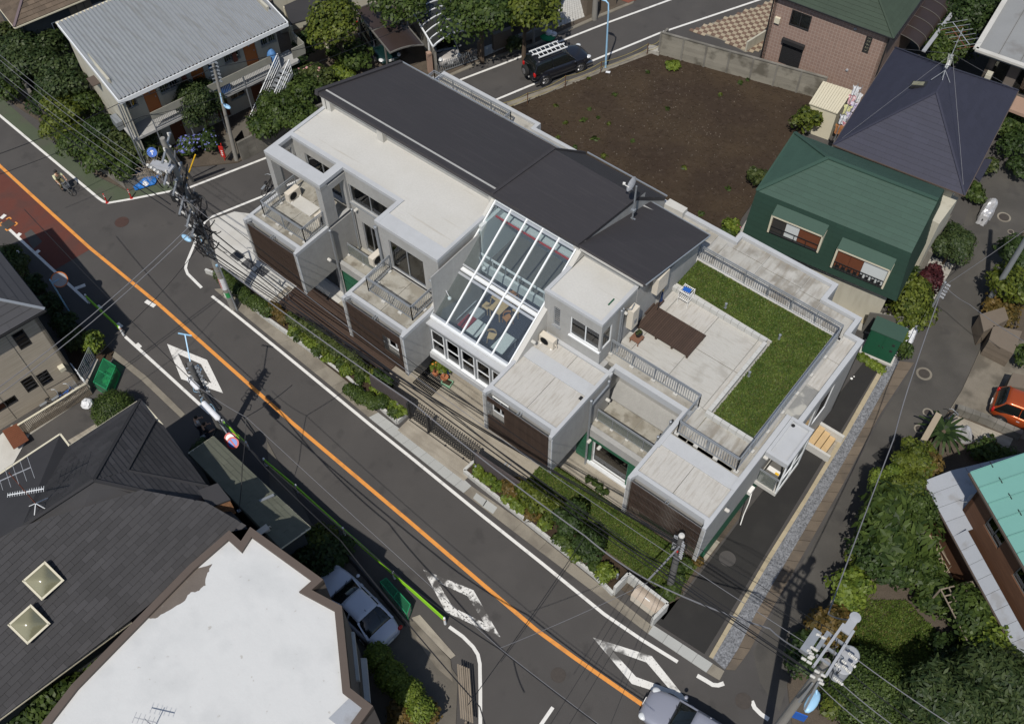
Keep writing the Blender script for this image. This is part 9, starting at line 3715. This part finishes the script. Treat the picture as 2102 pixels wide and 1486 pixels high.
for z,a,b in ((12.2,-1.0,1.0),(11.5,-.2,1.7),(10.4,-.9,1.3),(9.3,-.5,1.5),(8.2,-.4,1.3),(7.4,-.3,1.2)):
 mm = MB()
 c = onp(z)
 mm.bar(c+cdir*a+Vector((0,0,0)),c+cdir*b,.09)
 ob('crossarm',mm,'galv',UP)
 im = MB()
 n = 4
 for k in range(n):
  p = c+cdir*(a+(b-a)*(k+.5)/n)
  if k % 2:
   insulator(im,p+xdir*.1,(1,-.1,0),.7)
  elif z > 10:
   insulator(im,p+Vector((0,0,.06)),(0,0,1),.7)
  else:
   insulator(im,p-xdir*.3,(-1,.1,0),.6)
 ob('insulators',im,'porcelain',UP)
for (px,py,z,s_) in ((332,342,11.6,1),):
 c = G(px,py,z)
 mm = MB()
 mm.obox(c,1.15,.5,.1,(1,.35,0))
 mm.obox(c+Vector((0,0,.06)),.9,.2,.06,(1,.35,0))
 ob('switch_box',mm,'trafo_grey',UP)
 im = MB()
 for k in range(4):
  insulator(im,c+Vector((-.35+.25*k,-.35,.05)),(0,-.6,1),1.0)
 ob('insulators',im,'porcelain',UP)
rr = np.random.default_rng(11)
mm = MB()
c = G(313,345,11.4)
for k in range(160):
 p = c+Vector(tuple(rr.normal(size=3)*(.22,.3,.1)))
 q = p+Vector(tuple(rr.normal(size=3)*.18))
 mm.tube(p,q,.012,3)
ob('nest',mm,'wood_grey',UP)
for k in range(60):
 mm = MB()
 z = 5.5+6.3*rr.random()
 a = onp(z,tuple(rr.normal(size=3)*(.35,.35,.1)))
 b = onp(z-.6-1.2*rr.random(),tuple(rr.normal(size=3)*(.45,.45,.2)))
 m1 = (a+b)/2+cdir*(rr.random()*.9-.1)+Vector((0,0,-.5*rr.random()))
 pts = [a*(1-t) ** 2+m1*2*t*(1-t)+b*t*t for t in [i/7 for i in range(8)]]
 mm.path(pts,.02+.02*rr.random(),5)
 ob('jumper_cable',mm,'cable_black' if k % 4 else 'cable_grey',UP)
for (z,d1,d2) in ((9.8,.35,-.35),(8.7,.4,.2),(8.0,-.4,.1),(6.7,.3,-.3),(9.0,-.2,-.5),(7.3,.25,.3)):
 mm = MB()
 c = onp(z,(d1,d2,0))
 mm.lathe(c,[(.16,0),(.19,.05),(.19,.5),(.12,.58),(.03,.6)],12)
 ob('closure',mm,'steel_dark',UP)
mm = MB()
c = onp(8.6,(.55,.35,0))
for i in range(20):
 a,b = i*.35,(i+1)*.35
 mm.tube(c+Vector((.38*math.cos(a),.12*math.sin(a),.38*math.sin(a))),c+Vector((.38*math.cos(b),.12*math.sin(b),.38*math.sin(b))),.035,5)
ob('cable_coil',mm,'cable_black',UP)
for (z,h,m_,mk) in ((1.35,.42,'sign_green','white_plastic'),(2.3,.95,'bag_white','sign_redbrown')):
 mm = MB()
 c = onp(z)
 r_ = .2-.006*z+.014
 vs,fs = [],[]
 for k in range(9):
  a = R(-150+k*22)
  for zz in (-h/2,h/2):
   vs.append(c+Vector((math.cos(a)*r_,math.sin(a)*r_,zz)))
 fs = [(2*k,2*k+2,2*k+3,2*k+1) for k in range(8)]
 mm.add(vs,fs)
 pl = ob('plate',mm,m_,UP)
 mm = MB()
 rr2 = random.Random(int(z*10))
 n = 3 if h < .6 else 6
 for i in range(n):
  zc = c.z-h/2+h*(i+.5)/n
  for (da,dz,wa,wz) in ((0,.3,.8,.12),(0,-.05,.7,.1),(0,-.32,.85,.12),(-.3,0,.12,.8),(.25,.05,.12,.7)):
   if rr2.random() < .8:
    a = R(-85)+da*.7
    ce = c+Vector((math.cos(a)*(r_+.006),math.sin(a)*(r_+.006),(zc-c.z)+dz*h/n*.8))
    mm.obox(ce,wa*.16,.006,wz*h/n*.75,(-math.sin(a),math.cos(a),0))
 ob('lettering',mm,mk,pl)
mm = MB()
a,b,c,d = onp(3.9,(.15,0,0)),onp(4.7,(-.1,-.1,0)),G(408,480,5.1),G(392,486,5.2)
mm.path([a,b,c,d],.045,8)
for q in (a,onp(4.5)):
 mm.obox(q,.2,.2,.12,(1,0,0))
lm = ob('lamp_arm',mm,'lamp_blue',UP)
mm = MB()
mm.ell(G(383,489,5.2),.38,.15,.12,12,8)
ob('lamp_head',mm,'lamp_blue',lm,smooth=True)
P2 = empty('utility_pole',G(352,330),'grey pole top rising above the junction hedge behind the tangled pole','utility pole')
mm = MB()
mm.tube(G(395,372,0),G(333,284,6.2),.13,10,.09)
ob('shaft',mm,'pole_conc',P2)
RP_ = empty('utility_pole',G(1598,1516),'grey utility pole with double steel arms and two transformers at the lower right','utility pole')
tt = G(1697,1358,11.0)
bb = Vector((tt.x,tt.y,0))
mm = MB()
mm.tube(bb,tt,.2,14,.14)
ob('shaft',mm,'pole_conc',RP_)
a1,a2 = G(1752,1272,11.1),G(1682,1378,11.1)
dd = (a1-a2).normalized()
sd_ = Vector((dd.y,-dd.x,0))
for k,o_ in enumerate((-.24,.24)):
 mm = MB()
 mm.bar(a2+sd_*o_,a1+sd_*o_*.8-dd*.35,.09,.14)
 ob('crossarm',mm,'trafo_grey',RP_)
mm = MB()
mm.obox(a1-dd*.2,.8,.3,.08,dd)
mm.lathe(a1+dd*.1,[(.2,0),(.2,.06),(.05,.08)],12)
ob('arm_end',mm,'trafo_grey',RP_)
mm = MB()
for k in range(3):
 mm.obox(a2.lerp(a1,.2+.2*k)+Vector((0,0,-.12)),.1,.75,.1,dd)
mm.obox(a2.lerp(a1,.3)-sd_*.75,.95,.3,.25,dd)
mm.obox(a2.lerp(a1,.42)-sd_*.45+Vector((0,0,.05)),.8,.14,.1,dd)
ob('bracket',mm,'galv',RP_)
im = MB()
for (px,py) in ((1684,1305),(1695,1311),(1672,1331),(1678,1335),(1654,1354),(1665,1361),(1669,1343),(1671,1349),(1667,1352),(1742,1340),(1751,1347),(1730,1366),(1738,1374),(1712,1390),(1722,1398),
    (1694,1388),(1688,1397),(1690,1404),(1672,1390),(1716,1362),(1729,1355),(1748,1362),(1665,1338),(1681,1380)):
 insulator(im,G(px,py,11.15),(.7 if px > 1700 else -.7,-.3,.5),.75)
ob('insulators',im,'porcelain',RP_)
for (px,py,r_) in ((1745,1343,.32),(1732,1366,.3)):
 c = G(px,py,10.6)
 mm = MB()
 mm.lathe(c,[(r_*.9,-.95),(r_,-.9),(r_,-.05),(r_*1.04,0),(r_*.9,.04),(.02,.07)],20)
 ob('transformer',mm,'trafo_grey',RP_)
for k in range(12):
 mm = MB()
 a = tt+Vector(tuple(rr.normal(size=3)*(.3,.3,.2)))
 b = a2.lerp(a1,rr.random())+Vector(tuple(rr.normal(size=3)*(.5,.4,.3)))
 m1 = (a+b)/2+Vector((0,0,-.6))
 mm.path([a*(1-t) ** 2+m1*2*t*(1-t)+b*t*t for t in [i/7 for i in range(8)]],.018,4)
 ob('jumper_cable',mm,'cable_black' if k % 3 else 'cable_grey',RP_)
mm = MB()
a = tt+Vector((0,0,-2.0))
mm.bar(G(1680,1400,9.5),G(1652,1455,7.6),.08)
mm.bar(G(1668,1402,9.3),G(1640,1440,7.6),.06)
ob('brace',mm,'galv',RP_)
mm = MB()
lh = G(1667,1440,7.0)
mm.ell(lh,.22,.5,.14,12,8)
mm.tube(lh+Vector((0,.3,.05)),G(1676,1415,7.2),.05,8)
ob('lamp_head',mm,'lamp_blue',RP_,smooth=True)
mm = MB()
mm.obox(G(1641,1470,5),.5,.04,.7,(1,.3,0))
ob('sign_plate',mm,'blue_paint',RP_)
SP = empty('concrete_pole',G(1375,1205),'short thick concrete pole with a white cap at the corner of the lawn','pole')
mm = MB()
bb = G(1374,1207,0)
tp_ = G(1399,1100,5.6)
mm.tube(bb,tp_,.17,14,.13)
ob('shaft',mm,'pole_dark',SP)
mm = MB()
mm.lathe(tp_,[(.13,0),(.14,.05),(.12,.09),(.02,.12)],14)
ob('cap',mm,'porcelain',SP)
im = MB()
for k in range(7):
 z = 5.3-.22*k
 c = bb+(tp_-bb)*(z/5.6)
 insulator(im,c+Vector((.14,-.1,0)),(1,-.4,0),.7)
 insulator(im,c+Vector((-.14,0,0)),(-1,-.2,0),.7)
 im.obox(c,.4,.05,.04,(1,-.3,0))
ob('fittings',im,'trafo_grey',SP)
for k in range(8):
 mm = MB()
 c = bb+(tp_-bb)*((4.2+.12*k)/5.6)
 d1 = Vector((math.cos(k*1.3),math.sin(k*1.3),0))*.35
 mm.path([c,c+d1*.8+Vector((0,0,.2)),c+d1+Vector((0,0,-.25)),c+Vector((0,0,-.5))],.018,4)
 ob('loose_cable',mm,'cable_black',SP)
mm = MB()
mm.obox(bb+(tp_-bb)*.78+Vector((.05,-.16,0)),.1,.04,.14,(1,0,0))
ob('red_tag',mm,'red_paint',SP)
MP = empty('utility_pole',G(464,903),'dark utility pole on the left footway carrying two round road signs and white cable closures','utility pole')
bb = G(464,903,0)
tp_ = G(411,797,6.6)
mm = MB()
mm.tube(bb,Vector((bb.x,bb.y,6.9)),.17,14,.13)
tp_ = Vector((bb.x,bb.y,6.9))
ob('shaft',mm,'pole_dark',MP)
mm = MB()
mm.bar(tp_+Vector((0,0,-.3)),tp_+Vector((-.9,.75,.7)),.05)
mm.bar(tp_+Vector((-1.2,.6,.7)),tp_+Vector((-.6,.9,.7)),.05)
ob('crossarm',mm,'lamp_blue',MP)
im = MB()
for k in range(9):
 mmz = 6.6-.33*k
 insulator(im,Vector((bb.x+.15,bb.y+.1,mmz)),(1,.6,0),.8)
 im.obox((bb.x,bb.y,mmz),.5,.06,.05,(.7,1,0))
ob('fittings',im,'galv',MP)
for k in range(14):
 mm = MB()
 c = Vector((bb.x,bb.y,3.5+.23*k))
 d1 = Vector((math.cos(k*1.7),math.sin(k*1.7),0))*.4
 mm.path([c,c+d1*.8+Vector((0,0,.2)),c+d1+Vector((0,0,-.25)),c+Vector((0,0,-.5))],.02,4)
 ob('loose_cable',mm,'cable_black' if k % 3 else 'lamp_blue',MP)
for k,(px,py,m_,L_) in enumerate(((397,787,'bag_white',.9),(433,843,'bag_white',1.35),(438,825,'cable_black',1.2))):
 c = G(px,py,5.6)
 d1 = (G(px+20,py+21,5.6)-c).normalized()
 mm = MB()
 mm.lathe(c-d1*L_/2,[(.05,0),(.13,.08),(.14,L_-.1),(.05,L_)],12,d1)
 ob('cable_closure',mm,m_,MP)
ax = Vector((.35,-.45,.82)).normalized()
u1 = Vector((0.85,.5,0))
u1 = (u1-ax*u1.dot(ax)).normalized()
v1 = ax.cross(u1)
for k,(px,py) in enumerate(((473,900),(478,909))):
 c = G(px,py,2.6)
 mm = MB()
 mm.lathe(c,[(.3,0),(.3,.02),(.01,.021)],28,ax)
 sg = ob('sign_plate',mm,'red_paint',MP)
 mm = MB()
 mm.lathe(c+ax*.02,[(.22,0),(.22,.006),(.01,.007)],28,ax)
 ob('sign_face',mm,'blue_paint' if k else 'white_plastic',sg)
 if k:
  mm = MB()
  mm.obox(c+ax*.03,.5,.07,.008,(u1-v1),az=ax)
  ob('sign_stripe',mm,'red_paint',sg)
 else:
  cu = bpy.data.curves.new('t','FONT')
  cu.body = '30'
  cu.size = .3
  cu.align_x = 'CENTER'
  cu.align_y = 'CENTER'
  to = bpy.data.objects.new('t',cu)
  COL.objects.link(to)
  dg = bpy.context.evaluated_depsgraph_get()
  me = bpy.data.meshes.new_from_object(to.evaluated_get(dg))
  bpy.data.objects.remove(to)
  me.materials.clear()
  me.materials.append(MATS['blue_paint'])
  o = bpy.data.objects.new('lettering',me)
  COL.objects.link(o)
  o.parent = sg
  M_ = Matrix((u1,v1,ax)).transposed().to_4x4()
  M_.translation = c+ax*.031-wpos(MP)
  o.matrix_local = M_
mm = MB()
mm.bar(Vector((bb.x,bb.y,2.6)),G(473,900,2.58),.05)
mm.bar(Vector((bb.x,bb.y,2.3)),G(478,909,2.5),.04)
ob('sign_bracket',mm,'galv',MP)
LPp = empty('street_lamp',G(486,330),'concrete street pole with a pale blue lamp in front of the apartment stair','street lamp')
bb = G(486,330,0)
tp_ = G(437,130,7.2)
mm = MB()
mm.tube(bb,tp_,.14,12,.08)
ob('shaft',mm,'pole_conc',LPp)
mm = MB()
c = bb+(tp_-bb)*.66
mm.path([c,c+Vector((.1,-.05,.45)),G(456,212,5.1),G(460,214,4.8)],.03,8)
la = ob('lamp_arm',mm,'lamp_blue',LPp)
mm = MB()
mm.ell(G(466,219,4.65),.3,.14,.1,12,8)
ob('lamp_head',mm,'lamp_blue',la,smooth=True)
im = MB()
for k in range(6):
 c = bb+(tp_-bb)*(1-.035*k)
 insulator(im,c+Vector((.1,.1,0)),(1,.4,0),.7)
 im.obox(c,.5,.05,.05,(.4,1,0))
ob('fittings',im,'galv',LPp)
BLp = empty('street_lamp',G(1243,140),'slender light blue street lamp post between black car and bare lot','street lamp')
bb = G(1243,140,0.05)
mm = MB()
mm.tube(bb,G(1249,22,4.6),.07,10,.05)
mm.path([G(1249,22,4.6),G(1249,8,5.0),G(1243,2,5.1)],.045,8)
ob('shaft',mm,'lamp_blue',BLp)
mm = MB()
mm.ell(G(1238,-1,5.1),.3,.13,.08,12,8)
ob('lamp_head',mm,'lamp_blue',BLp,smooth=True)
def plain_pole(px,py,h,r_,label,m='pole_conc',r2=None):
 c = G(px,py,0)
 mb = MB()
 mb.lathe(c,[(r_,0),(r2 or r_*.85,h),(.02,h+.02)],14)
 return tag(ob('concrete_pole',mb,m),label,'pole')
plain_pole(1220,40,7,.2,'thick pale concrete pole at the top edge between two tiled walls')
plain_pole(1095,89,1.9,.11,'short stained concrete post under the spreading trees')
plain_pole(2022,630,9,.16,'tall grey steel pole rising past the right edge above the alley','galv',.12)
plain_pole(1895,664,3.6,.08,'slim pole holding cable fittings beside the dark red maple','galv')
im = MB()
c = G(1895,664,0)
for k in range(5):
 insulator(im,Vector((c.x+.1,c.y,3.5-.25*k)),(1,-.3,.2),.9)
tag(ob('cable_fittings',im,'trafo_grey'),'cluster of small cable fittings on the slim pole by the maple','fittings')
def W_(a,b,r_,sag,label,m='cable_black',group=None):
 return wire([G(*a),G(*b)],r_,m,label,sag,group)
GM = 'cables running along the street from junction pole to lower right pole'
main = [((330,350,11.6),(1684,1305,11.1),.012,1.2),((322,362,11.4),(1672,1331,11.1),.012,1.25),((312,372,11.2),(1654,1354,11.1),.012,1.3),
  ((366,420,8.8),(1690,1395,8.6),.022,.9),((372,440,8.2),(1694,1400,8.2),.03,1.0),((384,458,7.6),(1688,1404,8.0),.018,1.1)]
for i,(a,b,r_,sg_) in enumerate(main):
 W_(a,b,r_,sg_,ORD[i]+' cable from the building side between junction pole and lower right pole','cable_black' if i != 1 else 'cable_grey',GM)
c5 = G(1396,1112,5.2)
for i,(a,z_) in enumerate((((398,500),6.2),((402,508),5.9),((396,490),6.5))):
 wire([G(*a,z_),c5+Vector((0,0,-.15*i))],.022+.006*i,'cable_black',ORD[i]+' telecom cable from the junction pole to the short thick corner pole, counted downwards',.8,'telecom cables to the corner pole')
wire([G(420,520,5.0),G(850,830,4.4),G(1201,1100,4.6),G(1335,1193,4.9),G(1580,1290,6.5),G(1668,1345,8.4)],.032,'cable_grey','thick grey taped cable above the planters and the bin enclosure',.25)
wire([G(1396,1120,5.0),G(1331,1190,4.9)],.05,'cable_grey','thick short cable from the small pole down to the taped cable',.05)
wire([G(1201,1100,4.6),G(960,1447,5.6)],.018,'cable_black','thin service cable crossing the street above the orange line',.3)
wire([G(1330,1195,4.9),G(1026,1330,6.0)],.012,'cable_grey','faint wire from the bin enclosure to the cable joint over the road',.2)
for i,(a,b) in enumerate((((1318,1180,6),(1130,1486,6)),((1345,1190,6),(1160,1500,6)),((1362,1212,6),(1240,1520,6)))):
 wire([G(*a),G(*b)],.012,'cable_black',ORD[i]+' thin wire crossing the road towards the bottom edge, counted from the left',.15,'thin wires crossing the road near the bin enclosure')
for i,(a,b) in enumerate((((-60,62,12),(303,340,11.8)),((-60,72,11.6),(297,350,11.6)),((-60,100,11.2),(310,372,11.2)),((-60,105,9.5),(350,420,9.2)),((-60,128,8.6),(360,438,8.6)))):
 wire([G(*a),G(*b)],(.012,.012,.012,.03,.022)[i],'cable_grey' if i < 3 else 'cable_black',ORD[i]+' cable coming from the top left to the tangled junction pole',.5,'cables coming from the top left')
for i,(a,b) in enumerate((((392,462,8.2),(-40,822,6.0)),((398,470,8.0),(-40,838,5.6)))):
 wire([G(*a),G(*b)],.02,'cable_grey',['upper','lower'][i]+' of two parallel cables crossing the road to the beige house',.4,'parallel cables to the beige house')
wire([G(420,490,6.0),G(240,690,6.0),G(95,800,5.4)],.014,'cable_black','thin slack cable from junction pole past the traffic mirror to the beige house',.3)
wire([G(-40,330,7),G(242,214,6.1),G(437,140,7.0),G(760,62,6.0),G(900,10,6)],.018,'cable_black','cable touching the apartment roof corner and the lamp pole top',.15)
wire([G(-40,372,6.2),G(290,240,6.0),G(480,190,6.0),G(870,40,6.0)],.014,'cable_black','second cable in front of the apartment corridor',.15)
wire([G(50,430,7),G(411,797,6.0)],.02,'cable_black','cable along the left footway from the top left to the sign pole',.5)
wire([G(420,810,6.0),G(545,960,5.6),G(700,1110,5.6),G(830,1270,5.8),G(985,1450,6.0),G(1010,1530,6.0)],.03,'cable_black','cable with small fittings above the long green guard rail',.15)
wire([G(411,797,6.6),G(505,856,6.0),G(1026,1330,6.0),G(1330,1560,6)],.012,'cable_grey','pale thin span wire running diagonally over the street',.15)
wire([G(600,790,6.4),G(505,856,6.0),G(497,960,5.5),G(490,1050,4.6)],.02,'cable_black','black service cable looping from the span wire to the chimney',.12)
wire([G(430,850,5.5),G(850,1210,5.2),G(1026,1332,5.6),G(1300,1540,5.6)],.03,'cable_black','thick black cable over the lower diamond marking',.15)
for i,(a,b) in enumerate((((1751,1347,11),(1960,1492,11)),((1738,1374,11),(1900,1500,11)),((1722,1398,11),(1850,1500,11)),((1700,1400,9),(1830,1500,9)),((1680,1405,8),(1790,1500,8)))):
 wire([G(*a),G(*b)],.018,'cable_black' if i % 2 else 'cable_grey',ORD[i]+' cable leaving the lower right pole towards the bottom right corner, counted from above',.1,'cables leaving to the bottom right corner')
wire([G(1748,1272,10),G(1700,1260,8.0),G(1835,900,5.5),G(1865,794,4.8),G(1936,588,3.6)],.03,'cable_grey','grey cable running up the alley beside the gravel strip',.15)
wire([G(1936,588,3.6),G(2110,468,9)],.018,'cable_grey','pale cable from the slim pole to the tall grey steel pole',.1)
wire([G(1942,590,3.6),G(1990,625,4.0),G(2110,705,5)],.016,'cable_grey','cable crossing the alley above the tiled gate pillars',.1)
wire([G(1720,1300,11),G(1560,1200,9),G(1392,1096,5.4)],.012,'cable_black','thin wire from the steel arms to the white capped pole',.1)
def yagi(r,c,d,L_,n,w,m):
 d = Vector(d).normalized()
 s_ = Vector((d.y,-d.x,0)).normalized()
 mb = MB()
 mb.bar(c-d*L_/2,c+d*L_/2,.03)
 for k in range(n):
  p = c+d*(L_*(-.5+k/(n-1)))
  ww = w*(1-.25*k/n)
  mb.bar(p-s_*ww/2,p+s_*ww/2,.014)
 ob('elements',mb,m,r)
an = empty('roof_antenna',G(1934,160,8.2),'tall television antenna mast with stay wires on the blue roof','antenna')
b0 = G(1934,160,8.2)
mb = MB()
mb.tube(b0,b0+Vector((0,0,3.2)),.025,6)
for k in range(4):
 a = k*1.57+.4
 mb.tube(b0+Vector((0,0,.5)),b0+Vector((math.cos(a)*.5,math.sin(a)*.5,-.25)),.018,5)
ob('mast',mb,'trafo_grey',an)
yagi(an,b0+Vector((0,0,2.9)),(.75,-.6,0),1.9,6,1.7,'trafo_grey')
yagi(an,b0+Vector((0,0,2.6)),(.75,-.6,0),1.6,5,1.3,'rust_red')
yagi(an,b0+Vector((0,0,1.2)),(.3,-1,0),.9,13,.28,'white_plastic')
mb = MB()
mb.obox(b0+Vector((0,0,.8)),.15,.15,.22,(1,0,0))
ob('amplifier',mb,'white_plastic',an)
for i,q in enumerate((bA,bB,bC,bD)):
 mb = MB()
 mb.tube(b0+Vector((0,0,1.6)),q.lerp(b0,.08)+Vector((0,0,.1)),.008,4)
 ob('stay_wire',mb,'cable_grey',an)
an = empty('roof_antenna',G(81,1042,7.4),'rusty television antenna mast on the slate roof at the left edge','antenna')
b0 = G(81,1042,7.5)
mb = MB()
mb.tube(b0,b0+Vector((0,0,3.0)),.022,6)
ob('mast',mb,'rust_red',an)
mb = MB()
for k in range(4):
 a = k*1.57+.4
 mb.tube(b0+Vector((0,0,.4)),b0+Vector((math.cos(a)*.55,math.sin(a)*.55,-.15)),.018,5)
ob('tripod',mb,'white_metal',an)
yagi(an,b0+Vector((0,0,2.75)),(-.35,-.9,0),1.5,6,1.1,'trafo_grey')
yagi(an,b0+Vector((0,0,1.4)),(-.62,-.75,0),1.4,16,.26,'white_metal')
an = empty('roof_antenna',G(316,1492,6.9),'small grey antenna standing on the glaring white flat roof','antenna')
b0 = G(316,1492,6.95)
mb = MB()
mb.tube(b0,b0+Vector((0,0,1.1)),.02,6)
ob('mast',mb,'trafo_grey',an)
yagi(an,b0+Vector((0,0,.95)),(1,.5,0),.9,6,.4,'trafo_grey')
lp_ = empty('laundry_pole',G(1735,215,1.8),'metal laundry poles between the cream shed and the blue roof','laundry pole')
mb = MB()
a,b = G(1762,172,3.0),G(1722,262,3.0)
mb.tube(a,b,.02,6)
mb.tube(a+Vector((.3,0,0)),b+Vector((.3,0,0)),.02,6)
mb.bar(a,Vector((a.x,a.y,0)),.04)
mb.bar(b,Vector((b.x,b.y,0)),.04)
ob('poles',mb,'galv',lp_)
cl = [('white_cloth','white towel'),('bag_white','pale shirt'),('cloth_pink','pink patterned cloth'),('cloth_lilac','lilac shirt'),('cloth_yellow','pale yellow cloth'),('cloth_lilac','lilac striped shirt'),
 ('white_cloth','white vest'),('cloth_pink','rose patterned cloth'),('cloth_rust','rust brown cloth')]
for i,(m_,nm) in enumerate(cl):
 t = (i+.5)/len(cl)
 c = a.lerp(b,t)+Vector((.3*(i % 2),0,-.02))
 mb = MB()
 N = 6
 vs,fs = [],[]
 d1 = (b-a).normalized()
 d2 = Vector((d1.y,-d1.x,0))
 rr_ = np.random.default_rng(i)
 for j in range(N+1):
  for k in range(N+1):
   w_ = .5*(1 if j < 2 else .75)
   vs.append(c+d1*.0+d2*(w_*(k/N-.5))+Vector((0,0,-.62*j/N))+d1*(.05*math.sin(k*1.7+i)+rr_.normal()*.01)+d1*.12*j/N)
 for j in range(N):
  for k in range(N):
   fs.append((j*(N+1)+k,j*(N+1)+k+1,(j+1)*(N+1)+k+1,(j+1)*(N+1)+k))
 mb.add(vs,fs)
 tag(ob('laundry',mb,m_),nm+', ' +ORD[i]+' piece of washing from the pink house side','laundry','washing hung beside the blue roof')
sheet('green_mat',W2([(1738,270),(1752,276),(1742,298),(1718,296)],0.1),0.1,'grass_base',0.05)
